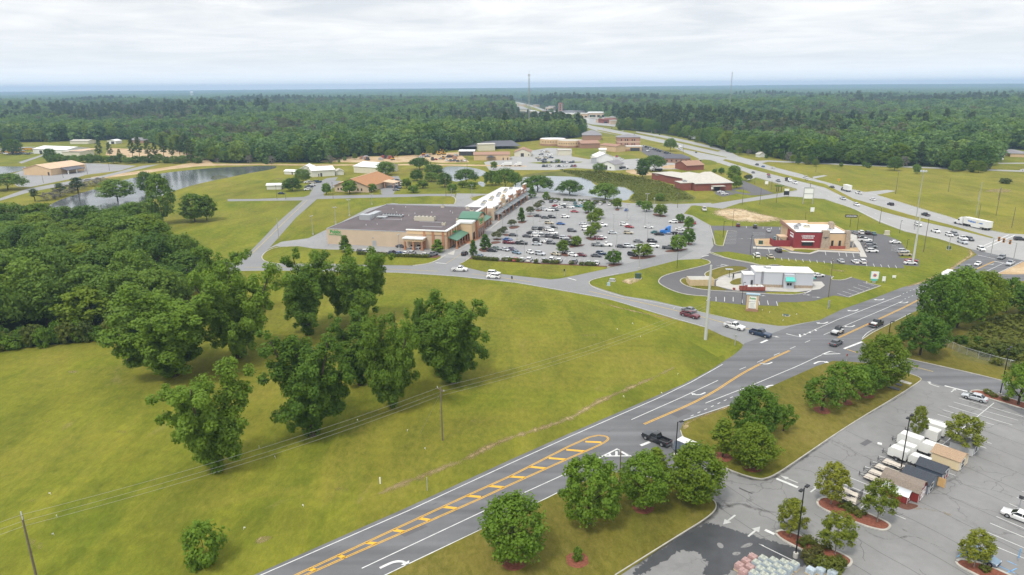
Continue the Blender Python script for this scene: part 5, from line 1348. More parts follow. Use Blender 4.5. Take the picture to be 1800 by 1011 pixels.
def frame(a,b):
 A,B=P(*a),P(*b)
 return A,math.atan2(B.y-A.y,B.x-A.x),(B-A).length
def building(name,a,b,label,cat='building',group=None):
 A,ang,L=frame(a,b)
 r=empty(name,(A.x,A.y,0),ang)
 tag(r,label,cat,group)
 return r,L
def lettering(text,parent,loc,rot,size,m,width=None,name='lettering',align='CENTER',depth=0.04):
 cu=bpy.data.curves.new(name,'FONT');cu.body=text;cu.size=size;cu.extrude=depth;cu.align_x=align;cu.align_y='CENTER'
 cu.offset=size*0.02
 tmp=bpy.data.objects.new(name,cu);COL.objects.link(tmp)
 dg=bpy.context.evaluated_depsgraph_get();dg.update()
 me=bpy.data.meshes.new_from_object(tmp.evaluated_get(dg))
 bpy.data.objects.remove(tmp)
 me.materials.clear();me.materials.append(MATS[m])
 o=mesh_obj(name,me,parent)
 o.location=loc;o.rotation_euler=rot
 if width and o.dimensions.x>0:
  xs=[v.co.x for v in me.vertices]
  s=width/(max(xs)-min(xs));o.scale=(s,s,1)
 return o
FRONT_ROT=(R(90),0,0)
RIGHT_ROT=(R(90),0,R(90))
LEFT_ROT=(R(90),0,R(-90))
def part(root,name,fn,mats,smooth=None):
 mb=MB();fn(mb)
 return mb.build(name,[MATS[m]for m in(mats if isinstance(mats,(list,tuple))else[mats])],root,smooth)
def boxp(root,name,x0,x1,y0,y1,z0,z1,m):return part(root,name,lambda q:q.box(x0,x1,y0,y1,z0,z1),m)
def roof_unit(root,x,y,sx,sy,z,h,m='hvac_beige',fans=0):
 o=part(root,'roof_unit',lambda q:q.box(x,x+sx,y,y+sy,z,z+h),m)
 for k in range(fans):
  cx=x+(k+.5)*sx/fans
  mb=MB();mb.tube([(cx,y+sy/2,z+h),(cx,y+sy/2,z+h+.12)],min(sx/fans,sy)*.36,10)
  mb.build('fan',MATS['dark_metal'],o)
 return o
def supermarket():
 r,L=building('supermarket',(576,428.6),(784,438.6),'large beige grocery shop with brown flat roof and green awnings beside its car park')
 part(r,'wall',lambda q:q.box(0,52.6,0,62,0,6.4),'beige_wall')
 part(r,'roof',lambda q:q.box(0.35,52.0,0.35,61.6,6.4,6.55),'brown_roof')
 def cop(q):
  q.box(0,36,-0.05,0.3,6.4,6.62);q.box(-0.05,0.3,0.3,62,6.4,6.7);q.box(0.3,52.6,61.65,62.05,6.4,7.0)
 part(r,'coping',cop,'grey_metal')
 part(r,'parapet',lambda q:(q.box(36,53.0,-0.25,0.3,5.9,7.35),q.box(52.5,53.0,0.3,17,6.0,7.35),q.box(52.5,53.0,34,62,6.0,7.6)),'tan_wall')
 part(r,'cornice',lambda q:(q.box(35.8,53.4,-0.55,0.5,7.35,7.75),q.box(52.3,53.5,0.5,17,7.35,7.75),q.box(52.3,53.5,34,62,7.6,8.0)),'white_trim')
 for x in(43.6,47.3,51.6):part(r,'pilaster',lambda q,x=x:q.box(x-0.5,x+0.5,-0.35,0.0,0,7.35),'brick_orange')
 for y in(1.2,4.6,8.0,11.4,14.8,36.5,40.5,44.5,48.5,52.5,56.5,60.5):
  part(r,'pilaster',lambda q,y=y:q.box(53.0,53.35,y-0.5,y+0.5,0,7.3),'brick_orange')
 part(r,'facade',lambda q:q.box(52.6,53.0,0.3,62,0,6.0),'tan_wall')
 for y0,y1 in((1,17),(35,55)):
  part(r,'awning',lambda q,y0=y0,y1=y1:q.add([(53.35,y0,4.9),(53.35,y1,4.9),(57.2,y1,3.7),(57.2,y0,3.7),(53.35,y0,4.6),(53.35,y1,4.6),(57.2,y1,3.45),(57.2,y0,3.45)],[(0,3,2,1),(4,5,6,7),(3,7,6,2),(0,4,7,3),(1,2,6,5)]),'green_metal')
  n=5
  for k in range(n):
   y=y0+0.5+(y1-y0-1.0)*k/(n-1)
   part(r,'column',lambda q,y=y:(q.box(56.5,57.0,y-0.25,y+0.25,0,3.6),q.box(56.35,57.15,y-0.4,y+0.4,0,1.0)),'brick_orange')
 for y in(38.4,42.5,46.5,50.5):part(r,'shop_window',lambda q,y=y:q.box(53.02,53.08,y-1.3,y+1.3,0.3,3.0),'dark_glass')
 part(r,'corner_block',lambda q:q.box(52.0,58.6,17,22.6,0,7.6),'tan_wall')
 part(r,'cornice',lambda q:q.box(51.7,58.9,16.7,22.6,7.6,8.3),'white_trim')
 part(r,'entrance_window',lambda q:(q.box(58.6,58.66,18,21.6,0.2,3.4),q.box(53.5,57.5,16.93,16.99,0.2,3.2)),'dark_glass')
 def tower(q,y0=22.6,y1=33.6,x0=53.0,x1=59.6,zs=8.4,rise=1.9,n=14):
  pr=[(y0,0.0)]+[(y0+(y1-y0)*i/n,zs+rise*math.sin(math.pi*i/n))for i in range(n+1)]+[(y1,0.0)]
  k=len(pr)
  q.add([(x0,y,z)for y,z in pr]+[(x1,y,z)for y,z in pr],[tuple(range(k))[::-1],tuple(range(k,2*k))]+[(i,(i+1)%k,k+(i+1)%k,k+i)for i in range(k)])
 part(r,'entrance_tower',tower,'brick_orange')
 def arch(q,y0=22.2,y1=34.0,x0=51.2,x1=60.1,zs=8.45,rise=1.95,n=14,th=0.35):
  o=[(y0+(y1-y0)*i/n,zs+rise*math.sin(math.pi*i/n))for i in range(n+1)]
  vs=[(x,y,z+d)for x in(x0,x1)for d in(0.02,th)for y,z in o]
  m=n+1
  for i in range(n):
   q.add([vs[j]for j in(m+i,m+i+1,3*m+i+1,3*m+i)],[(0,1,2,3)])
   q.add([vs[j]for j in(2*m+i,2*m+i+1,3*m+i+1,3*m+i)],[(0,1,2,3)])
   q.add([vs[j]for j in(i,i+1,m+i+1,m+i)],[(0,1,2,3)])
   q.add([vs[j]for j in(i,i+1,2*m+i+1,2*m+i)],[(0,1,2,3)])
  q.box(x0,x1,y0-0.3,y0+0.3,zs-0.25,zs+0.15);q.box(x0,x1,y1-0.3,y1+0.3,zs-0.25,zs+0.15)
 part(r,'tower_roof',arch,'green_metal')
 pn=part(r,'sign_panel',lambda q:q.box(59.6,59.66,24.2,32.0,5.2,9.0),'tan_wall')
 lettering('Publix',pn,(59.70,28.1,7.3),RIGHT_ROT,2.0,'sign_green',6.2)
 lettering('PHARMACY',pn,(59.70,28.1,5.9),RIGHT_ROT,0.8,'sign_green',4.0)
 for y in(24.6,28.1,31.6):part(r,'entrance_opening',lambda q,y=y:q.box(59.6,59.65,y-1.1,y+1.1,0.1,4.0),'dark_glass')
 lettering('Publix',r,(4.0,-0.06,5.3),FRONT_ROT,1.15,'sign_green',5.0)
 lettering('Food & Pharmacy',r,(4.0,-0.06,4.1),FRONT_ROT,0.95,'sign_green',5.6)
 lettering('Pharmacy',r,(53.42,10,5.6),RIGHT_ROT,0.9,'sign_green',5.0)
 part(r,'service_door',lambda q:q.box(20.5,22.3,-0.03,0.0,0,2.3),'grey_metal')
 part(r,'wall_light',lambda q:q.box(20.6,21.2,-0.2,0.0,3.4,3.7),'grey_metal')
 c=part(r,'drive_canopy',lambda q:q.box(36.0,44.2,-4.2,-0.36,3.6,4.6),'tan_wall')
 part(c,'cornice',lambda q:q.box(35.6,44.6,-4.6,-0.36,4.6,5.0),'white_trim')
 for x in(36.4,40.1,43.8):part(c,'column',lambda q,x=x:(q.box(x-0.3,x+0.3,-4.1,-3.5,0,3.6),q.box(x-0.45,x+0.45,-4.25,-3.35,0,0.9)),'brick_orange')
 roof_unit(r,5.0,21.0,5.2,3.2,6.55,2.3,'galvanised')
 roof_unit(r,6.2,27.0,3.0,9.0,6.55,1.6,'galvanised')
 o=part(r,'condenser_rack',lambda q:(q.box(12.0,21.5,30.5,33.2,6.9,7.5),q.box(12.5,13,31,32.8,6.55,6.9),q.box(20.4,21,31,32.8,6.55,6.9)),'galvanised')
 for k in range(7):part(o,'fan',lambda q,k=k:q.tube([(12.8+1.3*k,31.8,7.5),(12.8+1.3*k,31.8,7.8)],0.5,10),'dark_metal')
 o=part(r,'condenser_rack',lambda q:(q.box(11.0,15.5,26.0,28.5,6.9,7.3),q.box(11.3,11.8,26.2,28.2,6.55,6.9),q.box(14.8,15.3,26.2,28.2,6.55,6.9)),'galvanised')
 roof_unit(r,30.0,24.0,9.2,2.6,6.55,1.9,'hvac_beige',5)
 for x,y in((45.5,16.0),(48.6,26.5),(44.0,56.0),(30.5,58.5),(48.5,48.0)):roof_unit(r,x,y,1.5,1.5,6.55,1.2,'hvac_beige',1)
 for x,y,sx,sy in((33,21.8,10,0.25),(14,24.5,9,0.25),(38,12,9,0.3)):part(r,'roof_patch',lambda q,a=(x,y,sx,sy):q.box(a[0],a[0]+a[2],a[1],a[1]+1.4,6.56,6.575),'grey_roof')
 for k in range(14):
  rr=random.Random(k);x,y=rr.uniform(3,48),rr.uniform(4,58)
  part(r,'vent_pipe',lambda q,x=x,y=y:q.tube([(x,y,6.5),(x,y,7.2)],0.12,6),'white_trim')
supermarket()
def pav(px,z=0.07,m='concrete',name='pavement'):sheet(name,px,z,m)
pav([K1(1350,640),K1(1400,615),K1(1560,530),K1(1700,455),K2(450,300),K2(600,200),K2(750,80),K2(800,70),K2(700,130),K2(560,230),K2(400,350),K2(200,500),K2(60,585),K2(0,600),K1(1420,650)])
pav([K1(1500,530),K1(1600,480),K1(1700,445),K1(1720,465),K1(1600,530)],0.08,'brick_orange')
def shop_row():
 r,L=building('shop_row',(868,388),(924,350),'long row of small shops with white roof, orange facades and grey awnings')
 part(r,'wall',lambda q:q.box(0,70,0.4,15.0,0,6.0),'beige_wall')
 part(r,'roof',lambda q:q.box(0.3,69.7,0.7,14.7,6.0,6.15),'white_roof')
 part(r,'coping',lambda q:(q.box(0,70,14.7,15.05,6.0,6.5),q.box(69.7,70.05,0.4,14.7,6.0,6.6)),'white_trim')
 seg=[(0,9,7.0,'beige_wall'),(9,14,7.6,'brick_brown'),(14,22,9.2,'tan_wall'),(22,30,7.0,'beige_wall'),(30,38,8.2,'brick_orange'),(38,47,7.0,'tan_wall'),(47,56,8.4,'brick_orange'),(56,63,7.2,'brick_brown'),(63,70,9.4,'brick_orange')]
 for i,(a,b,h,m)in enumerate(seg):
  d=0.0 if i%2 else-0.25
  def fp(q,a=a,b=b,h=h,d=d,i=i):
   q.box(a+0.01,b-0.01,d,0.4,0,h)
   if i==2:
    n=8;pr=[(a+0.5+(b-a-1)*k/n,h+1.2*math.sin(math.pi*k/n))for k in range(n+1)]
    kk=len(pr);q.add([(x,d,z)for x,z in pr]+[(x,0.4,z)for x,z in pr],[tuple(range(kk)),tuple(range(kk,2*kk))[::-1]]+[(k,k+1,kk+k+1,kk+k)for k in range(kk-1)])
  p=part(r,'facade',fp,m)
  part(p,'cornice',lambda q,a=a,b=b,h=h,d=d:q.box(a+0.02,b-0.02,d-0.2,0.55,h-0.45,h+0.02),'white_trim')
  part(r,'shop_window',lambda q,a=a,b=b,d=d:q.box(a+0.8,b-0.8,d-0.06,d-0.01,0.2,2.9),'dark_glass')
  part(r,'awning',lambda q,a=a,b=b,d=d:q.add([(a+.4,d-.02,4.3),(b-.4,d-.02,4.3),(b-.4,d-2.2,3.3),(a+.4,d-2.2,3.3),(b-.4,d-2.2,3.05),(a+.4,d-2.2,3.05),(a+.4,d-.02,3.05),(b-.4,d-.02,3.05)],[(0,3,2,1),(3,5,4,2),(0,6,5,3),(1,2,4,7)]),'grey_awning')
  part(r,'shop_sign',lambda q,a=a,b=b,d=d:q.box((a+b)/2-1.7,(a+b)/2+1.7,d-0.12,d-0.01,5.0,5.9),'sign_white' if i%3 else 'dark_metal')
  part(r,'column',lambda q,a=a,d=d:q.box(a+0.05,a+0.55,d-2.3,d-1.8,0,3.05),'brick_orange')
 for k in range(13):
  roof_unit(r,6+4.8*k,7.0+(k%3)*0.8,2.3,1.7,6.15,1.1,'hvac_beige' if k%2 else 'grey_metal',1)
shop_row()
def gable(name,a,b,depth,eave,ridge,wm,rm,label,axis='x',cat='building',over=0.5,doors=(),windows=(),group=None,back=0.0):
 r,L=building(name,a,b,label,cat,group)
 D=depth
 def wall(q):
  q.box(0,L,0,D,0,eave)
  if axis=='x':
   for x in(0.0,L):q.add([(x,0,eave),(x,D,eave),(x,D/2,ridge)],[(0,1,2)])
  else:
   for y in(0.0,D):q.add([(0,y,eave),(L,y,eave),(L/2,y,ridge)],[(0,1,2)])
 part(r,'wall',wall,wm)
 t=0.18
 def roof(q):
  if axis=='x':
   s=(ridge-eave)/(D/2);e=eave-over*s
   pr=[(-over,e),(D/2,ridge),(D+over,e),(D+over,e+t),(D/2,ridge+t),(-over,e+t)]
   q.add([(-over,y,z+.02)for y,z in pr]+[(L+over,y,z+.02)for y,z in pr],[(0,1,4,5),(1,2,3,4),(6,11,10,7),(7,10,9,8)]+[(i,6+i,6+(i+1)%6,(i+1)%6)for i in range(6)])
  else:
   s=(ridge-eave)/(L/2);e=eave-over*s
   pr=[(-over,e),(L/2,ridge),(L+over,e),(L+over,e+t),(L/2,ridge+t),(-over,e+t)]
   q.add([(x,-over,z+.02)for x,z in pr]+[(x,D+over,z+.02)for x,z in pr],[(0,1,4,5),(1,2,3,4),(6,11,10,7),(7,10,9,8)]+[(i,6+i,6+(i+1)%6,(i+1)%6)for i in range(6)])
 part(r,'roof',roof,rm)
 for x0,x1,z1 in doors:part(r,'door',lambda q,x0=x0,x1=x1,z1=z1:q.box(x0,x1,-0.06,-0.005,0,z1),'dark_metal')
 for x0,x1,z0,z1 in windows:part(r,'window',lambda q,v=(x0,x1,z0,z1):q.box(v[0],v[1],-0.06,-0.005,v[2],v[3]),'dark_glass')
 return r,L
def hip(name,a,b,depth,eave,ridge,wm,rm,label,windows=(),doors=(),over=0.6,cat='building',inset=None):
 r,L=building(name,a,b,label,cat)
 D=depth
 part(r,'wall',lambda q:q.box(0,L,0,D,0,eave),wm)
 i=inset if inset is not None else min(L,D)/2
 o=over
 def roof(q):
  if L>=D:rv=[(i,D/2,ridge),(max(L-i,i+.01),D/2,ridge)]
  else:rv=[(L/2,i,ridge),(L/2,max(D-i,i+.01),ridge)]
  e=[(-o,-o,eave+.02),(L+o,-o,eave+.02),(L+o,D+o,eave+.02),(-o,D+o,eave+.02)]
  if L>=D:q.add(e+rv,[(0,1,5,4),(1,2,5),(2,3,4,5),(3,0,4),(3,2,1,0)])
  else:q.add(e+rv,[(0,1,4),(1,2,5,4),(2,3,5),(3,0,4,5),(3,2,1,0)])
 part(r,'roof',roof,rm)
 for x0,x1,z0,z1 in windows:part(r,'window',lambda q,v=(x0,x1,z0,z1):q.box(v[0],v[1],-0.06,-0.005,v[2],v[3]),'dark_glass')
 for x0,x1,z1 in doors:part(r,'door',lambda q,v=(x0,x1,z1):q.box(v[0],v[1],-0.06,-0.005,0,v[2]),'dark_metal')
 return r,L
def restaurant():
 r,L=building('restaurant',K4(985,575),K4(1260,578),'dark red restaurant with stone pillars, white roof and white lettering','restaurant')
 def red(q):
  q.box(0,11.0,0,20,0,6.3)
 part(r,'wall',lambda q:(q.box(0,10.6,0,9.5,0,6.4),),'dark_red')
 part(r,'rear_wall',lambda q:(q.box(0.4,10.6,9.5,19.5,0,6.2),q.box(10.6,21.0,3.2,19.5,0,5.9)),'tan_wall')
 part(r,'side_wing',lambda q:q.box(13.4,19.8,0.3,3.2,0,6.0),'tan_wall')
 part(r,'parapet',lambda q:q.add([(-0.1,-0.05,6.4),(0.3,-0.05,6.4),(0.3,20,7.6),(-0.1,20,7.6),(-0.1,-0.05,6.75),(0.3,-0.05,6.75),(0.3,20,7.95),(-0.1,20,7.95),(-0.1,20,6.2),(0.3,20,6.2)],[(4,5,6,7),(0,4,7,3),(1,2,6,5),(0,1,5,4),(3,7,6,2),(0,3,8),(1,9,2),(3,2,9,8)]),'brick_brown')
 part(r,'parapet',lambda q:(q.box(0.3,11,19.4,19.9,6.2,7.7),q.box(11,21,19.4,19.9,5.9,6.9),q.box(20.7,21.1,3.2,19.4,5.9,6.5)),'tan_wall')
 part(r,'roof',lambda q:(q.box(0.35,10.6,0.1,19.4,6.42,6.5),q.box(10.6,20.7,3.2,19.4,5.92,6.05),q.box(13.4,19.8,0.4,3.2,6.02,6.1)),'white_roof')
 part(r,'coping',lambda q:(q.box(0.3,10.7,-0.1,0.1,6.4,6.62),q.box(13.3,19.9,0.2,0.4,6.0,6.25)),'dark_metal')
 def pillar(x0,x1,y0,y1,h):
  def f(q):
   t=0.35
   q.add([(x0-t,y0-t,0),(x1+t,y0-t,0),(x1+t,y1,0),(x0-t,y1,0),(x0,y0,h),(x1,y0,h),(x1,y1,h),(x0,y1,h)],[(0,1,5,4),(1,2,6,5),(2,3,7,6),(3,0,4,7),(4,5,6,7)])
  part(r,'stone_pillar',f,'stone')
 pillar(10.7,13.3,-0.5,1.6,7.2);pillar(19.9,21.3,-0.4,1.6,7.2);pillar(16.8,18.4,9,10.6,8.6);pillar(19.4,20.9,17,18.5,7.6)
 sg=part(r,'sign_panel',lambda q:q.box(-0.1,-0.01,1.4,5.6,3.9,5.6),'sign_white')
 lettering('LONGHORN',sg,(-0.14,3.5,4.95),LEFT_ROT,0.8,'dark_red',3.8)
 lettering('LONGHORN',r,(5.2,-0.05,4.95),FRONT_ROT,1.3,'sign_white',4.9)
 lettering('STEAKHOUSE',r,(5.2,-0.05,4.15),FRONT_ROT,0.6,'sign_white',4.3)
 part(r,'window',lambda q:q.box(3.0,7.4,-0.08,-0.01,1.0,2.5),'dark_glass')
 part(r,'awning',lambda q:q.box(2.8,7.6,-1.1,-0.01,2.75,2.95),'white_trim')
 for x in(15.0,17.9):part(r,'window',lambda q,x=x:q.box(x-.45,x+.45,0.22,0.29,1.0,3.2),'dark_glass')
 part(r,'patio_fence',lambda q:q.box(13.7,19.7,-1.2,-1.05,0,1.3),'rust_red')
 def horns(q):
  q.tube([(10.9,-0.72,4.75),(11.4,-0.74,4.55),(11.9,-0.75,4.6),(12.4,-0.74,4.55),(13.0,-0.72,4.85)],[0.05,0.12,0.2,0.12,0.05],6)
  q.tube([(11.9,-0.75,4.6),(11.9,-0.75,4.0)],[0.2,0.08],6)
 part(r,'horn_emblem',horns,'dark_metal')
 part(r,'yard_wall',lambda q:(q.box(-7.2,-0.5,2.4,2.6,0,2.6),q.box(-7.4,-7.2,2.4,7.5,0,2.6)),'dark_red')
 part(r,'side_porch',lambda q:(q.box(-3.8,-0.4,7.0,11.5,2.9,3.2),q.box(-3.7,-3.4,7.1,7.4,0,2.9),q.box(-3.7,-3.4,11.1,11.4,0,2.9)),'pale_tan_roof')
 for x,y in((2.5,9),(4.6,12),(1.6,5.5)):roof_unit(r,x,y,1.6,1.5,6.5,1.0,'grey_metal',1)
 roof_unit(r,6.6,9.5,2.4,1.5,6.5,0.8,'hvac_beige',2);roof_unit(r,15,6,1.8,1.3,6.05,0.7,'galvanised',1)
 part(r,'entrance_porch',lambda q:(q.box(21.3,23.4,0.2,6,2.9,3.3),q.box(23.0,23.3,0.3,0.6,0,2.9),q.box(23.0,23.3,5.6,5.9,0,2.9)),'light_roof')
restaurant()
def drive_through():
 r,L=building('drive_through',K7(1050,385),K7(1660,402),'light grey ribbed drive-through building with white roof and teal awning','building')
 part(r,'wall',lambda q:q.box(0,18.1,0,7.0,0.95,5.0),'ribbed_grey')
 part(r,'plinth',lambda q:q.box(-0.06,18.16,-0.06,7.06,0,0.95),'stone')
 part(r,'roof',lambda q:q.box(-0.15,18.25,-0.15,7.15,5.0,5.35),'white_roof')
 part(r,'canopy',lambda q:q.box(0.8,15.0,7.15,9.4,4.3,4.7),'white_roof')
 part(r,'annex',lambda q:q.box(-3.4,-0.06,0.6,4.4,0,3.8),'ribbed_grey')
 part(r,'annex_roof',lambda q:q.box(-3.55,-0.08,0.45,4.55,3.8,4.1),'white_roof')
 b=part(r,'service_bay',lambda q:q.box(9.0,12.1,-1.1,-0.07,0,4.7),'ribbed_grey')
 part(b,'awning',lambda q:q.add([(9.3,-1.1,3.9),(11.9,-1.1,3.9),(12.1,-2.4,2.9),(9.1,-2.4,2.9),(12.1,-2.4,2.7),(9.1,-2.4,2.7),(9.3,-1.1,2.7),(11.9,-1.1,2.7)],[(0,3,2,1),(3,5,4,2),(0,6,5,3),(1,2,4,7)]),'teal')
 for x in(10.2,11.0):part(b,'window',lambda q,x=x:q.box(x-.33,x+.33,-1.16,-1.11,1.1,1.9),'dark_glass')
 part(r,'awning',lambda q:q.box(18.3,19.3,1.6,5.5,2.7,2.95),'teal')
 part(r,'window',lambda q:q.box(18.11,18.17,1.2,5.8,1.0,2.6),'dark_glass')
 def ladder(q):
  for x in(2.0,2.5):q.box(x,x+.07,-0.25,-0.18,0.3,5.6)
  for k in range(12):q.box(2.07,2.5,-0.24,-0.19,0.6+.4*k,0.66+.4*k)
 part(r,'ladder',ladder,'dark_metal')
 for x in(8.7,12.3):part(r,'downpipe',lambda q,x=x:q.tube([(x,-0.15,0.1),(x,-0.15,4.9)],0.08,6),'dark_metal')
 part(r,'door',lambda q:q.box(-1.1,-0.4,0.54,0.59,0,2.1),'dark_metal')
 for x,y in((4.0,3.2),(4.9,3.3),(3.4,4.1)):roof_unit(r,x,y,.8,.8,5.35,.5,'grey_metal')
drive_through()
def yard_screen():
 A,ang,L=frame(K7(372,375),K7(628,375))
 r=empty('screen_fence',(A.x,A.y,0),ang);tag(r,'pale timber screen fence boxing the bin yard beside drive-through','fence')
 part(r,'board_panel',lambda q:(q.box(0,L,-0.06,0.06,0.05,2.1),q.box(-0.06,0.06,0.06,4.6,0.05,2.1),q.box(L-0.06,L+0.06,0.06,4.6,0.05,2.1)),'fence_wood')
 for k in range(6):part(r,'post',lambda q,k=k:q.box(L*k/5-.07,L*k/5+.07,-0.17,-0.07,0,2.2),'fence_wood')
 part(r,'rear_wall',lambda q:q.box(0.06,L-.06,4.5,4.62,0,2.05),'white_trim')
 sheet_pts('paved_path',[P(*K7(380,370)),P(*K7(620,370)),P(*K7(590,300)),P(*K7(330,300))],0.055,'concrete')
yard_screen()
def hall():
 r,L=gable('church_hall',G5(830,520),G5(1190,530),40,3.9,8.2,'beige_wall','tan_roof','cream hall under a big tan-brown gabled roof by the lane','y',over=0.9,windows=[(2.0,2.9,0.9,2.5),(4.0,4.9,0.9,2.5),(15.5,16.4,0.9,2.5),(18.0,18.9,0.9,2.5),(8,9,.9,2.5)])
 part(r,'ridge_cap',lambda q:q.box(L/2-.3,L/2+.3,-0.9,40.9,8.36,8.5),'pale_tan_roof')
 c=part(r,'porch',lambda q:q.add([(L+.9,20,4.5),(L+9,20,3.6),(L+9,30,3.6),(L+.9,30,4.5),(L+.9,20,4.1),(L+9,20,3.3),(L+9,30,3.3),(L+.9,30,4.1)],[(0,1,2,3),(7,6,5,4),(0,4,5,1),(1,5,6,2),(2,6,7,3)]),'pale_tan_roof')
 for x,y in((L+8.4,20.6),(L+8.4,29.4),(L+2,20.6)):part(c,'column',lambda q,x=x,y=y:q.box(x-.4,x+.4,y-.4,y+.4,0,3.35),'brick_brown')
 part(r,'side_wing',lambda q:q.box(-5.5,-0.02,17,27,0,3.2),'beige_wall')
 part(r,'side_roof',lambda q:q.add([(-6.2,16.5,3.22),(0.5,16.5,4.1),(0.5,27.5,4.1),(-6.2,27.5,3.22),(-6.2,16.5,3.05),(-6.2,27.5,3.05)],[(0,1,2,3),(0,3,5,4)]),'pale_tan_roof')
hall()
gable('metal_hall',G5(592,368),G5(832,353),17,4.6,6.6,'siding_white','white_roof','long white metal hall with white roof near the pond end','x',doors=[(6,7.4,2.6),(4.5,5.2,2.2)])
gable('metal_hall',G5(470,330),G5(585,328),15,4.0,6.0,'siding_white','white_roof','small white gabled hall joined behind the long white hall','y')
gable('metal_shed',G5(842,348),G5(925,344),8,2.8,4.3,'siding_white','light_roof','little pale shed between the two large white halls','y')
gable('metal_hall',G5(1030,320),G5(1285,338),24,5.0,7.4,'cream_metal','white_roof','largest white-roofed metal hall behind the tan-roofed hall','x')
gable('metal_shed',G5(115,500),G5(262,497),5.5,2.8,3.7,'siding_white','white_roof','long white shed alone on the field lawn by round tree','x',doors=[(9.5,10.5,2.2)])
gable('metal_shed',G5(300,338),G5(410,342),5.5,2.4,3.4,'siding_white','white_roof','small white shed near the long pond\'s end','x',doors=[(6.5,7.5,2.0)])
r,L=gable('metal_hall',F1(170,830),F1(362,834),34,5.0,8.0,'tan_wall','pale_tan_roof','tan metal hall with pale roof in its own car park by the lane','y',doors=[(22,23.5,2.6)])
c=part(r,'porch',lambda q:q.add([(L,9,4.8),(L+7,9,3.2),(L+7,26,3.2),(L,26,4.8),(L,9,4.4),(L+7,9,2.9),(L+7,26,2.9),(L,26,4.4)],[(0,1,2,3),(0,4,5,1),(1,5,6,2),(7,6,5,4)]),'dark_roof')
for y in(9.5,17.5,25.5):part(c,'column',lambda q,y=y:q.box(L+6.3,L+6.8,y-.3,y+.3,0,2.95),'white_trim')
gable('depot',F1(235,680),F1(470,690),26,5,7.2,'white_metal','white_roof','white depot building behind the dark tree','x',doors=[(10,14,3.6),(24,28,3.6)])
gable('depot',F1(440,698),F1(562,702),16,4.5,5.2,'cream_metal','light_roof','pale grey depot shed joined to the open vehicle shelter','x')
def shelter():
 r,L=building('open_shelter',F1(566,700),F1(700,682),'long open vehicle shelter with brown sloping roof and dark bays','shelter')
 part(r,'roof',lambda q:q.box(-0.5,L+.5,-0.6,12,5.2,5.5),'pale_tan_roof')
 part(r,'rear_wall',lambda q:q.box(0,L,11,11.4,0,5.2),'brick_brown')
 for k in range(8):part(r,'post',lambda q,k=k:q.box(L*k/7-.2,L*k/7+.2,0,.4,0,5.2),'cream_metal')
shelter()
gable('metal_shed',F1(495,612),F1(622,612),14,3.5,4.8,'cream_metal','light_roof','pale low shed beyond the depot','x')
gable('metal_shed',F1(755,612),F1(815,612),12,3.5,5.0,'white_metal','white_roof','white open-ended shed beyond the vehicle shelter','y',doors=[(5,9,3)])
gable('house',F1(915,602),F1(1030,606),16,3.2,5.6,'brick_brown','grey_roof','brown-roofed low house beyond the pines','x')
gable('house',F2(505,612),F2(570,612),16,3.0,5.2,'tan_wall','tan_roof','tan-roofed house among the forest trees','x')
r,L=gable('workshop',G6(795,312),G6(1172,308),20,4.9,6.6,'tan_wall','brick_brown','tan workshop with reddish-brown roof and small dark porch','x',doors=[(30.0,31,2.2),(26.0,27,2.2)])
c=part(r,'porch',lambda q:q.add([(L*.36,-4,3.0),(L*.48,-4,4.4),(L*.6,-4,3.0),(L*.36,0,3.0),(L*.48,0,4.4),(L*.6,0,3.0)],[(0,1,4,3),(1,2,5,4),(0,2,1)]),'dark_roof')
for x in(L*.37,L*.59):part(c,'column',lambda q,x=x:q.box(x-.25,x+.25,-3.9,-3.5,0,3.0),'brick_brown')
gable('workshop',G6(640,262),G6(800,262),12,4.2,5.2,'dark_metal','white_roof','open-fronted machine shelter with white roof beside the tan workshop','x')
gable('office_hut',G6(842,212),G6(1018,208),12,6.5,7.2,'cream_metal','light_roof','cream upper storey block rising behind the tan workshop','x')
gable('workshop',G6(1222,272),G6(1392,272),22,4.2,7.2,'cream_metal','brick_brown','cream gabled workshop facing the yard, right of the tan workshop','y',doors=[(6,9,3.2)],windows=[(13,14,1,2.2)])
r,L=building('solar_field',G6(650,200),G6(1290,190),'wide dark grey roof slab behind the workshops','building')
part(r,'roof',lambda q:q.add([(0,0,3.2),(L,0,3.2),(L-4,52,5.2),(22,52,5.2),(0,0,2.9),(L,0,2.9),(L-4,52,4.9),(22,52,4.9)],[(0,1,2,3),(7,6,5,4),(0,4,5,1),(1,5,6,2),(2,6,7,3),(3,7,4,0)]),'dark_roof')
for k in range(8):part(r,'post',lambda q,k=k:q.box(4+(L-8)*k/7-.2,4+(L-8)*k/7+.2,2,2.4,0,3.0),'dark_metal')
r,L=building('round_cell_block',G7(25,160),G7(190,162),'low tan cell block with curved front and white roof, farthest left','building')
def oct_block(q,cx,cy,ra,rb,z0,z1):
 q.prism([(cx+ra*math.cos(t*math.pi/6),cy+rb*math.sin(t*math.pi/6))for t in range(12)],z0,z1)
part(r,'wall',lambda q:oct_block(q,L/2,14,15,14,0,7),'tan_wall')
part(r,'band',lambda q:oct_block(q,L/2,14,15.15,14.15,0.0,2.0),'brick_brown')
part(r,'roof',lambda q:oct_block(q,L/2,14,14.3,13.3,7,7.4),'white_roof')
for k in range(7):part(r,'window',lambda q,k=k:q.box(L/2-9+3*k-.4,L/2-9+3*k+.4,-0.4+abs(k-3)*.45,-0.2+abs(k-3)*.45,4,5),'dark_glass')
r,L=building('round_cell_block',G7(170,180),G7(425,182),'middle tan cell block with curved front and pale roof','building')
part(r,'wall',lambda q:oct_block(q,L/2,15,L/2+1,14,0,7),'tan_wall')
part(r,'band',lambda q:oct_block(q,L/2,15,L/2+1.15,14.15,0.0,2.0),'brick_brown')
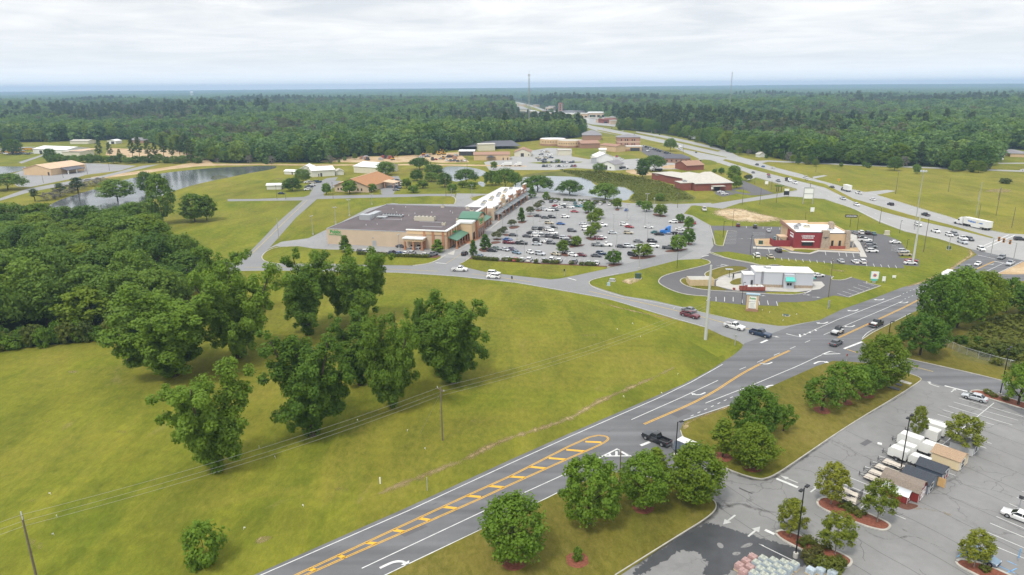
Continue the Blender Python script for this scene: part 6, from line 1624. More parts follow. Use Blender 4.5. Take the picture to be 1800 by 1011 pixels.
part(r,'roof',lambda q:oct_block(q,L/2,15,L/2+.3,13.3,7,7.4),'light_roof')
for k in range(9):part(r,'window',lambda q,k=k:q.box(L*(k+1)/10-.4,L*(k+1)/10+.4,0.6+abs(k-4)*.5,0.85+abs(k-4)*.5,4,5),'dark_glass')
gable('jail_wing',G7(428,186),G7(625,182),22,5,7.5,'brick_brown','brick_brown','brown-roofed wing linking cell block and courthouse','x')
gable('jail_wing',G7(625,205),G7(795,225),12,5.5,7.0,'tan_wall','brick_brown','sloping tan wing running up to the brick courthouse','x')
hip('jail_hall',G7(440,100),G7(640,100),40,6,11,'brick_brown','grey_roof','dark hip-roofed hall behind the cell blocks')
r,L=hip('courthouse',G7(805,205),G7(1045,205),22,13.0,15.5,'brick_brown','grey_roof','three-storey brown brick courthouse with grey hipped roof and pale bands',windows=[(x,x+1.2,z,z+1.6)for z in(2.0,5.4,9.6)for x in(3.5,7.5,9.8,14.5,16.8)])
part(r,'band',lambda q:(q.box(-.12,L+.12,-.12,22.1,4.2,5.0),q.box(-.12,L+.12,-.12,22.1,8.0,8.8)),'beige_wall')
part(r,'front_block',lambda q:q.box(-1.0,L+1,-8,-0.14,0,4.4),'tan_wall')
part(r,'front_roof',lambda q:q.box(-1.3,L+1.3,-8.3,-0.14,4.4,4.9),'white_roof')
part(r,'porch',lambda q:q.box(L*.55,L*.95,-9.2,-8.02,0,3.2),'dark_metal')
part(r,'front_band',lambda q:q.box(-1.1,L*.54,-8.12,-8.01,0,1.6),'brick_brown')
gable('metal_shed',G7(190,260),G7(318,258),12,5,5.5,'cream_metal','light_roof','grey box store in front of the cell blocks','x')
gable('metal_shed',G7(618,232),G7(690,232),8,3.2,4.2,'white_metal','white_roof','white garage below the sloping tan wing','x')
gable('metal_shed',G7(632,405),G7(780,415),16,4.2,6.6,'white_metal','grey_roof','white gabled shed facing the pond, nearest of the pair','y',doors=[(3,6,3.4)],windows=[(8,9.2,1.2,2.3)])
gable('metal_shed',G7(600,330),G7(760,326),18,4.5,7.2,'white_metal','white_roof','white gabled shed behind its grey-roofed twin','y')
gable('metal_shed',G7(535,345),G7(590,345),9,5,5.3,'grey_metal','light_roof','small grey block left of the white gabled sheds','x')
r,L=hip('clinic',G8(425,515),G8(812,503),20,4.9,10.6,'brick_red','light_roof','red brick clinic with large pale hipped roof and dark canopy',windows=[])
part(r,'fascia',lambda q:q.box(-.7,L+.7,-.7,-.62,4.5,5.1),'white_trim')
c=part(r,'canopy',lambda q:q.box(10.5,18.5,-4,-0.02,2.9,3.2),'light_roof')
for x in(10.9,18.1):part(c,'column',lambda q,x=x:q.box(x-.15,x+.15,-3.8,-3.5,0,2.9),'dark_metal')
part(r,'door',lambda q:q.box(13,16.5,-0.07,-0.01,0,2.6),'dark_glass')
part(r,'annex',lambda q:q.box(-8.0,-0.72,3.5,13,0,4.6),'brick_red')
part(r,'annex_roof',lambda q:q.box(-8.2,-0.72,3.3,13.2,4.6,4.9),'light_roof')
roof_unit(r,-5,6,2.2,2.0,4.9,1.1,'grey_metal',1)
part(r,'rear_roof',lambda q:q.add([(2,20.7,4.95),(26,20.7,4.95),(25,40,4.95),(-4,42,4.95),(12,26,7.6),(11,36,7.6)],[(0,1,4),(1,2,5,4),(2,3,5),(3,0,4,5)]),'light_roof')
part(r,'rear_wall',lambda q:q.prism([(2.5,20.9),(25,20.9),(24.5,39.5),(-3,41.5)],0,4.9),'brick_red')
gable('brick_annex',G8(125,420),G8(330,405),17,4.4,4.7,'brick_red','light_roof','flat-roofed red brick annex left of the clinic','x',windows=[(3,4,1.5,3),(6,7,1.5,3)])
gable('brick_annex',G8(15,400),G8(120,410),13,3.6,3.9,'brick_red','light_roof','lowest red brick block at the annex\'s left end','x')
hip('office',G8(60,215),G8(378,218),14,3.6,6.8,'brick_brown','dark_roof','long brown brick office with dark hipped roof by the highway',windows=[(5+4*k,6.4+4*k,1,2.4)for k in range(8)])
gable('brick_annex',G8(340,300),G8(520,290),16,3.8,6.6,'brick_red','brick_brown','brown-roofed brick building behind the clinic','x')
hip('house',F3(1240,575),F3(1320,580),14,3,5.2,'white_metal','white_roof','white-roofed house across the highway among trees')
hip('house',F3(1425,612),F3(1525,620),14,3,5.0,'brick_brown','pale_tan_roof','low brick house with pale pinkish roof across the highway')
gable('house',G8(1105,160),G8(1165,158),6,2.6,4.6,'white_metal','light_roof','tiny white gabled hut beside the frontage road','y')
gable('house',F4(1590,725),F4(1655,722),10,3.2,6.0,'white_metal','white_roof','small white gabled house at the pasture\'s far edge','y')
hip('house',F4(1610,690),F4(1760,700),14,3,5.4,'brick_brown','grey_roof','brown house behind the small white gabled house')
hip('house',F4(1700,702),F4(1800,705),12,3,5.0,'tan_wall','grey_roof','grey-roofed house at the frame edge behind the pasture')
for x,y,w_,lab in((308,452,38,'white roof peeping through the forest beside bright green tree'),(720,492,28,'pale roof deep among forest trees beyond pasture'),(690,556,36,'white roof edge at the back of the pasture woods')):
 gable('house',F4(x,y+14),F4(x+w_,y+14),14,6,11,'white_metal','white_roof',lab,'x')
for x,y,w_,lab in((600,402,60,'long white roof far away in the left forest'),(1025,366,22,'tiny white roof in the middle of the left forest')):
 gable('barn',F2(x,y+6),F2(x+w_,y+6),22,10,16,'white_metal','white_roof',lab,'x')
r,L=building('brick_tower',F3(325,395),F3(352,395),'tall narrow red brick tower block in the distant town','tower')
part(r,'wall',lambda q:q.box(0,L,0,12,0,24),'brick_brown');part(r,'roof',lambda q:q.box(-.5,L+.5,-.5,12.5,24,25),'brick_red')
for k in range(4):part(r,'window',lambda q,k=k:q.box(3,L-3,-0.15,-0.02,3+5*k,6+5*k),'dark_glass')
def far_shop(a,b,dep,h,wm,rm,lab):
 r,L=building('distant_shop',a,b,lab)
 part(r,'wall',lambda q:q.box(0,L,0,dep,0,h),wm)
 part(r,'roof',lambda q:q.box(-.6,L+.6,-.6,dep+.6,h,h+1.2),rm)
 n=max(3,int(L/9))
 for k in range(n):part(r,'shop_window',lambda q,k=k:q.box(L*(k+.2)/n,L*(k+.8)/n,-.2,-.03,0.4,h*.55),'dark_glass')
far_shop(F3(455,430),F3(530,430),40,8,'tan_wall','light_roof','distant tan shop with pale roof beside the town highway')
far_shop(F3(530,425),F3(655,425),50,9,'beige_wall','white_roof','long distant shop block with white roof in the town')
far_shop(F3(640,468),F3(745,466),30,6,'brick_red','brick_red','distant red-fronted shop nearest the wooded bend')
far_shop(F3(690,452),F3(770,452),30,7,'white_metal','grey_roof','grey-roofed distant shop behind the red-fronted one')
far_shop(F3(235,375),F3(285,375),50,7,'beige_wall','light_roof','small pale distant shop left of the brick tower')
far_shop(F3(330,405),F3(440,408),40,7,'grey_metal','grey_roof','grey distant shop in front of the brick tower')
far_shop(F3(20,430),F3(60,430),40,6,'brick_red','light_roof','reddish distant building by the highway bend')
far_shop(F3(70,444),F3(175,440),40,6,'white_metal','white_roof','white low distant building beside the highway bend')
for i in range(12):
 rr=random.Random(i);x,y=915+14*i+rr.uniform(-3,3),200+rr.uniform(-2,14)
 if 990<x:y+=6
 T(tree_px(rr.choice(KF[:5]),x,y,y-rr.uniform(7,11)),'roadside tree among the distant town shops','tree','trees among the distant shops')
for i,(x,y)in enumerate(((922,196),(936,200),(948,205),(962,199),(975,203),(990,207),(1004,205),(1018,203),(1030,207),(1044,212),(1058,216),(1072,214),(1085,219),(972,190),(945,188),(917,187))):
 g=P(x,y);r=empty('distant_shop',(g.x,g.y,0),R(-20+13*(i%5)));rr=random.Random(i)
 tag(r,'small pale low building in the distant town strip','building','small buildings of the distant town')
 w_,d_,h_=rr.uniform(14,30),rr.uniform(10,18),rr.uniform(4.5,7.5)
 part(r,'wall',lambda q:q.box(-w_/2,w_/2,0,d_,0,h_),rr.choice(['white_metal','beige_wall','cream_metal','brick_brown']))
 part(r,'roof',lambda q:q.box(-w_/2-.5,w_/2+.5,-.5,d_+.5,h_,h_+.8),rr.choice(['white_roof','light_roof','grey_roof']))
for i,(x,y)in enumerate(((1262,232),(1405,214),(1530,236),(1628,222),(1700,240),(1748,226),(1790,236))):
 g=P(x,y);r=empty('house',(g.x,g.y,0),R(-20+17*(i%4)));tag(r,'white-roofed house glimpsed among the right-hand forest','building','houses glimpsed in the forest')
 part(r,'wall',lambda q:q.box(-9,9,0,10,0,9),'white_metal')
 part(r,'roof',lambda q:q.add([(-9.5,-.5,9.02),(9.5,-.5,9.02),(9.5,10.5,9.02),(-9.5,10.5,9.02),(-9.5,5,13),(9.5,5,13)],[(0,1,5,4),(2,3,4,5),(0,4,3),(1,2,5)]),'white_roof')
m=bpy.data.materials.new('car_paint');m.use_nodes=True
t_=m.node_tree;b_=t_.nodes['Principled BSDF'];oi_=t_.nodes.new('ShaderNodeObjectInfo')
t_.links.new(oi_.outputs['Color'],b_.inputs['Base Color'])
b_.inputs['Roughness'].default_value=0.28;b_.inputs['Specular IOR Level'].default_value=0.5;b_.inputs['Coat Weight'].default_value=0.6;b_.inputs['Coat Roughness'].default_value=0.08
MATS['car_paint']=m
mat('car_glass',(0.018,0.022,0.026),0.08,spec=0.7)
mat('tyre',(0.018,0.018,0.018),0.85)
mat('rim',(0.45,0.46,0.48),0.35,metal=0.7)
mat('black_plastic_and_shade',(0.02,0.02,0.022),0.6)
mat('headlight',(0.75,0.77,0.80),0.15,spec=0.7)
mat('taillight',(0.35,0.015,0.015),0.2,spec=0.6)
mat('chrome',(0.6,0.6,0.62),0.2,metal=0.9)
CAR_COL=dict(white=(.78,.78,.77),silver=(.50,.52,.54),grey=(.20,.21,.22),dark_grey=(.085,.09,.10),black=(.016,.017,.02),red=(.33,.022,.025),maroon=(.14,.018,.028),blue=(.04,.12,.34),dark_blue=(.018,.04,.085),grey_blue=(.16,.24,.32),beige=(.42,.37,.27),teal=(.04,.16,.17),green_grey=(.14,.18,.16),light_blue=(.25,.42,.50),pink_red=(.42,.10,.11),light_green=(.36,.46,.36),purple_grey=(.10,.08,.12))
def loft(q,st,mi=0):
 0
 rings=[]
 for x,wl,wb,wt,zl,zb,zt in st:
  rings.append([(x,-wl,zl),(x,-wb,zl+(zb-zl)*.45),(x,-wb,zb),(x,-wt,zt),(x,wt,zt),(x,wb,zb),(x,wb,zl+(zb-zl)*.45),(x,wl,zl)])
 n=8;vs=[p for r in rings for p in r];fs=[]
 for i in range(len(rings)-1):
  for k in range(n):fs.append((i*n+k,i*n+(k+1)%n,(i+1)*n+(k+1)%n,(i+1)*n+k))
 fs.append(tuple(range(n))[::-1]);fs.append(tuple((len(rings)-1)*n+k for k in range(n)))
 q.add(vs,fs,mi)
SPEC={'sedan':dict(L=4.75,W=1.82,hull=[(1.0,.62,.70),(.93,.70,.80),(.48,.84,.93),(.40,.86,.95),(-.70,.88,.98),(-.93,.86,.96),(-1.0,.74,.84)],gh=(1.15,.30,-1.05,-1.80,.92,1.44),wx=(1.42,-1.38),wr=.33),'hatchback':dict(L=4.3,W=1.76,hull=[(1.0,.62,.72),(.92,.72,.84),(.52,.86,.96),(.42,.88,1.0),(-.85,.92,1.04),(-1.0,.88,.98)],gh=(1.15,.35,-1.55,-2.05,.96,1.52),wx=(1.32,-1.30),wr=.32),'suv':dict(L=4.85,W=1.94,hull=[(1.0,.70,.84),(.93,.82,1.0),(.50,.98,1.12),(.40,1.0,1.15),(-.90,1.02,1.17),(-1.0,.98,1.10)],gh=(1.05,.35,-1.95,-2.30,1.10,1.76),wx=(1.48,-1.42),wr=.38),'pickup':dict(L=5.85,W=2.02,hull=[(1.0,.80,.98),(.94,.92,1.12),(.46,1.05,1.2),(.36,1.07,1.22),(-.22,1.07,1.22)],gh=(1.15,.55,-.40,-.68,1.15,1.88),wx=(1.85,-1.80),wr=.42),'van':dict(L=5.3,W=2.0,hull=[(1.0,.70,.9),(.92,.85,1.05),(.62,1.05,1.3),(-.95,1.1,1.35),(-1.0,1.05,1.3)],gh=(1.75,1.05,-2.45,-2.60,1.25,2.0),wx=(1.7,-1.6),wr=.36),}
def wheel_mb(r,w=.24):
 q=MB();q.tube([(0,-w/2,0),(0,w/2,0)],r,14);return q
VP={}
def body_mb(kind):
 s=SPEC[kind];q=MB();h=s['L']/2;w=s['W']/2
 st=[]
 for fx,zb,zt in s['hull']:
  nar=1.0-0.13*max(0,(abs(fx)-.8)/.2)
  st.append((fx*h,w*.90*nar,w*nar,w*.88*nar,.26 if abs(fx)<.97 else.36,zb,zt))
 loft(q,st,0)
 if kind=='pickup':
  x0,x1=-.22*h-.01,-h
  q.box(x1,x0,-w,w,.45,.62,0)
  for sgn in(-1,1):q.box(x1,x0,sgn*w-(.13 if sgn>0 else 0),sgn*w+(.13 if sgn<0 else 0),.30,1.16,0)
  q.box(x1,x1+.1,-w+.13,w-.13,.45,1.12,0)
  q.box(x1+.1,x0,-w+.13,w-.13,.62,.66,1)
  q.box(x1-.12,x1,-w*.95,w*.95,.42,.62,2)
 a,bq,c,d,z0,z1=s['gh']
 wb,wt=w*.90,w*.74
 q.add([(bq+.05,-wt,z1),(bq+.05,wt,z1),(c-.05,wt,z1),(c-.05,-wt,z1),(bq-.1,-wt*.85,z1+.045),(bq-.1,wt*.85,z1+.045),(c+.1,wt*.85,z1+.045),(c+.1,-wt*.85,z1+.045)],[(4,5,6,7),(0,1,5,4),(1,2,6,5),(2,3,7,6),(3,0,4,7)],0)
 for sgn in(-1,1):
  for(xa,xb)in((a,bq),((a+d)/2-.05,(bq+c)/2-.05),(d,c)):
   q.tube([(xa,sgn*(wb+.005),z0-.05),(xb,sgn*(wt+.005),z1)],.045,4,0)
  q.tube([(bq,sgn*wt,z1),(c,sgn*wt,z1)],.05,4,0)
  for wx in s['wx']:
   q.tube([(wx,sgn*(w-.05),s['wr']),(wx,sgn*(w+.012),s['wr'])],s['wr']*1.17,12,1)  # black disc painted for the shade of the uncut wheel arch
 q.box(h*.985,h+.02,-w*.55,w*.55,.42,.60,1)
 return q
def glass_mb(kind):
 s=SPEC[kind];w=s['W']/2;a,bq,c,d,z0,z1=s['gh'];wb,wt=w*.90,w*.74
 q=MB()
 q.add([(a,-wb*.9,z0),(a,wb*.9,z0),(d,wb,z0),(d,-wb,z0),(bq,-wt,z1),(bq,wt,z1),(c,wt,z1),(c,-wt,z1)],[(0,1,5,4),(1,2,6,5),(2,3,7,6),(3,0,4,7),(4,5,6,7)],0)
 return q
for kd in SPEC:
 s=SPEC[kd];h=s['L']/2;w=s['W']/2
 VP[kd]=dict(body=body_mb(kd).mesh('body',[MATS['car_paint'],MATS['black_plastic_and_shade'],MATS['chrome']],40),glass=glass_mb(kd).mesh('cabin_glass',MATS['car_glass'],25),wheel=wheel_mb(s['wr']).mesh('wheel',MATS['tyre'],40))
 q=MB();q.tube([(0,-.128,0),(0,.128,0)],s['wr']*.62,10);VP[kd]['rim']=q.mesh('rim',MATS['rim'],40)
 zh=.66 if kd in('sedan','hatchback')else.86
 q=MB();q.box(-.09,.09,-.2,.2,-.09,.09);VP[kd]['headlight']=q.mesh('headlight',MATS['headlight'])
 q=MB();q.box(-.06,.06,-.14,.14,-.12,.12);VP[kd]['taillight']=q.mesh('taillight',MATS['taillight'])
 VP[kd]['zh']=zh
 q=body_mb(kd);g=glass_mb(kd);b0=len(q.v)
 q.v+=g.v;q.f+=[tuple(b0+i for i in f)for f in g.f];q.m+=[3]*len(g.f)
 for wx in s['wx']:
  for sg in(-1,1):q.tube([(wx,sg*(w-.12),s['wr']),(wx,sg*(w+.02),s['wr'])],s['wr'],8,1)
 VP[kd]['far']=q.mesh('body',[MATS['car_paint'],MATS['black_plastic_and_shade'],MATS['chrome'],MATS['car_glass']],40)
NAMES=dict(sedan='parked_car',hatchback='parked_car',suv='parked_car',pickup='pickup_truck',van='van')
def vehicle(kind,x,y,ang,color,lod=1,name=None,z=0.05,s=1.0):
 sp=SPEC[kind];h=sp['L']/2;w=sp['W']/2;v=VP[kind]
 name=name or(kind+'_car' if kind in('sedan','suv','hatchback')else NAMES[kind])
 col=CAR_COL[color]if isinstance(color,str)else color
 if lod==2:
  o=mesh_obj(name,v['far']);o.location=(x,y,z);o.rotation_euler=(0,0,ang);o.color=(*col,1);o.scale=(s,s,s)
  return o
 r=empty(name,(x,y,z),ang);r.scale=(s,s,s)
 b=mesh_obj('body',v['body'],r);b.color=(*col,1)
 mesh_obj('cabin_glass',v['glass'],r)
 for wx in sp['wx']:
  for sg in(-1,1):
   wo=mesh_obj('wheel',v['wheel'],r);wo.location=(wx,sg*(w-.10),sp['wr'])
   if lod==0:mesh_obj('rim',v['rim'],wo)
 for sg in(-1,1):
  o=mesh_obj('headlight',v['headlight'],r);o.location=(h-.10,sg*w*.68,v['zh'])
  o=mesh_obj('taillight',v['taillight'],r);o.location=(-h+.05,sg*w*.76,v['zh']+.12)
  if lod==0:
   mr=MB();mr.box(-.08,.08,-.11,.11,-.07,.07)
   if 'mirror' not in v:v['mirror']=mr.mesh('mirror',MATS['black_plastic_and_shade'])
   o=mesh_obj('mirror',v['mirror'],r);o.location=(sp['gh'][0]-.35,sg*(w+.10),sp['gh'][4]+.08)
 return r
def pang(px,py,qx,qy):
 a,b=P(px,py),P(qx,qy);return math.atan2(b.y-a.y,b.x-a.x)
DROW=(P(*K2(990,60))-P(*K2(200,600)));ROW=math.atan2(DROW.y,DROW.x)
CROSS=ROW-math.pi/2
SHOP=P(840,440)
CN=dict(dark_grey='dark grey',dark_blue='dark blue',grey_blue='grey-blue',green_grey='green-grey',light_blue='light blue',pink_red='pinkish red',light_green='pale green',purple_grey='dark purple-grey')
KN=dict(sedan='saloon car',suv='SUV',pickup='pickup truck',hatchback='hatchback',van='van')
KN['suv']='tall estate car'
def cars(lst,K,zone,landmark,lpos,group=None,lod=1,zc=0.7,moving=False):
 for it in lst:
  x,y,kind,color,hd=it[:5]
  px,py=K(x,y)
  g=P(px,py,zc)
  ang={'A':CROSS,'A-':CROSS+math.pi,'B':ROW,'B-':ROW+math.pi}.get(hd,hd if not isinstance(hd,str)else 0)
  o=vehicle(kind,g.x,g.y,ang,color,lod,s=.9)
  register(o,(CN.get(color,color))+' '+KN[kind],'car' if kind!='pickup' else 'pickup truck',zone,landmark,lpos,group)
G1='cars parked in the plaza car park'
cars([(1010,82,'suv','dark_grey','B'),(1060,80,'sedan','silver','B'),(1262,98,'sedan','teal','B'),(1318,97,'sedan','white','B'),(1362,97,'suv','white','B'),(1470,98,'sedan','black','B'),(1530,105,'suv','white','B'),(1625,110,'sedan','white','B')],K2,'along the pond hedge','the shop row',P(924,352),G1)
cars([(1060,128,'sedan','red','A'),(1100,142,'sedan','white','A'),(1125,112,'suv','white','A'),(1160,138,'suv','black','A'),(1215,142,'suv','white','A'),(1278,132,'sedan','teal','A'),(1330,132,'sedan','light_blue','A'),(935,165,'suv','silver','A'),(995,173,'pickup','white','A'),(1050,170,'suv','dark_grey','A'),(1257,187,'sedan','pink_red','A'),(870,233,'sedan','black','A'),(945,250,'sedan','dark_grey','A'),(1018,246,'suv','black','A'),(1158,242,'suv','white','A'),(988,308,'suv','beige','A'),(1110,315,'sedan','blue','A')],K2,'in the pond-side plaza rows','the shop row',P(900,370),G1)
cars([(853,368,'suv','grey','A'),(920,372,'suv','black','A'),(995,378,'suv','white','A'),(1030,353,'sedan','black','A'),(1228,388,'suv','dark_grey','A'),(800,412,'sedan','black','A'),(757,445,'sedan','dark_grey','A'),(850,440,'suv','white','A'),(872,412,'sedan','white','A'),(925,443,'suv','grey','A'),(995,448,'suv','dark_grey','A'),(1030,414,'suv','white','A'),(1075,460,'suv','black','A'),(1150,465,'suv','silver','A'),(1208,462,'sedan','maroon','A'),(610,433,'sedan','dark_grey','A'),(552,480,'sedan','blue','A'),(567,513,'pickup','maroon','A'),(697,519,'pickup','black','A'),(868,492,'suv','black','A'),(855,527,'sedan','silver','A'),(960,505,'pickup','white','A'),(1010,517,'suv','dark_grey','A'),(1200,500,'suv','black','A'),(1240,531,'sedan','black','A')],K2,'in the busy middle plaza rows','the shop entrance',SHOP,G1)
cars([(388,595,'sedan','black','A'),(435,573,'sedan','green_grey',CROSS-.35),(525,585,'sedan','silver',CROSS-.5),(597,582,'sedan','purple_grey',CROSS-.5),(645,616,'sedan','grey_blue',CROSS-.5),(788,613,'sedan','white',CROSS-.8),(893,631,'suv','silver',CROSS-.2),(1060,633,'sedan','beige',CROSS-.3),(1192,618,'sedan','white',CROSS-.5),(1240,642,'sedan','white',CROSS-.5),(1327,643,'sedan','maroon',CROSS-.2)],K2,'in the slanted plaza row','the shop entrance',SHOP,G1)
cars([(262,655,'sedan','grey_blue','B'),(552,682,'sedan','silver','B'),(635,690,'sedan','pink_red','B'),(705,693,'sedan','white','B'),(782,694,'suv','white','B'),(935,697,'sedan','silver','B'),(1018,692,'suv','white','B'),(1097,704,'suv','white','B'),(1258,714,'suv','grey','B'),(1405,725,'sedan','light_green','B'),(1492,727,'sedan','white','B')],K2,'nosed up to the road hedge','the shop entrance',SHOP,G1)
cars([(1345,318,'sedan','silver','A'),(1368,338,'suv','white','A'),(1372,373,'suv','white','A'),(1545,330,'pickup','white','A'),(1508,472,'suv','maroon','A'),(1545,460,'sedan','white','A'),(1500,538,'pickup','grey','A'),(1585,537,'pickup','white','A'),(1743,552,'sedan','dark_grey','A'),(1655,410,'sedan','silver','A'),(1538,628,'suv','dark_blue','A'),(1485,650,'sedan','dark_grey','A')],K2,'by the plaza tree line','the shop entrance',SHOP,G1)
cars([(605,170,'sedan','blue','B'),(582,325,'suv','white',CROSS-.3),(637,347,'sedan','red',CROSS-.3),(625,411,'suv','beige','A'),(840,350,'sedan','white','A'),(1098,296,'suv','white','A-'),(1168,373,'sedan','white','A'),(912,406,'sedan','teal','A'),(950,424,'sedan','black','A'),(728,498,'sedan','grey','A'),(876,498,'suv','black','A'),(628,552,'suv','silver','A'),(720,556,'sedan','silver','A'),(893,552,'suv','white','A'),(670,640,'suv','black',CROSS-.6),(1050,567,'pickup','dark_grey','A'),(1190,428,'sedan','dark_grey','A'),(1320,306,'sedan','red','B')],K3,'in the emptier plaza side','the blue lorry',P(1180,408),G1)
G2='cars parked beside the grocery wall'
cars([(865,552,'sedan','dark_grey',R(-13)),(992,556,'sedan','white','B-'),(1058,560,'suv','white','B-'),(430,606,'suv','dark_grey',ROW+.7),(487,608,'suv','silver',ROW+.3),(555,607,'suv','white',ROW-.4),(775,621,'suv','dark_blue','B'),(845,626,'sedan','blue','B'),(915,626,'sedan','white','B'),(985,623,'suv','silver','B'),(1120,640,'sedan','white','B'),(1195,641,'pickup','grey',ROW-.4)],K1,'below the beige grocery wall','the shop entrance',SHOP,G2)
cars([(100,630,'suv','black','B')],K2,'driving along the shop front drive','the shop',SHOP,'moving traffic')
G3='cars parked at the restaurant'
cars([(403,332,'suv','maroon','B'),(582,347,'suv','black','B'),(725,387,'sedan','silver','B'),(795,470,'sedan','teal','B'),(828,598,'suv','black',R(88)),(598,646,'suv','white',R(88)),(742,658,'sedan','beige',R(88)),(1485,706,'sedan','silver',R(84)),(1635,714,'sedan','white',R(84)),(1710,716,'suv','white',R(84))],K4,'parked by the red restaurant','the plaza',P(1200,420),G3)
cars([(20,411,'sedan','grey',R(80)),(80,408,'suv','white',R(80)),(148,413,'suv','black',R(80)),(213,419,'sedan','teal',R(80)),(98,462,'sedan','black',R(-8)),(125,489,'pickup','white',R(-8)),(178,528,'suv','dark_grey',R(-8)),(185,556,'suv','grey',R(-8)),(198,602,'suv','white',R(-8)),(440,509,'sedan','white',R(-10)),(525,606,'suv','silver',R(-8)),(545,638,'suv','beige',R(-8)),(612,703,'sedan','red',R(-8)),(600,727,'sedan','white',R(-8))],K5,'right of the restaurant','the restaurant',P(1440,430),G3)
cars([(1245,857,'sedan','white',R(8))],K4,'parked behind the grey drive-through building','it',SHOP)
HN=pang(1450,342,1600,398);HF=pang(1600,372,1450,330)
G4='traffic on the highway'
NW=dict(name=None)
cars([(205,60,'sedan','white',HF),(392,112,'suv','black',HF),(758,222,'pickup','black',HF)],K5,'behind the articulated lorry','the crossroads',P(1720,440),G4)
cars([(35,117,'suv','white',HN),(680,328,'suv','white',HN),(865,393,'pickup','white',HN),(1010,434,'suv','white',HN),(1065,423,'suv','grey',HN),(1150,470,'pickup','white',HN),(1150,508,'pickup','silver',HN),(1225,478,'suv','dark_grey',HN),(1345,582,'suv','white',HN-.15)],K5,'queuing at the crossroads','the crossroads',P(1720,440),G4)
cars([(1560,670,'suv','grey',pang(1790,440,1740,465)),(1650,732,'pickup','silver',R(222)),(1312,736,'sedan','white',R(222)),(1200,782,'suv','dark_grey',R(222)),(1750,477,'suv','black',R(-15))],K5,'at the crossroads','the traffic lights',P(1775,425),G4)
cars([(35,778,'sedan','white',HF),(262,844,'suv','white',HF),(280,861,'sedan','white',HF),(450,912,'sedan','dark_grey',HF),(637,954,'pickup','white',HF),(737,997,'sedan','silver',HF)],F4,'on the pasture-side carriageway','the crossroads',P(1720,440),G4,1)
cars([(8,842,'sedan','grey',HN),(4,826,'sedan','red',HN),(72,870,'pickup','grey',HN),(190,884,'pickup','white',HN),(527,994,'pickup','silver',HN)],F4,'on the near highway lanes','the crossroads',P(1720,440),G4,1)
cars([(1080,235,'suv','dark_grey',HF),(1145,254,'sedan','blue',HF),(1252,266,'sedan','silver',HF),(1042,317,'sedan','dark_grey',HN),(440,106,'sedan','black',HN),(285,72,'pickup','white',HN)],G8,'on the highway beyond the clinic','the crossroads',P(1720,440),G4,2)
cars([(980,530,'sedan','white',HN),(1000,565,'sedan','white',HN),(860,545,'sedan','silver',HN),(780,520,'sedan','white',HF),(700,500,'sedan','dark_grey',HF),(640,500,'suv','white',HN)],F3,'far up the highway near the town','the crossroads',P(1720,440),G4,2)
cars([(1795,795,'sedan','white',R(0))],F4,'on the road along the pasture edge','it',SHOP,None,2)
G5_='vehicles parked round the public yards'
rv=random.Random(4);cols=['white','white','silver','grey','black','dark_grey','dark_blue','white','red','beige']
def fleet(lst,K,label,group,lod=2,hd='B'):
 for x,y in lst:
  g=P(*K(x,y));kind=rv.choice(['sedan','suv','pickup','suv']);c=rv.choice(cols)
  o=vehicle(kind,g.x,g.y,{'A':CROSS,'B':ROW}.get(hd,hd)+rv.choice([0,math.pi]),c,lod)
  register(o,CN.get(c,c)+' '+KN[kind],'car',label,'the courthouse',P(1100,255),group)
fleet([(220+19*k,745+rv.uniform(-2,2))for k in range(12)if k not in(2,6)]+[(222+22*k,773)for k in range(11)if k not in(3,8)],F3,'in the public pond car park',G5_)
fleet([(925+17*k,632+5.2*k)for k in range(12)]+[(955,664),(1090,684)],F3,'in the courthouse parking strip',G5_,hd=R(60))
fleet([(185,715),(205,690),(215,668),(230,700),(250,672),(240,715),(265,690),(270,712),(195,730),(225,728)],F3,'in the fenced impound lot',G5_,hd='A')
fleet([(1340+26*k,735+rv.uniform(-3,3))for k in range(0,6)],F2,'in front of the tan workshop',G5_)
fleet([(360,887),(392,890),(415,885),(432,884),(372,918),(395,908),(362,938)],F2,'beside the hall under the round trees',G5_,1,R(30))
fleet([(1000,878),(1003,905),(998,925),(985,940),(1004,892)],F2,'parked right of the tan-roofed hall',G5_,1,'A')
cars([(178,957,'sedan','dark_blue',R(-5))],F2,'parked on the lawn by the wooden pole','it',SHOP,None,1)
cars([(700,520,'sedan','white',R(5)),(740,540,'sedan','white',R(5))],G8,'parked in front of the clinic','the clinic door',P(1270,335),G5_,1)
fleet([(1235,748),(1275,752),(880,730),(735,705),(755,715),(775,725)],F3,'behind the clinic and office',G5_)
fleet([(860,705),(880,690),(905,700),(960,720),(1000,715)],lambda x,y:F2(x+300,y+5),'in the sandy yard behind the lane',G5_,hd='A')
fleet([(20+22*k,680+(k%3)*4)for k in range(10)],F1,'parked before the white depot',G5_,hd='A')
fleet([(530,720),(520,712)],G8,'at the brick office end',G5_)
cars([(345,225,'suv','dark_blue','A')],G8,'beside the brick office','it',SHOP,None,2)
def near(kind,px,py,ang,color,label,cat='car',lod=0,zc=0.75):
 g=P(px,py,zc);o=vehicle(kind,g.x,g.y,ang,color,lod,s=.96);tag(o,label,cat);return o
A40=R(40)
sideang=pang(1200,548,1300,574)
near('pickup',1154,770,pang(1163,786,1133.7,773.5),'black','black pickup truck leaving the drive with an enclosed trailer','pickup truck')
near('sedan',1714,697,pang(1723.4,705.8,1698.7,699.1),'silver','silver saloon car parked alone by the red mulch bed')
near('pickup',1213,553,sideang,'maroon','dark red pickup truck on the side road behind the steel pole','pickup truck')
near('sedan',1211,543.5,sideang+math.pi,'grey','dark grey saloon car beside the dark red pickup')
near('pickup',1291.5,573,sideang,'white','white pickup truck waiting on the side road at the junction','pickup truck')
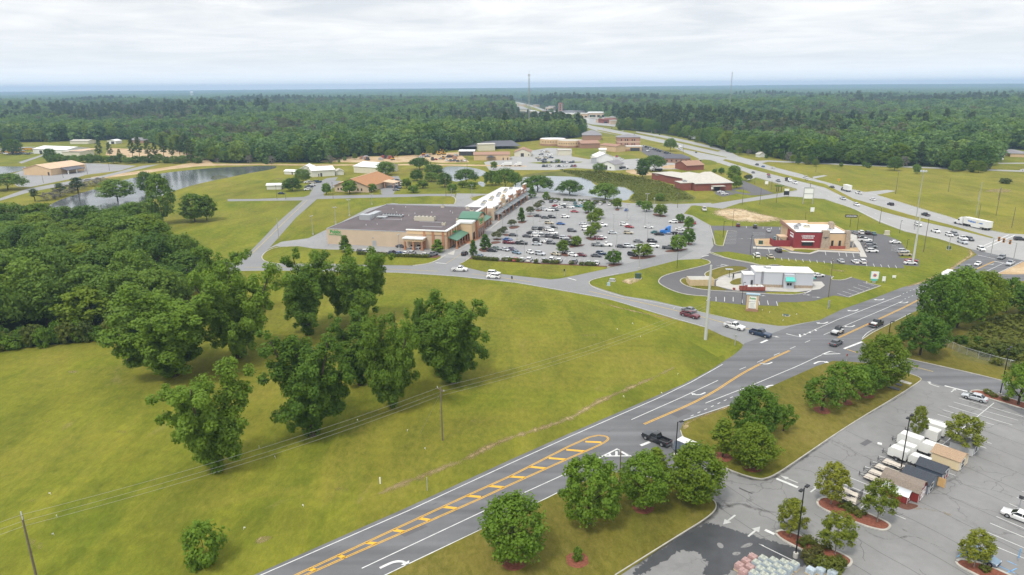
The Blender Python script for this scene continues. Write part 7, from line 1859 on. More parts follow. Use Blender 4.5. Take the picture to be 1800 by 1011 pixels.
near('pickup',1337,585.5,sideang,'dark_blue','dark blue pickup truck first in line at the junction','pickup truck')
near('sedan',1470,601.5,A40,'dark_grey','dark grey saloon car passing the car park entrance')
near('pickup',1541,568,A40,'black','black pickup truck with pale load driving up the main road','pickup truck')
near('pickup',808,473,R(-8),'white','white pickup truck on the side road below the shop drive','pickup truck')
near('suv',868,480,R(-12),'white','white tall estate car behind its larger twin on the side road')
near('suv',867,485.5,R(168),'white','larger white tall estate car nearest the field on the side road')
near('sedan',1793,906,R(131),'white','white saloon car cut by the frame edge in the near car park')
near('hatchback',1727,976,R(-55),'grey_blue','blue-grey hatchback parked behind the yellowish tree')
def load():
 g=P(1541,568,.8);o=MB();o.box(-2.2,-1.1,-.7,.7,.7,1.25);q=o.build('load_box',MATS['white_trim']);q.location=(g.x,g.y,.05);q.rotation_euler=(0,0,A40);tag(q,'pale box lying in the black pickup bed on the main road','box')
load()
def jeep():
 g=P(1472,582,.8);r=empty('open_jeep',(g.x,g.y,.05),A40+math.pi);tag(r,'white and black open-topped off-road car driving down the main road','car')
 b=part(r,'body',lambda q:(q.box(-2.0,0.3,-.85,.85,.5,1.05),q.box(.3,1.9,-.72,.72,.55,1.12),q.box(-1.9,.2,-.78,.78,1.05,1.12)),'car_paint');b.color=(.7,.7,.7,1)
 part(r,'bumper',lambda q:(q.box(1.9,2.15,-.85,.85,.45,.68),q.box(-2.2,-2.0,-.8,.8,.45,.65)),'black_plastic_and_shade')
 part(r,'fender',lambda q:(q.box(.75,1.85,-.98,-.7,.78,.9),q.box(.75,1.85,.7,.98,.78,.9),q.box(-1.9,-.8,-.98,-.8,.85,.95),q.box(-1.9,-.8,.8,.98,.85,.95)),'black_plastic_and_shade')
 def cage(q):
  for y in(-.72,.72):
   q.tube([(.35,y,1.1),(-.1,y,1.75),(-1.8,y,1.72),(-1.95,y,1.05)],.045,6);q.tube([(-.8,y,1.1),(-.8,y,1.73)],.045,6)
  for x in(-.1,-.8,-1.8):q.tube([(x,-.72,1.73),(x,.72,1.73)],.045,6)
 part(r,'roll_cage',cage,'black_plastic_and_shade')
 part(r,'windscreen',lambda q:q.add([(.36,-.72,1.1),(.36,.72,1.1),(-.06,.68,1.7),(-.06,-.68,1.7)],[(0,1,2,3)]),'car_glass')
 for y in(-.35,.35):
  part(r,'seat',lambda q,y=y:(q.box(-.75,-.2,y-.22,y+.22,1.05,1.2),q.box(-.85,-.72,y-.22,y+.22,1.1,1.6)),'black_plastic_and_shade')
 part(r,'spare_wheel',lambda q:q.tube([(-2.05,0,1.05),(-2.3,0,1.05)],.40,14),'tyre')
 for x in(1.3,-1.35):
  for y in(-.82,.82):
   wo=part(r,'wheel',lambda q,x=x,y=y:q.tube([(x,y-.14,.42),(x,y+.14,.42)],.42,14),'tyre')
   part(wo,'rim',lambda q,x=x,y=y:q.tube([(x,y-.15,.42),(x,y+.15,.42)],.22,10),'rim')
 for y in(-.5,.5):part(r,'headlight',lambda q,y=y:q.tube([(1.88,y,.92),(1.94,y,.92)],.11,10),'headlight')
jeep()
def trailer_wheels(r,xs,w=1.2,rad=.5):
 for x in xs:
  for y in(-w,w):part(r,'wheel',lambda q,x=x,y=y:q.tube([(x,y-.16,rad),(x,y+.16,rad)],rad,12),'tyre')
def tractor(r,col,x0=0.0,sleeper=True):
 0
 b=part(r,'cab',lambda q:loft(q,[(x0+4.6,.7,.85,.7,.55,1.3,1.6),(x0+3.9,.95,1.05,.9,.5,1.6,1.95),(x0+2.7,1.1,1.2,1.1,.5,1.8,2.1),(x0+2.6,1.15,1.25,1.15,.5,2.1,2.3),(x0+2.0,1.15,1.25,1.1,.5,2.9,3.1),(x0+1.0,1.2,1.25,1.15,.5,3.5,3.8),(x0,1.2,1.25,1.2,.5,3.6,3.95)]),'car_paint',40)
 b.color=(*col,1)
 part(r,'windscreen',lambda q:q.add([(x0+2.66,-1.05,2.15),(x0+2.66,1.05,2.15),(x0+2.06,1.0,3.0),(x0+2.06,-1.0,3.0)],[(0,1,2,3)]),'car_glass')
 for s in(-1,1):part(r,'side_window',lambda q,s=s:q.add([(x0+2.5,s*1.27,2.0),(x0+1.4,s*1.27,2.0),(x0+1.4,s*1.26,2.75),(x0+2.15,s*1.26,2.75)],[(0,1,2,3)]),'car_glass')
 part(r,'grille',lambda q:q.box(x0+4.58,x0+4.66,-.6,.6,.7,1.45),'chrome')
 part(r,'bumper',lambda q:q.box(x0+4.4,x0+4.8,-1.15,1.15,.35,.7),'chrome')
 part(r,'chassis',lambda q:(q.box(x0-3.2,x0,-.5,.5,.7,1.0),q.box(x0-2.6,x0-1.0,-.6,.6,1.0,1.15)),'black_plastic_and_shade')
 part(r,'fuel_tank',lambda q:(q.tube([(x0+.1,-1.0,.75),(x0+1.6,-1.0,.75)],.32,10),q.tube([(x0+.1,1.0,.75),(x0+1.6,1.0,.75)],.32,10)),'chrome')
 trailer_wheels(r,(x0+3.6,x0-1.2,x0-2.4),1.05)
def lorry_blue():
 g=P(1000+1068/5.983,340+430/5.983);r=empty('lorry_tractor',(g.x,g.y,.05),CROSS+math.pi+.05)
 tag(r,'bright blue lorry tractor without trailer in the plaza car park','lorry');tractor(r,(.02,.16,.50))
lorry_blue()
def semi():
 a,b=P(*K5(1070,315)),P(*K5(1430,395));ang=math.atan2(a.y-b.y,a.x-b.x)
 r=empty('articulated_lorry',(b.x,b.y,.06),ang);L=(a-b).length
 tag(r,'long white articulated lorry with blue lettering on the far carriageway','lorry')
 x1=min(14.2,L-5.6)
 part(r,'trailer_box',lambda q:q.box(0,x1,-1.28,1.28,1.15,4.05),'white_metal')
 part(r,'skirt',lambda q:(q.box(4,x1-4,-1.26,-1.2,.45,1.15),q.box(4,x1-4,1.2,1.26,.45,1.15)),'white_trim')
 part(r,'door_frame',lambda q:q.box(-.06,-.01,-1.2,1.2,1.0,1.25),'black_plastic_and_shade')
 lettering('Walmart',r,(x1*.66,1.30,2.7),(R(90),0,R(180)),1.3,'sign_blue',4.6)
 lettering('.com',r,(x1*.30,1.30,2.7),(R(90),0,R(180)),1.0,'sign_blue',2.0)
 def spark(q):
  for k in range(6):
   a_=k*math.pi/3;q.tube([(x1*.42+.18*math.cos(a_),1.32,2.8+.18*math.sin(a_)),(x1*.42+.5*math.cos(a_),1.32,2.8+.5*math.sin(a_))],.07,5)
 mat('spark_yellow',(.75,.45,.03),.5)
 part(r,'emblem',spark,'spark_yellow')
 trailer_wheels(r,(1.2,2.5),1.05);tractor(r,(.75,.75,.75),x1+.9)
semi()
def box_lorry(px,py,ang,label,L=6.5,cab=(.75,.75,.75),box='white_metal',H=3.3):
 g=P(px,py);r=empty('box_lorry',(g.x,g.y,.06),ang);tag(r,label,'lorry')
 part(r,'box_body',lambda q:q.box(-L/2,L/2-1.6,-1.2,1.2,.95,H),box)
 b=part(r,'cab',lambda q:loft(q,[(L/2+1.2,.8,.9,.8,.45,1.0,1.2),(L/2+.5,.95,1.05,.95,.45,1.3,1.45),(L/2,.95,1.05,.9,.45,2.0,2.25),(L/2-1.4,.95,1.05,.95,.45,2.1,2.35)]),'car_paint',40);b.color=(*cab,1)
 part(r,'windscreen',lambda q:q.add([(L/2+.56,-.9,1.45),(L/2+.56,.9,1.45),(L/2+.06,.85,2.15),(L/2+.06,-.85,2.15)],[(0,1,2,3)]),'car_glass')
 part(r,'chassis',lambda q:q.box(-L/2,L/2-1.6,-.6,.6,.5,.95),'black_plastic_and_shade')
 trailer_wheels(r,(L/2+.3,-L/2+1.5),.95,.42)
box_lorry(*F4(550,944),HF,'white box lorry with dark cab on the far carriageway by the pasture',7.5,(.05,.05,.06),H=4.0)
box_lorry(1664,490.5,R(222),'long white box lorry half hidden behind the roadside clump',8.0,H=2.5)
box_lorry(*F3(1180,648),HN,'white box lorry on the highway beyond the courthouse',7)
def flat_lorry(px,py,ang,label,cabc=(.75,.75,.75),load=None,group=None):
 g=P(px,py);r=empty('flatbed_lorry',(g.x,g.y,.06),ang);tag(r,label,'lorry',group)
 part(r,'flat_bed',lambda q:(q.box(-4.0,1.8,-1.2,1.2,.95,1.15),q.box(-4.0,1.8,-1.2,-1.1,1.15,1.9),q.box(-4.0,1.8,1.1,1.2,1.15,1.9)),'dark_metal')
 b=part(r,'cab',lambda q:loft(q,[(4.6,.8,.9,.8,.45,1.2,1.4),(3.6,.95,1.05,.95,.45,1.5,1.7),(3.2,.95,1.05,.9,.45,2.1,2.4),(1.9,.95,1.05,.95,.45,2.2,2.5)]),'car_paint',40);b.color=(*cabc,1)
 part(r,'windscreen',lambda q:q.add([(3.66,-.9,1.7),(3.66,.9,1.7),(3.26,.85,2.3),(3.26,-.85,2.3)],[(0,1,2,3)]),'car_glass')
 part(r,'chassis',lambda q:q.box(-3.8,3.5,-.5,.5,.55,.94),'black_plastic_and_shade')
 if load:part(r,'load',load,'dark_metal')
 trailer_wheels(r,(3.4,-1.6,-2.8),.95,.48)
flat_lorry(*G8(1410,412),HN,'flatbed lorry carrying dark scrap on the near carriageway',(.75,.75,.75),lambda q:[q.box(-3.5+1.1*k,-2.7+1.1*k,-.8,.8,1.2,2.0+.5*(k%2))for k in range(5)])
flat_lorry(*G7(870,402),R(5),'brown tipper lorry with white cab beside the white gabled shed',(.7,.7,.7))
flat_lorry(*G7(1225,425),R(175),'tipper lorry with white cab under the spreading yard tree',(.7,.7,.7))
box_lorry(*G6(1145,372),R(175),'white box lorry standing on the lane by the small pond',8,(.7,.7,.7))
box_lorry(*G6(1265,372),R(175),'small white box lorry turning at the yard entrance',5,(.7,.7,.7))
mat('digger_yellow',(.55,.30,.03),.55,noise=.15)
def digger(px,py,ang,label,col='digger_yellow'):
 g=P(px,py);r=empty('digger',(g.x,g.y,.05),ang);tag(r,label,'digger','diggers in the sandy yard')
 part(r,'body',lambda q:q.box(-1.8,1.2,-1.1,1.1,.9,1.9),col)
 part(r,'cab',lambda q:q.box(-.2,1.2,-.9,.3,1.9,3.0),'car_glass')
 part(r,'track',lambda q:(q.box(-1.8,1.8,-1.4,-.8,0,.9),q.box(-1.8,1.8,.8,1.4,0,.9)),'dark_metal')
 part(r,'boom',lambda q:q.tube([(1.2,.6,1.6),(3.2,.6,3.8),(5.0,.6,2.2),(4.8,.6,.8)],.22,6),col)
for i,(x,y,a_)in enumerate(((960,725,.3),(1285,690,2.0),(1300,682,.8),(1320,688,4.0),(1290,676,1.2),(1180,690,.1),(1225,672,2.5),(1315,720,5.0))):
 o=digger(*F2(x,y),a_,'yellow digger standing in the sandy yard behind the lane')
for i in range(26):
 rr=random.Random(i+50);x,y=rr.uniform(720,1420),rr.uniform(700,728)
 if 1000<x<1150:continue
 g=P(*F2(x,y));q=MB();q.box(-3,3,-1.2,1.2,0,rr.uniform(.8,2.2));q.box(-2,1,-1.0,1.0,.5,rr.uniform(2.3,3.0))
 o=q.build('scrap_heap',MATS[rr.choice(['dark_metal','rust_red','grey_metal','brick_brown'])]);o.location=(g.x,g.y,0);o.rotation_euler=(0,0,rr.uniform(0,3))
 tag(o,'dark machinery stacked in the sandy yard behind the lane','machinery','stacked machinery in the sandy yard')
mat('bus_yellow',(.62,.33,.03),.5)
for i in range(14):
 x,y=(2+16*i,668+(i%2)*10)if i<10 else(150+22*(i-10),655)
 g=P(*F1(x,y));r=empty('school_bus',(g.x,g.y,.05),R(20));tag(r,'yellow school bus with pale roof parked by the depot','bus','school buses by the depot')
 part(r,'body',lambda q:(q.box(-5,4,-1.2,1.2,.6,2.2),q.box(4,5.2,-1.0,1.0,.6,1.5)),'bus_yellow')
 part(r,'roof',lambda q:q.box(-5,4,-1.2,1.2,2.75,3.1),'white_trim')
 part(r,'cabin_glass',lambda q:q.box(-4.95,3.95,-1.18,1.18,2.2,2.75),'car_glass')
 trailer_wheels(r,(3.6,-3),1.05,.45)
LOTN=R(-50)
def cargo_trailer(px,py,L,W,H,label,ang=None,group='enclosed cargo trailers for sale',roofm='white_metal',bodym='white_metal',z=.04,at=None):
 g=at or P(px,py,1.0)
 r=empty('cargo_trailer',(g.x,g.y,z),LOTN+math.pi if ang is None else ang);tag(r,label,'trailer',group)
 h=L/2;w=W/2
 def body(q):
  pr=[(-h,.45),(h,.45),(h,H*.80),(h-.35,H),(-h,H)]
  n=len(pr)
  q.add([(x,-w,z_)for x,z_ in pr]+[(x,w,z_)for x,z_ in pr],[tuple(range(n)),tuple(range(n,2*n))[::-1]]+[(i,n+i,n+(i+1)%n,(i+1)%n)for i in range(n)])
 part(r,'body',body,bodym)
 part(r,'roof',lambda q:q.box(-h+.05,h-.4,-w+.05,w-.05,H+.005,H+.06),roofm)
 part(r,'trim',lambda q:(q.box(-h-.03,h+.03,-w-.03,-w-.003,.40,.52),q.box(-h-.03,h+.03,w+.003,w+.03,.40,.52),q.box(-h-.03,-h-.003,-w,w,.40,.52)),'dark_metal')
 part(r,'rear_door',lambda q:(q.box(-h-.025,-h-.003,-w+.08,-.03,.6,H-.12),q.box(-h-.025,-h-.003,.03,w-.08,.6,H-.12)),'white_trim')
 for s in(-1,1):
  part(r,'fender',lambda q,s=s:q.box(-.62,.42,s*w+(0.003 if s>0 else-.26),s*w+(.26 if s>0 else-.003),.62,.72),'dark_metal')
  wo=part(r,'wheel',lambda q,s=s:q.tube([(-.1,s*(w+.13)-.1,.34),(-.1,s*(w+.13)+.1,.34)],.34,12),'tyre')
  part(wo,'rim',lambda q,s=s:q.tube([(-.1,s*(w+.13)-.11,.34),(-.1,s*(w+.13)+.11,.34)],.18,8),'rim')
 part(r,'drawbar',lambda q:(q.tube([(h,-w*.7,.48),(h+1.2,0,.48)],.05,6),q.tube([(h,w*.7,.48),(h+1.2,0,.48)],.05,6),q.tube([(h+1.0,0,.05),(h+1.0,0,.95)],.05,6)),'dark_metal')
 return r
for x,y,L_,W_,H_,lab in((805,440,3.0,1.6,2.1,'white cargo trailer nearest the row of low open trailers'),(862,405,3.0,1.6,2.1,'short white cargo trailer wedged in the middle of three by the drive'),(897,345,3.8,1.9,2.4,'larger white cargo trailer third from the low open trailers by the drive'),(968,262,2.6,1.8,2.3,'white cargo trailer partly hidden behind the narrow sparse tree'),(1035,285,3.8,1.9,2.3,'white cargo trailer with black rear fender in front of the hindmost one'),(1090,245,3.8,1.9,2.3,'hindmost white cargo trailer towards the empty bays'),(1080,415,4.0,1.9,2.2,'long white cargo trailer beside the cream shed'),(972,497,3.1,1.6,1.9,'low white cargo trailer beside the navy sheds')):
 cargo_trailer(*L1(x,y),L_,W_,H_,lab)
def open_trailer(px,py,L,label,gate=False):
 g=P(px,py,.6);r=empty('open_trailer',(g.x,g.y,.04),LOTN+math.pi);tag(r,label,'trailer','low open utility trailers for sale')
 h=L/2;w=.85
 part(r,'deck',lambda q:q.box(-h,h,-w,w,.50,.58),'fence_wood2')
 def rails(q):
  for y in(-w,w):
   q.tube([(-h,y,.86),(h,y,.86)],.035,5);q.tube([(-h,y,.50),(h,y,.50)],.05,5)
   for k in range(5):q.tube([(-h+L*k/4,y,.50),(-h+L*k/4,y,.86)],.03,5)
  q.tube([(h,-w,.86),(h,w,.86)],.035,5)
  q.tube([(h,-w*.8,.5),(h+1.1,0,.48)],.045,5);q.tube([(h,w*.8,.5),(h+1.1,0,.48)],.045,5);q.tube([(h+.95,0,.05),(h+.95,0,.9)],.045,5)
 part(r,'rail',rails,'dark_metal')
 part(r,'tailgate',lambda q:[q.tube([(-h,-w+1.7*k/6,.55),(-h-.02,-w+1.7*k/6,1.75)],.03,4)for k in range(7)]+[q.tube([(-h,-w,z),(-h,w,z)],.03,4)for z in(1.15,1.75)],'dark_metal')
 for s in(-1,1):
  part(r,'fender',lambda q,s=s:q.box(-.55,.45,s*w+(.04 if s>0 else-.28),s*w+(.28 if s>0 else-.04),.62,.70),'dark_metal')
  part(r,'wheel',lambda q,s=s:q.tube([(-.05,s*(w+.15)-.09,.32),(-.05,s*(w+.15)+.09,.32)],.32,12),'tyre')
mat('fence_wood2',(.58,.52,.44),.9,noise=.15,scale=2)
for x,y,L_,lab in((785,525,3.9,'low open trailer beside the white cargo trailers, first of four'),(725,565,3.9,'low open trailer second of four, its deck behind the lamp post'),(675,607,3.9,'low open trailer third of four counting from the cargo trailers'),(640,645,3.9,'low open trailer fourth of four, behind the yellowish thin tree'),(425,750,3.0,'low open trailer with upright ramp gate, farther of the pair by mulch island'),(412,793,3.0,'low open trailer nearest the upper red mulch island')):
 open_trailer(*L1(x,y),L_,lab)
mat('navy_siding',(.075,.10,.14),.8,noise=.08);mat('slate_siding',(.15,.18,.22),.8,noise=.08);mat('cream_siding',(.66,.54,.34),.8,noise=.05);mat('grey_siding',(.45,.46,.47),.8,noise=.05);mat('barn_red',(.22,.025,.022),.8,noise=.08)
mat('charcoal_shingle',(.055,.062,.075),.95,noise=.25,scale=6);mat('brown_shingle',(.23,.19,.155),.95,noise=.25,scale=6);mat('tan_shingle',(.37,.26,.17),.95,noise=.25,scale=6);mat('grey_shingle',(.17,.17,.165),.95,noise=.25,scale=6)
mat('raw_timber',(.58,.36,.15),.85,noise=.15,scale=2)
def shed(name,front_l,front_r,depth,eave,ridge,wall,roof,label,shape='gable',open_door=False,windows=True):
 0
 A,B=P(*front_l),P(*front_r);ang=math.atan2(B.y-A.y,B.x-A.x);L=(B-A).length
 r=empty(name,(A.x,A.y,.04),ang);tag(r,label,'shed','garden sheds for sale')
 if shape=='gable':pr=[(0,.1),(L,.1),(L,eave),(L/2,ridge),(0,eave)];rf=[(-.15,eave-.12),(L/2,ridge+.08),(L+.15,eave-.12)]
 elif shape=='barn':pr=[(0,.1),(L,.1),(L,eave),(L*.80,eave+(ridge-eave)*.68),(L/2,ridge),(L*.20,eave+(ridge-eave)*.68),(0,eave)];rf=[(-.14,eave-.1),(L*.19,eave+(ridge-eave)*.70),(L/2,ridge+.07),(L*.81,eave+(ridge-eave)*.70),(L+.14,eave-.1)]
 else:
  n=10;arc=[(L*(1-k/n),eave+(ridge-eave)*math.sin(math.pi*k/n))for k in range(n+1)]
  pr=[(0,.1),(L,.1)]+arc;rf=[(L*k/n*1.06-.03*L,eave+.04+(ridge-eave)*math.sin(math.pi*k/n))for k in range(n+1)]
 n=len(pr)
 part(r,'wall',lambda q:q.add([(x,0,z)for x,z in pr]+[(x,depth,z)for x,z in pr],[tuple(range(n)),tuple(range(n,2*n))[::-1]]+[(i,n+i,n+(i+1)%n,(i+1)%n)for i in range(n)]),wall)
 m_=len(rf);t=.07
 part(r,'roof',lambda q:q.add([(x,-.18,z+d)for d in(.015,t)for x,z in rf]+[(x,depth+.18,z+d)for d in(.015,t)for x,z in rf],[(m_+i,m_+i+1,3*m_+i+1,3*m_+i)for i in range(m_-1)]+[(i+1,i,2*m_+i,2*m_+i+1)for i in range(m_-1)]+[(i,i+1,m_+i+1,m_+i)for i in range(m_-1)]+[(2*m_+i+1,2*m_+i,3*m_+i,3*m_+i+1)for i in range(m_-1)]+[(0,m_,3*m_,2*m_),(m_-1,3*m_-1,4*m_-1,2*m_-1)]),roof,20)
 part(r,'skid',lambda q:(q.box(.15,.3,.05,depth-.05,0,.1),q.box(L-.3,L-.15,.05,depth-.05,0,.1)),'raw_timber')
 tr='white_trim'
 part(r,'corner_board',lambda q:(q.box(-.03,.10,-.035,-.004,.1,eave),q.box(L-.10,L+.03,-.035,-.004,.1,eave)),tr)
 return r,L
r,L=shed('garden_shed',L1(956,833),L1(1014,760),5.6,1.75,2.95,'barn_red','brown_shingle','red barn shed with brown gambrel roof and white crossed doors','barn')
d=part(r,'door',lambda q:(q.box(L*.18,L*.82,-.05,-.006,.15,1.75)),'barn_red')
def cross(q):
 for a,b in((.18,.5),(.5,.82)):
  x0,x1=L*a,L*b
  for zz_ in(.18,.95,1.72):q.box(x0+.02,x1-.02,-.075,-.052,zz_-.045,zz_+.045)
  q.tube([(x0+.05,-.065,.2),(x1-.05,-.065,.93)],.04,4);q.tube([(x0+.05,-.065,.97),(x1-.05,-.065,1.7)],.04,4);q.tube([(x1-.05,-.065,.2),(x0+.05,-.065,.93)],.04,4)
  for xx in(x0+.04,x1-.04):q.box(xx-.04,xx+.04,-.074,-.052,.2,1.7)
part(d,'cross_brace',cross,'white_trim')
part(r,'loft_vent',lambda q:q.box(L*.42,L*.58,-.05,-.006,2.1,2.6),'white_trim')
r,L=shed('garden_shed',L1(868,842),L1(905,800),3.7,1.15,1.85,'barn_red','galvanised','small red shed with rounded silver tin roof before the barn shed','arch')
part(r,'notice',lambda q:q.box(L*.3,L*.55,-.05,-.006,.35,.6),'sign_white')
r,L=shed('garden_shed',L1(1032,768),L1(1110,690),4.2,1.75,2.55,'slate_siding','charcoal_shingle','slate-blue shed with charcoal roof and open raw timber door','gable')
part(r,'door',lambda q:(q.box(L*.12,L*.50,-.05,-.006,.15,1.72),),'white_trim')
for k in range(2):part(r,'window',lambda q,k=k:q.box(L*.18,L*.44,-.075,-.052,.3+.75*k,.85+.75*k),'dark_glass')
part(r,'open_door',lambda q:q.box(L*.93,L*.93+.06,-1.15,-.04,.15,1.75),'raw_timber')
r,L=shed('garden_shed',L1(1143,672),L1(1196,618),4.0,1.75,2.45,'navy_siding','charcoal_shingle','navy shed with white trim beside the low white cargo trailer','gable')
part(r,'door',lambda q:q.box(L*.12,L*.88,-.05,-.006,.15,1.72),'white_trim')
part(r,'window',lambda q:(q.box(L*.2,L*.44,-.075,-.052,.95,1.55),q.box(L*.56,L*.8,-.075,-.052,.95,1.55)),'dark_glass')
part(r,'door_panel',lambda q:(q.box(L*.2,L*.44,-.075,-.052,.3,.85),q.box(L*.56,L*.8,-.075,-.052,.3,.85)),'barn_red')
r,L=shed('garden_shed',L1(1278,583),L1(1345,520),4.4,1.9,2.6,'cream_siding','tan_shingle','cream shed with tan shingle roof and dark-paned white door','gable')
part(r,'door',lambda q:q.box(L*.15,L*.6,-.05,-.006,.15,1.85),'white_trim')
for k in range(2):part(r,'window',lambda q,k=k:q.box(L*.24,L*.52,-.075,-.052,.3+.8*k,.9+.8*k),'dark_glass')
r,L=shed('garden_shed',L1(1384,467),L1(1436,412),3.6,1.8,2.35,'grey_siding','grey_shingle','pale grey shed with grey roof behind the leafy tree','gable')
part(r,'door',lambda q:q.box(L*.25,L*.75,-.05,-.006,.15,1.72),'white_trim')
part(r,'window',lambda q:q.box(L*.32,L*.68,-.075,-.052,.4,1.5),'dark_glass')
g0=P(1154,770,.75);hd_=pang(1133.7,773.5,1163,786)
tp=g0+Vector((math.cos(hd_),math.sin(hd_),0))*6.4
cargo_trailer(0,0,4.2,2.0,2.5,'dark grey enclosed trailer with white roof towed by the black pickup',hd_+math.pi,None,'white_metal','slate_siding',.05,tp)
mat('plastic_wrap',(.40,.46,.50),.3,noise=.25,scale=4,spec=.6);mat('bag_pattern',(.40,.42,.36),.6,noise=.5,scale=6);mat('red_bags',(.42,.27,.25),.5,noise=.3,scale=5)
i=0
for row in range(4):
 for colm in range(5):
  x=490+82*colm-52*row;y=985+27*colm*.55+26*row*1.0-80+row*8
  if x<380:continue
  g=P(*L3(x+60,y));r=empty('goods_pallet',(g.x,g.y,.04),LOTN)
  red=colm==0 or(row>1 and colm==1)
  tag(r,'pallet of red bagged goods in clear wrap at the wet car park edge' if red else 'pallet of bluish wrapped goods in rows on the wet car park','pallet','pallets of red goods' if red else 'pallets of wrapped goods')
  part(r,'pallet_base',lambda q:[q.box(-.6,.6,-.5+.22*k,-.38+.22*k,0,.14)for k in range(5)],'fence_wood')
  part(r,'goods',lambda q:(q.box(-.55,.55,-.47,.47,.14,.85),q.box(-.5,.5,-.42,.42,.85,.93)),'red_bags' if red else 'plastic_wrap')
  part(r,'top_layer',lambda q:[q.box(-.48+.5*a,-.04+.5*a,-.42+.3*b,-.16+.3*b,.93,1.02)for a in range(2)for b in range(3)],'red_bags' if red else 'bag_pattern')
for x,y in((1010,1000),(1085,1000),(1180,1020)):
 g=P(*L3(x,y));r=empty('goods_pallet',(g.x,g.y,.04),LOTN);tag(r,'pallet of wrapped goods standing by the leafy bushes','pallet','pallets by the bushes')
 part(r,'pallet_base',lambda q:[q.box(-.6,.6,-.5+.22*k,-.38+.22*k,0,.14)for k in range(5)],'fence_wood')
 part(r,'goods',lambda q:(q.box(-.55,.55,-.47,.47,.14,.75),q.box(-.5,.5,-.42,.42,.75,.83)),'plastic_wrap')
mat('pole_wood',(.16,.13,.10),.9,noise=.2,scale=3)
mat('pole_grey',(.36,.36,.35),.7,noise=.1)
mat('concrete_pole',(.50,.51,.50),.7,noise=.08)
mat('black_metal',(.012,.012,.013),.45)
mat('wire',(.30,.30,.30),.5,metal=.3)
mat('insulator',(.50,.52,.53),.4)
def polepx(bx,by,ty):return P(bx,by),max(3.0,hpix(bx,by,ty))
LAMPS={}
def lamp(bx,by,ty,heads,ang,label,arm=0.9,m='black_metal',hd=(.75,.42,.16),group='black lamp posts of the near car park',base=True,rad=.11):
 g,H=polepx(bx,by,ty)
 r=empty('lamp_post',(g.x,g.y,.03),ang);tag(r,label,'lamp post',group)
 if base:part(r,'footing',lambda q:q.tube([(0,0,0),(0,0,.75)],.34,12),'concrete')
 part(r,'pole',lambda q:q.tube([(0,0,0),(0,0,H)],[rad,rad*.7],8),m)
 for k in range(heads):
  s=1 if k==0 else-1
  part(r,'arm',lambda q,s=s:q.tube([(0,0,H-.1),(s*arm*.5,0,H-.05)],.05,6),m)
  h=part(r,'lamp_head',lambda q,s=s:q.box(s*arm*.9-hd[0]/2,s*arm*.9+hd[0]/2,-hd[1]/2,hd[1]/2,H-.14,H-.14+hd[2]),m)
  part(h,'lens',lambda q,s=s:q.box(s*arm*.9-hd[0]*.4,s*arm*.9+hd[0]*.4,-hd[1]*.4,hd[1]*.4,H-.17,H-.142),'sign_white')
 return r
lamp(1583,828,732,2,R(40),'tall black twin-head lamp post among the trailers and sheds')
lamp(1398,980,858,2,R(40),'tall black twin-head lamp post on concrete footing in the lower mulch island')
lamp(1757,697,612,2,R(40),'tall black twin-head lamp post on the red mulch bed beside the silver sedan')
lamp(1187,805,742,1,R(20),'black single-head lamp post between trailer and street tree')
lamp(1562,590,566,1,R(20),'small black single-head lamp post on the verge by the black pickup',base=False)
k_=0
for x,y,t in[K2(*q[:2])+(340+q[2]/5.983,)for q in((728,665,490),(500,360,215),(650,270,140),(818,150,10),(890,300,200),(1062,385,195),(1188,225,85),(925,395,330),(1665,390,215),(1487,545,440),(1697,600,430),(820,345,225),(650,490,385))]+[K3(*q[:2])+(340+q[2]/5.983,)for q in((610,290,115),(797,360,170),(825,505,300),(740,800,565),(500,610,430),(892,190,50),(822,75,5))]+[G7(*q[:2])+(230+q[2]/5.983,)for q in((298,730,595),(405,690,645),(767,730,605),(1122,760,660))]+[G6(*q[:2])+(230+q[2]/5.983,)for q in((562,690,612),(775,690,570))]+[G5(*q[:2])+(250+q[2]/5.983,)for q in((600,975,775),(838,850,685),(985,780,605),(1220,660,545))]+[K1(*q[:2])+(340+q[2]/5.983,)for q in((848,590,432),(225,490,372),(182,330,145),(325,240,65))]:
 r=lamp(x,y,t,2,ROW+(k_%2)*1.57,None,.8,'pole_grey',(.9,.5,.16),'grey lamp posts of the plaza',True,.12);k_+=1
 register(r,'grey twin-head lamp post','lamp post','in or round the plaza','the shop entrance',SHOP,'grey lamp posts of the plaza')
for(x,y),t in((K3(1137,790),340+570/5.983),(K4(530,640),340+440/5.983),(K4(245,465),340+295/5.983),(K4(345,350),340+180/5.983),(K4(582,700),340+560/5.983),(K4(1105,310),340+205/5.983),(K7(918,570),440+340/5.983),(K3(1620,465),340+295/5.983),(K5(38,395),340+235/5.983),(K5(485,420),340+285/5.983),(K5(560,580),340+485/5.983),(K5(205,505),340+440/5.983)):
 r=lamp(x,y,t,1,R(20),None,.6,'black_metal',(.5,.35,.12),'slim dark lamp posts by restaurant',False,.08)
 register(r,'slim dark lamp post','lamp post','near the restaurant and drive-through','the red restaurant',P(1440,430),'slim dark lamp posts by restaurant')
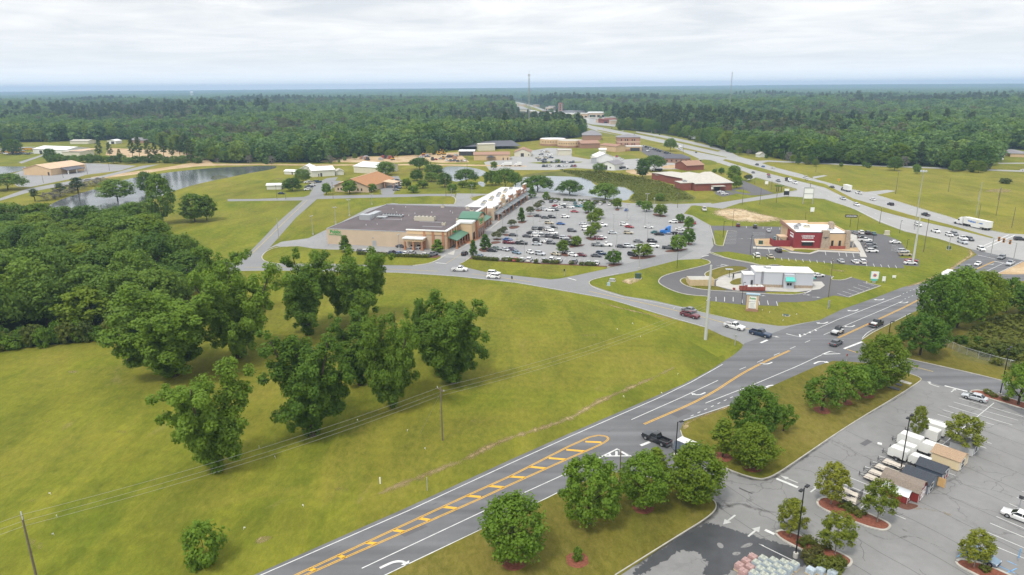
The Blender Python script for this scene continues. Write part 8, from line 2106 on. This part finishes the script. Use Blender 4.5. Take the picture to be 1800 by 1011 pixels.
def upole(bx,by,ty,label,m='pole_wood',arm=True,ang=R(40),rad=.16,group='wooden utility poles',stubs=0,cat='utility pole'):
 g,H=polepx(bx,by,ty)
 r=empty('utility_pole',(g.x,g.y,0),ang);tag(r,label,cat,group)
 part(r,'pole',lambda q:q.tube([(0,0,-.2),(0,0,H)],[rad,rad*.62],10),m)
 if arm:
  part(r,'cross_arm',lambda q:q.box(-.06,.06,-1.15,1.15,H-.55,H-.42),m)
  for y in(-1.05,0,1.05):part(r,'insulator',lambda q,y=y:q.tube([(0,y,H-.42),(0,y,H-.12)],.06,8),'insulator')
 for k in range(stubs):
  part(r,'side_arm',lambda q,k=k:q.tube([(0,-1.6,H*.55+k*1.2),(0,1.6,H*.55+k*1.2)],.06,6),'insulator')
 return r,g,H
WP=[]
def corner_pole():
 a=upole(778,774,681,'wooden utility pole standing in the mown field carrying three wires','pole_wood')
 top=P(38,906,10.0)
 foot=Vector((top.x,top.y,0))
 r=empty('utility_pole',foot,R(40));tag(r,'dark utility pole at the frame corner with pale transformer caps','utility pole','wooden utility poles')
 part(r,'pole',lambda q:q.tube([(0,0,-.2),(0,0,10.0)],[.17,.12],10),'pole_wood')
 part(r,'cross_arm',lambda q:q.box(-.06,.06,-.8,.8,9.75,9.88),'insulator')
 for y in(-.7,0,.7):part(r,'insulator',lambda q,y=y:q.tube([(0,y,9.88),(0,y,10.2)],.07,8),'insulator')
 return(a[1],a[2]),(foot,10.0)
(pa,ha),(pb,hb)=corner_pole()
steel=upole(1240,597,466,'tallest pale concrete pole at the side road junction with two short arms','concrete_pole',False,R(-35),.42,'pale concrete poles',1)
def wire_run(a,b,sag,label,n=24,rad=.017):
 pts=[]
 for i in range(n+1):
  t=i/n;p=a.lerp(b,t);p=Vector((p.x,p.y,p.z-sag*4*t*(1-t)));pts.append(p)
 mb=MB();mb.tube(pts,rad,4)
 o=mb.build('power_line',MATS['wire']);tag(o,label,'wire','wires along the field line')
perp=Vector((-math.sin(R(40)),math.cos(R(40)),0))
back=pb+(pb-pa).normalized()*45
for k,(off,dz,lab)in enumerate(((0.0,.1,'top'),(.0,-.85,'middle'),(.0,-1.6,'lowest'))):
 A_=Vector((pa.x,pa.y,ha+dz))+perp*off;B_=Vector((pb.x,pb.y,hb+dz))+perp*off
 wire_run(A_,B_,1.1,lab+' wire sagging between the field pole and the corner pole')
 wire_run(B_,Vector((back.x,back.y,hb+dz)),.9,lab+' wire leaving the corner pole out of the frame')
 S_=Vector((steel[1].x,steel[1].y,10.2+dz))
 wire_run(A_,S_,1.6,lab+' wire from the field pole towards the concrete junction pole')
ANCH=Vector((pa.x-4.5,pa.y+2.5,0));mb=MB();mb.tube([ANCH,(pa.x,pa.y,ha-1)],.02,4);tag(mb.build('guy_wire',MATS['wire']),'thin guy wire staying the wooden field pole','wire')
upole(1604,464,376,'pale concrete pole at the restaurant car park\'s outer corner','concrete_pole',False,R(-35),.40,'pale concrete poles',1)
upole(1456,523,455,'dark pole with pale cross arms at the drive-through lot edge','pole_wood',True,R(-20),.14,stubs=1)
upole(1088,872,790,'plain weathered post behind the round street trees','pole_wood',False,0,.13)
for bx,by,ty,lab in((*K5(275,320),340+145/5.983,'wooden pole on the highway verge above the restaurant'),(*K5(738,615),340+265/5.983,'dark wooden pole between concrete pole and crossroads'),(*K5(1000,600),340+360/5.983,'grey pole on concrete pad with green box by the crossroads'),(*K5(1290,235),320,'grey pole in the pasture behind the white lorry'),(*K5(1500,235),330,'wooden pole farther along the pasture'),(*K5(1310,290),340+115/5.983,'shorter pole just behind the white lorry\'s trailer'),(*K5(1665,360),340+145/5.983,'signal pole beside the pasture at the crossroads'),(*F4(895,965),100+805/4,'leaning-looking wooden pole at the pasture drive'),(*F4(1265,950),100+855/4,'pole in the middle of the pasture'),(*F4(1475,1010),100+945/4,'pale pole near the pasture\'s lower side'),(*F4(1618,1005),100+925/4,'thin pole in the pasture\'s right part'),(*F4(335,810),100+700/4,'wooden pole on the pasture grass before the trees'),(*F4(110,720),100+660/4,'pale pole at the frontage road'),(*F4(290,970),100+885/4,'dark pole beside the flatbed lorry'),(*G8(925,660),250+490/5.983,'dark pole left of the pair beside the sandy patch'),(*G8(1110,655),250+480/5.983,'dark pole right of the pair beside the sandy patch'),(*G8(1283,640),250+460/5.983,'wooden pole by the black roadside sign'),(*G8(245,690),250+530/5.983,'wooden pole where the pond lane meets the plaza'),(*G8(1632,560),250+420/5.983,'wooden pole by the tall brick sign board'),(*G8(1055,440),250+370/5.983,'thin pole behind the clinic car park'),(*G8(1230,500),250+400/5.983,'thin pole on the clinic corner lawn'),(*G8(305,125),250+20/5.983,'pole beside the courthouse verge tree'),(*G6(503,690),230+500/5.983,'tall wooden pole by the lane at the park trees'),(*G5(240,1011),250+800/5.983,'grey pole at the back street corner by the shop lawn'),(*G5(812,590),250+420/5.983,'wooden pole in front of the tan-roofed hall'),(*G5(222,600),250+440/5.983,'pole by the dark blue car on the lawn'),(*G5(315,600),250+560/5.983,'short pole on the lawn by the lane'),(*F1(305,885),100+830/4,'pole on the tan hall\'s verge by the lane'),(*F1(445,850),100+775/4,'pole in front of the tan hall\'s porch'),(*F1(615,825),100+760/4,'pole in the tan hall\'s car park'),(*F1(770,800),100+745/4,'pole at the far end of the tan hall\'s car park'),(*F1(915,745),100+685/4,'pole on the grass bend before the depot yard'),(*G6(725,390),230+200/5.983,'pole on the small pond\'s far bank'),(*G6(1290,560),230+480/5.983,'pole at the pond corner behind shop row')):
 upole(bx,by,ty,lab,'pole_grey' if 'grey' in lab or 'pale' in lab else 'pole_wood','wooden' in lab,R(-20),.15)
r,g,H=upole(1607,404,300,'very tall slim steel floodlight mast by the highway verge','pole_grey',False,0,.2,None,cat='mast')
part(r,'light_ring',lambda q:[q.box(1.1*math.cos(t*1.047)-.3,1.1*math.cos(t*1.047)+.3,1.1*math.sin(t*1.047)-.3,1.1*math.sin(t*1.047)+.3,H-.6,H+.1)for t in range(6)],'insulator')
def signals():
 a,b=P(*K5(1380,560)),P(*K5(1760,620))
 for i,(x,y)in enumerate(((1533,480),(1583,495),(1650,512))):
  p=P(*K5(x,y),5.6)
  r=empty('traffic_light',(p.x,p.y,5.6),R(225));tag(r,('near','middle','far')[0:3][i]and('first','middle','last')[i]+' yellow-backed traffic light hanging over the crossroads','traffic light','traffic lights over the crossroads')
  part(r,'housing',lambda q:q.box(-.16,.16,-.2,.2,-.6,.6),'black_metal')
  part(r,'backplate',lambda q:(q.box(-.03,.03,-.42,-.21,-.85,.85),q.box(-.03,.03,.21,.42,-.85,.85),q.box(-.03,.03,-.21,.21,.61,.85),q.box(-.03,.03,-.21,.21,-.85,-.61)),'signal_orange')
  for k in range(3):part(r,'lens',lambda q,k=k:q.tube([(.16,0,-.38+.38*k),(.2,0,-.38+.38*k)],.13,10),'black_metal')
 p0,p1=P(*K5(1480,470),6.6),P(*K5(1720,525),6.6)
 mb=MB();mb.tube([p0,p1],.06,5);
 for p in(p0,p1):mb.tube([(p.x,p.y,0),(p.x,p.y,6.8)],.14,8)
 tag(mb.build('signal_gantry',MATS['pole_grey']),'grey span and posts carrying the traffic lights at the crossroads','gantry')
 for x,y in((1225,545),(1250,545)):
  p=P(*K5(x,y),2.0)
mat('signal_orange',(.55,.25,.06),.6)
signals()
def board(name,bx,by,w_,h_,z0,ang,label,face='sign_white',posts=2,frame_m='grey_metal',cat='sign',thick=.14):
 g=P(bx,by);r=empty(name,(g.x,g.y,0),ang);tag(r,label,cat)
 part(r,'panel',lambda q:q.box(-w_/2,w_/2,-thick/2,thick/2,z0,z0+h_),face)
 if posts==1:part(r,'post',lambda q:q.tube([(0,0,0),(0,0,z0)],.09,8),frame_m)
 else:
  for s in(-1,1):part(r,'post',lambda q,s=s:q.box(s*w_*.42-.06,s*w_*.42+.06,-.06,.06,0,z0),frame_m)
 return r
def brick_sign():
 g=P(*K7(1025,640));r=empty('monument_sign',(g.x,g.y,0),R(-16));tag(r,'tan brick sign with pale blue cap and two white boards by the side road','sign')
 part(r,'base',lambda q:q.box(-1.7,1.7,-.45,.45,0,.7),'brick_brown')
 part(r,'pillar',lambda q:(q.box(-1.6,-1.05,-.35,.35,.7,5.0),q.box(1.05,1.6,-.35,.35,.7,5.0)),'tan_wall')
 part(r,'cap',lambda q:q.box(-1.9,1.9,-.5,.5,5.0,5.3),'light_cap')
 a=part(r,'panel',lambda q:q.box(-1.05,1.05,-.2,.2,3.0,4.8),'sign_white')
 lettering('Publix',a,(0,-.23,3.9),FRONT_ROT,.6,'sign_green',1.7)
 b=part(r,'panel',lambda q:q.box(-1.05,1.05,-.2,.2,.9,2.8),'sign_white')
 for k in range(4):part(b,'text_line',lambda q,k=k:q.box(-.7+.1*(k%2),.7-.15*(k%3),-.225,-.205,1.25+.36*k,1.35+.36*k),'grey_metal')
mat('light_cap',(.35,.48,.58),.5)
brick_sign()
def teal_sign():
 g=P(*K8(812,345));r=empty('pylon_sign',(g.x,g.y,0),R(-12));tag(r,'white and teal pylon sign with round orange flower mark beside the drive-through lot','sign')
 part(r,'post',lambda q:q.box(-.5,.5,-.12,.12,0,.8),'grey_metal')
 p=part(r,'panel',lambda q:q.box(-1.15,1.15,-.15,.15,1.5,3.9),'sign_white')
 part(r,'lower_panel',lambda q:q.box(-.9,.9,-.16,.16,.8,1.5),'teal')
 part(r,'side_trim',lambda q:(q.box(1.15,1.25,-.16,.16,1.5,3.9),q.box(-1.25,-1.15,-.16,.16,1.5,3.9)),'teal')
 mat('orange_mark',(.65,.22,.05),.5)
 part(p,'emblem',lambda q:[q.tube([(.42*math.cos(t*1.047),-.16,2.7+.42*math.sin(t*1.047)),(.42*math.cos(t*1.047),-.2,2.7+.42*math.sin(t*1.047))],.2,8)for t in range(6)],'orange_mark')
 part(p,'emblem_centre',lambda q:q.tube([(0,-.16,2.7),(0,-.21,2.7)],.25,10),'sign_blue')
teal_sign()
r=board('pole_sign',*K4(1578,358),5.2,1.3,4.6,R(-14),'black roadside sign with white lettering on a pole behind the restaurant','sign_black',1,'black_metal')
lettering('LONGHORN',r,(0,-.09,5.25),FRONT_ROT,.9,'sign_white',4.5)
r=board('pole_sign',*G8(1388,572),3.0,2.4,.9,R(-10),'black and pale lane sign at the highway turn by the palms','sign_black',2,'black_metal')
part(r,'upper_panel',lambda q:q.box(-1.3,1.3,-.09,.09,3.3,4.6),'sign_white')
r=board('monument_sign',*G8(1612,650),4.6,5.6,3.0,R(-14),'large grey and white brick-framed sign board on the highway lawn','sign_white',2,'brick_brown')
part(r,'frame_bar',lambda q:(q.box(-2.5,2.5,-.15,.15,5.5,5.9),q.box(-2.5,2.5,-.15,.15,8.6,9.2),q.box(-2.6,-2.3,-.2,.2,0,8.6),q.box(2.3,2.6,-.2,.2,0,8.6)),'grey_metal')
board('lawn_sign',*G8(1660,745),1.9,2.2,.7,R(-14),'small white notice board on the sandy lawn edge')
board('lawn_sign',*G8(1180,458),2.0,2.0,1.0,R(-14),'small white sign on the clinic corner lawn')
board('lawn_sign',*G8(612,515),1.8,1.5,1.2,R(-5),'pale sign in front of the brick clinic')
board('lawn_sign',*K8(915,340),1.0,1.6,.5,R(-12),'narrow white notice beside the teal pylon sign')
board('lawn_sign',*K8(1025,300),1.1,.8,.4,R(-12),'little white yard notice on the roadside bank')
board('lawn_sign',*K8(335,618),.7,2.2,.5,R(30),'narrow dark-edged sign on the bank above the main road','grey_metal')
board('road_sign',*K2(598,950),.6,.9,1.7,R(140),'small dark road sign on the field verge by the side road','dark_metal',1)
board('road_sign',*K2(1148,870),.5,.9,1.7,R(-20),'small dark road sign on the plaza lawn corner','dark_metal',1)
board('road_sign',*K7(848,1000),.6,.7,2.2,R(140),'grey back of a road sign at the field corner','grey_metal',1)
board('road_sign',*L2(392,352),.5,.5,1.8,R(220),'thin red-tipped sign post at the car park entrance','rust_red',1)
board('marker_post',*M6(815,412),.18,1.2,.01,0,'white marker post in the field beside the worn track','sign_white',1,cat='post')
board('marker_post',*M6(1124,455),.10,2.4,.01,0,'thin grey marker post on the verge slope','pole_grey',1,cat='post')
board('road_sign',*M7(135,690),.6,.8,1.4,R(220),'pale blue back of a sign behind the lowest street tree','light_cap',1)
board('road_sign',*L4(1300,900),.1,1.5,.5,R(40),'blue and white disabled bay post at the frame edge','blue_paint',1)
board('road_sign',*L4(1305,500),.6,.55,2.0,R(-50),'small black bay sign beside the white saloon','dark_metal',1)
board('warning_sign',*F4(495,885),1.6,1.6,1.2,R(-20),'yellow warning sign on the pasture verge of the highway','digger_yellow',1)
r=board('menu_board',*K7(830,305),1.8,1.5,.6,R(60),'dark drive-through menu board on the concrete drive','sign_black',2,'black_metal')
g=P(*K7(812,300));r=empty('order_canopy',(g.x-.5,g.y+1.5,0),R(-10));tag(r,'small flat grey order canopy above the menu board','canopy')
part(r,'roof',lambda q:q.box(-1.2,1.2,-.8,.8,2.9,3.05),'grey_metal');part(r,'post',lambda q:q.tube([(.2,0,0),(.2,0,2.9)],.08,6),'black_metal')
A_,ang_,L_=frame(K7(968,432),K7(1166,434));r=empty('skip',(A_.x,A_.y,.05),ang_);tag(r,'long rusty red skip heaped with rubble before the drive-through','skip')
part(r,'body',lambda q:(q.box(0,L_,0,.1,.2,1.4),q.box(0,L_,2.1,2.2,.2,1.4),q.box(0,.1,.1,2.1,.2,1.4),q.box(L_-.1,L_,.1,2.1,.2,1.4),q.box(.1,L_-.1,.1,2.1,.2,.35)),'rust_red')
for k in range(8):part(r,'rib',lambda q,k=k:q.box(L_*(k+.5)/8-.05,L_*(k+.5)/8+.05,-.08,-.002,.2,1.4),'rust_red')
def rub(q):
 rr=random.Random(2)
 for _ in range(34):
  x,y,s=rr.uniform(.8,L_-.5),rr.uniform(.3,1.9),rr.uniform(.15,.4);q.box(x-s,x+s,y-s*.6,y+s*.6,1.0,1.3+rr.uniform(0,.45))
part(r,'rubble',rub,'white_trim')
A_,ang_,L_=frame(K7(900,428),K7(962,430));r=empty('skip',(A_.x,A_.y,.05),ang_);tag(r,'short empty rusty skip left of the rubble skip','skip')
part(r,'body',lambda q:(q.box(0,L_,0,.08,.15,1.2),q.box(0,L_,1.8,1.88,.15,1.2),q.box(0,.08,.08,1.8,.15,1.2),q.box(L_-.08,L_,.08,1.8,.15,1.2),q.box(.08,L_-.08,.08,1.8,.15,.3)),'rust_red')
def cabinet(px,py,w_,h_,m,label,d=None):
 g=P(px,py);r=empty('utility_cabinet',(g.x,g.y,0),R(-20));tag(r,label,'utility cabinet')
 d=d or w_*.8
 part(r,'pad',lambda q:q.box(-w_*.65,w_*.65,-d*.65,d*.65,0,.12),'concrete')
 part(r,'housing',lambda q:q.box(-w_/2,w_/2,-d/2,d/2,.12,h_),m)
 part(r,'lid',lambda q:q.box(-w_/2-.04,w_/2+.04,-d/2-.04,d/2+.04,h_,h_+.07),m)
mat('cabinet_green',(.045,.085,.06),.6)
cabinet(*K6(727,296),1.9,1.7,'cabinet_green','dark green utility cabinet on bare soil beside the lane')
cabinet(*K6(455,325),1.7,.8,'grey_metal','low pale grey utility cabinet on the lawn corner')
cabinet(*K6(418,372),.9,.9,'light_cap','little pale utility box nearest the junction corner')
cabinet(*K5(352,435),1.9,1.7,'hvac_beige','beige bin store box at the restaurant car park edge')
cabinet(*K4(640,535),1.7,1.4,'cabinet_green','dark green cabinet beside the restaurant yard wall')
cabinet(*K5(1003,590),1.2,1.3,'cabinet_green','green signal cabinet at the foot of the crossroads pole')
cabinet(*K7(838,420),.8,.7,'rust_red','small rusty box on the concrete by the skips')
cabinet(*K7(1385,688),1.4,.25,'cabinet_green','flat green utility lid on the roadside lawn')
for(x,y),w_ in((L2(855,505),2.6),(L2(770,553),2.4),(L2(810,525),1.2)):
 g=P(x,y);q=MB();q.box(-w_/2,w_/2,-.6,.6,0.06,.16);o=q.build('manhole_slab',MATS['kerb_concrete' if w_>2.5 else 'dark_metal']);o.location=(g.x,g.y,0);o.rotation_euler=(0,0,R(-50))
 tag(o,'pale concrete drain slab on the upper lawn island' if w_>2.5 else('dark drain grate nearest the middle tree trio' if w_>2 else 'smallest dark drain lid between the slabs'),'drain cover')
def chain_fence():
 mat_n=bpy.data.materials.new('chain_link');mat_n.use_nodes=True;b=mat_n.node_tree.nodes['Principled BSDF'];b.inputs['Base Color'].default_value=(.35,.36,.36,1);b.inputs['Metallic'].default_value=.4;b.inputs['Alpha'].default_value=.28
 MATS['chain_link']=mat_n
 pts=PL([L2(1160,212),L2(1210,232),L2(1300,275),L2(1480,330),L2(1640,375),L2(1797,410),(1900,678)],1)
 r=empty('chain_link_fence',pts[0],0);tag(r,'grey chain-link fence along the wetland behind the drive','fence')
 loc=[p-pts[0]for p in pts]
 part(r,'mesh_panel',lambda q:q.add([(p.x,p.y,0.05)for p in loc]+[(p.x,p.y,1.75)for p in loc],[(i,i+1,len(loc)+i+1,len(loc)+i)for i in range(len(loc)-1)]),'chain_link')
 part(r,'top_rail',lambda q:q.tube([(p.x,p.y,1.78)for p in loc],.035,5),'galvanised')
 tot=0
 for i in range(len(loc)-1):
  n=max(1,int((loc[i+1]-loc[i]).length/3))
  for k in range(n):
   p=loc[i].lerp(loc[i+1],k/n);part(r,'post',lambda q,p=p:q.tube([(p.x,p.y,0),(p.x,p.y,1.85)],.045,6),'galvanised')
chain_fence()
def lattice_mast(bx,by,ty,label,w_=1.4):
 g=P(bx,by);H=hpix(bx,by,ty);r=empty('lattice_mast',(g.x,g.y,0),.4);tag(r,label,'mast')
 def f(q):
  for k in range(3):
   a=k*2.094;q.tube([(w_*math.cos(a),w_*math.sin(a),0),(w_*.6*math.cos(a),w_*.6*math.sin(a),H)],.16,4)
  n=int(H/4)
  for i in range(n):
   s0=w_*(1-.4*i/n);s1=w_*(1-.4*(i+1)/n);z0,z1=H*i/n,H*(i+1)/n
   for k in range(3):
    a,b=k*2.094,(k+1)*2.094;q.tube([(s0*math.cos(a),s0*math.sin(a),z0),(s1*math.cos(b),s1*math.sin(b),z1)],.07,3)
 part(r,'lattice',f,'pole_grey')
 part(r,'aerial',lambda q:(q.tube([(0,0,H),(0,0,H+4)],.1,4),q.box(-1.6,1.6,-.3,.3,H-2,H-.6)),'insulator')
lattice_mast(1281,207,127,'tall lattice mast rising above the right-hand forest')
lattice_mast(930,245,130,'tall thin mast rising behind the town wood',1.0)
lattice_mast(1481,158,145,'tiny mast on the far right skyline',2.5)
g=P(338,173);gz_=ground_z(g.x,g.y);r=empty('water_tower',(g.x,g.y,gz_),0);tag(r,'white water tower standing out of the far left forest','water tower')
H_=44;S_=11.0
part(r,'tank',lambda q:q.tube([(0,0,H_-9),(0,0,H_-7),(0,0,H_-2),(0,0,H_+1),(0,0,H_+2.5)],[4,S_,S_,7,1],16),'sign_white')
for k in range(5):part(r,'leg',lambda q,k=k:q.tube([(S_*.9*math.cos(k*1.257),S_*.9*math.sin(k*1.257),0),(S_*.75*math.cos(k*1.257),S_*.75*math.sin(k*1.257),H_-7)],1.0,6),'sign_white')
part(r,'riser',lambda q:q.tube([(0,0,0),(0,0,H_-9)],1.6,8),'sign_white')
g=P(1169,153.6+3);
for x,y in((1285,520),(1305,520),(1335,520)):
 g=P(*G8(x,y));r=empty('palm_tree',(g.x,g.y,0),x*.1);tag(r,'small palm tree beside the highway turn','tree','palms at the highway turn')
 part(r,'trunk',lambda q:q.tube([(0,0,0),(0,.1,3.6)],[.2,.15],6),'bark')
 cl=[((1.0*math.cos(a*.785),1.0*math.sin(a*.785),3.7-.3*(a%2)),(.9,.9,.35),16)for a in range(8)]
 mesh_obj('crown',leaf_mesh('crown',cl,.55,x,'wood_leaf',.3,.3),r)
for i,(x,y)in enumerate(((1635,452),(1650,448),(1664,444))):
 g=P(*K1(x,y));q=MB();q.box(-.5,.5,-.28,.28,.55,1.0);q.box(-.45,.45,-.24,.24,.15,.22)
 for a in(-.4,.4):
  for b in(-.22,.22):q.tube([(a,b,0),(a,b,.55)],.04,5)
 o=q.build('shopping_trolley',MATS['galvanised']);o.location=(g.x,g.y,.09);o.rotation_euler=(0,0,ROW);tag(o,'grey metal shopping trolley outside the grocery entrance tower','trolley','trolleys outside the grocery shop')
for i in range(26):
 rr=random.Random(900+i);x,y=rr.choice([(rr.uniform(60,760),rr.uniform(700,960)),(rr.uniform(800,1200),rr.uniform(560,700)),(rr.uniform(1150,1400),rr.uniform(540,565))])
 if x>560 and y>880:continue
 g=P(x,y);q=MB();q.tube([(0,0,0),(.02,0,.45)],.02,4);q.box(.02,.26,-.01,.01,.28,.46)
 o=q.build('marker_flag',MATS['sign_white']);o.location=(g.x,g.y,0);o.rotation_euler=(0,0,rr.uniform(0,6));tag(o,'tiny white marker flag stuck in the mown grass','marker flag','marker flags in the grass')
finish_labels()
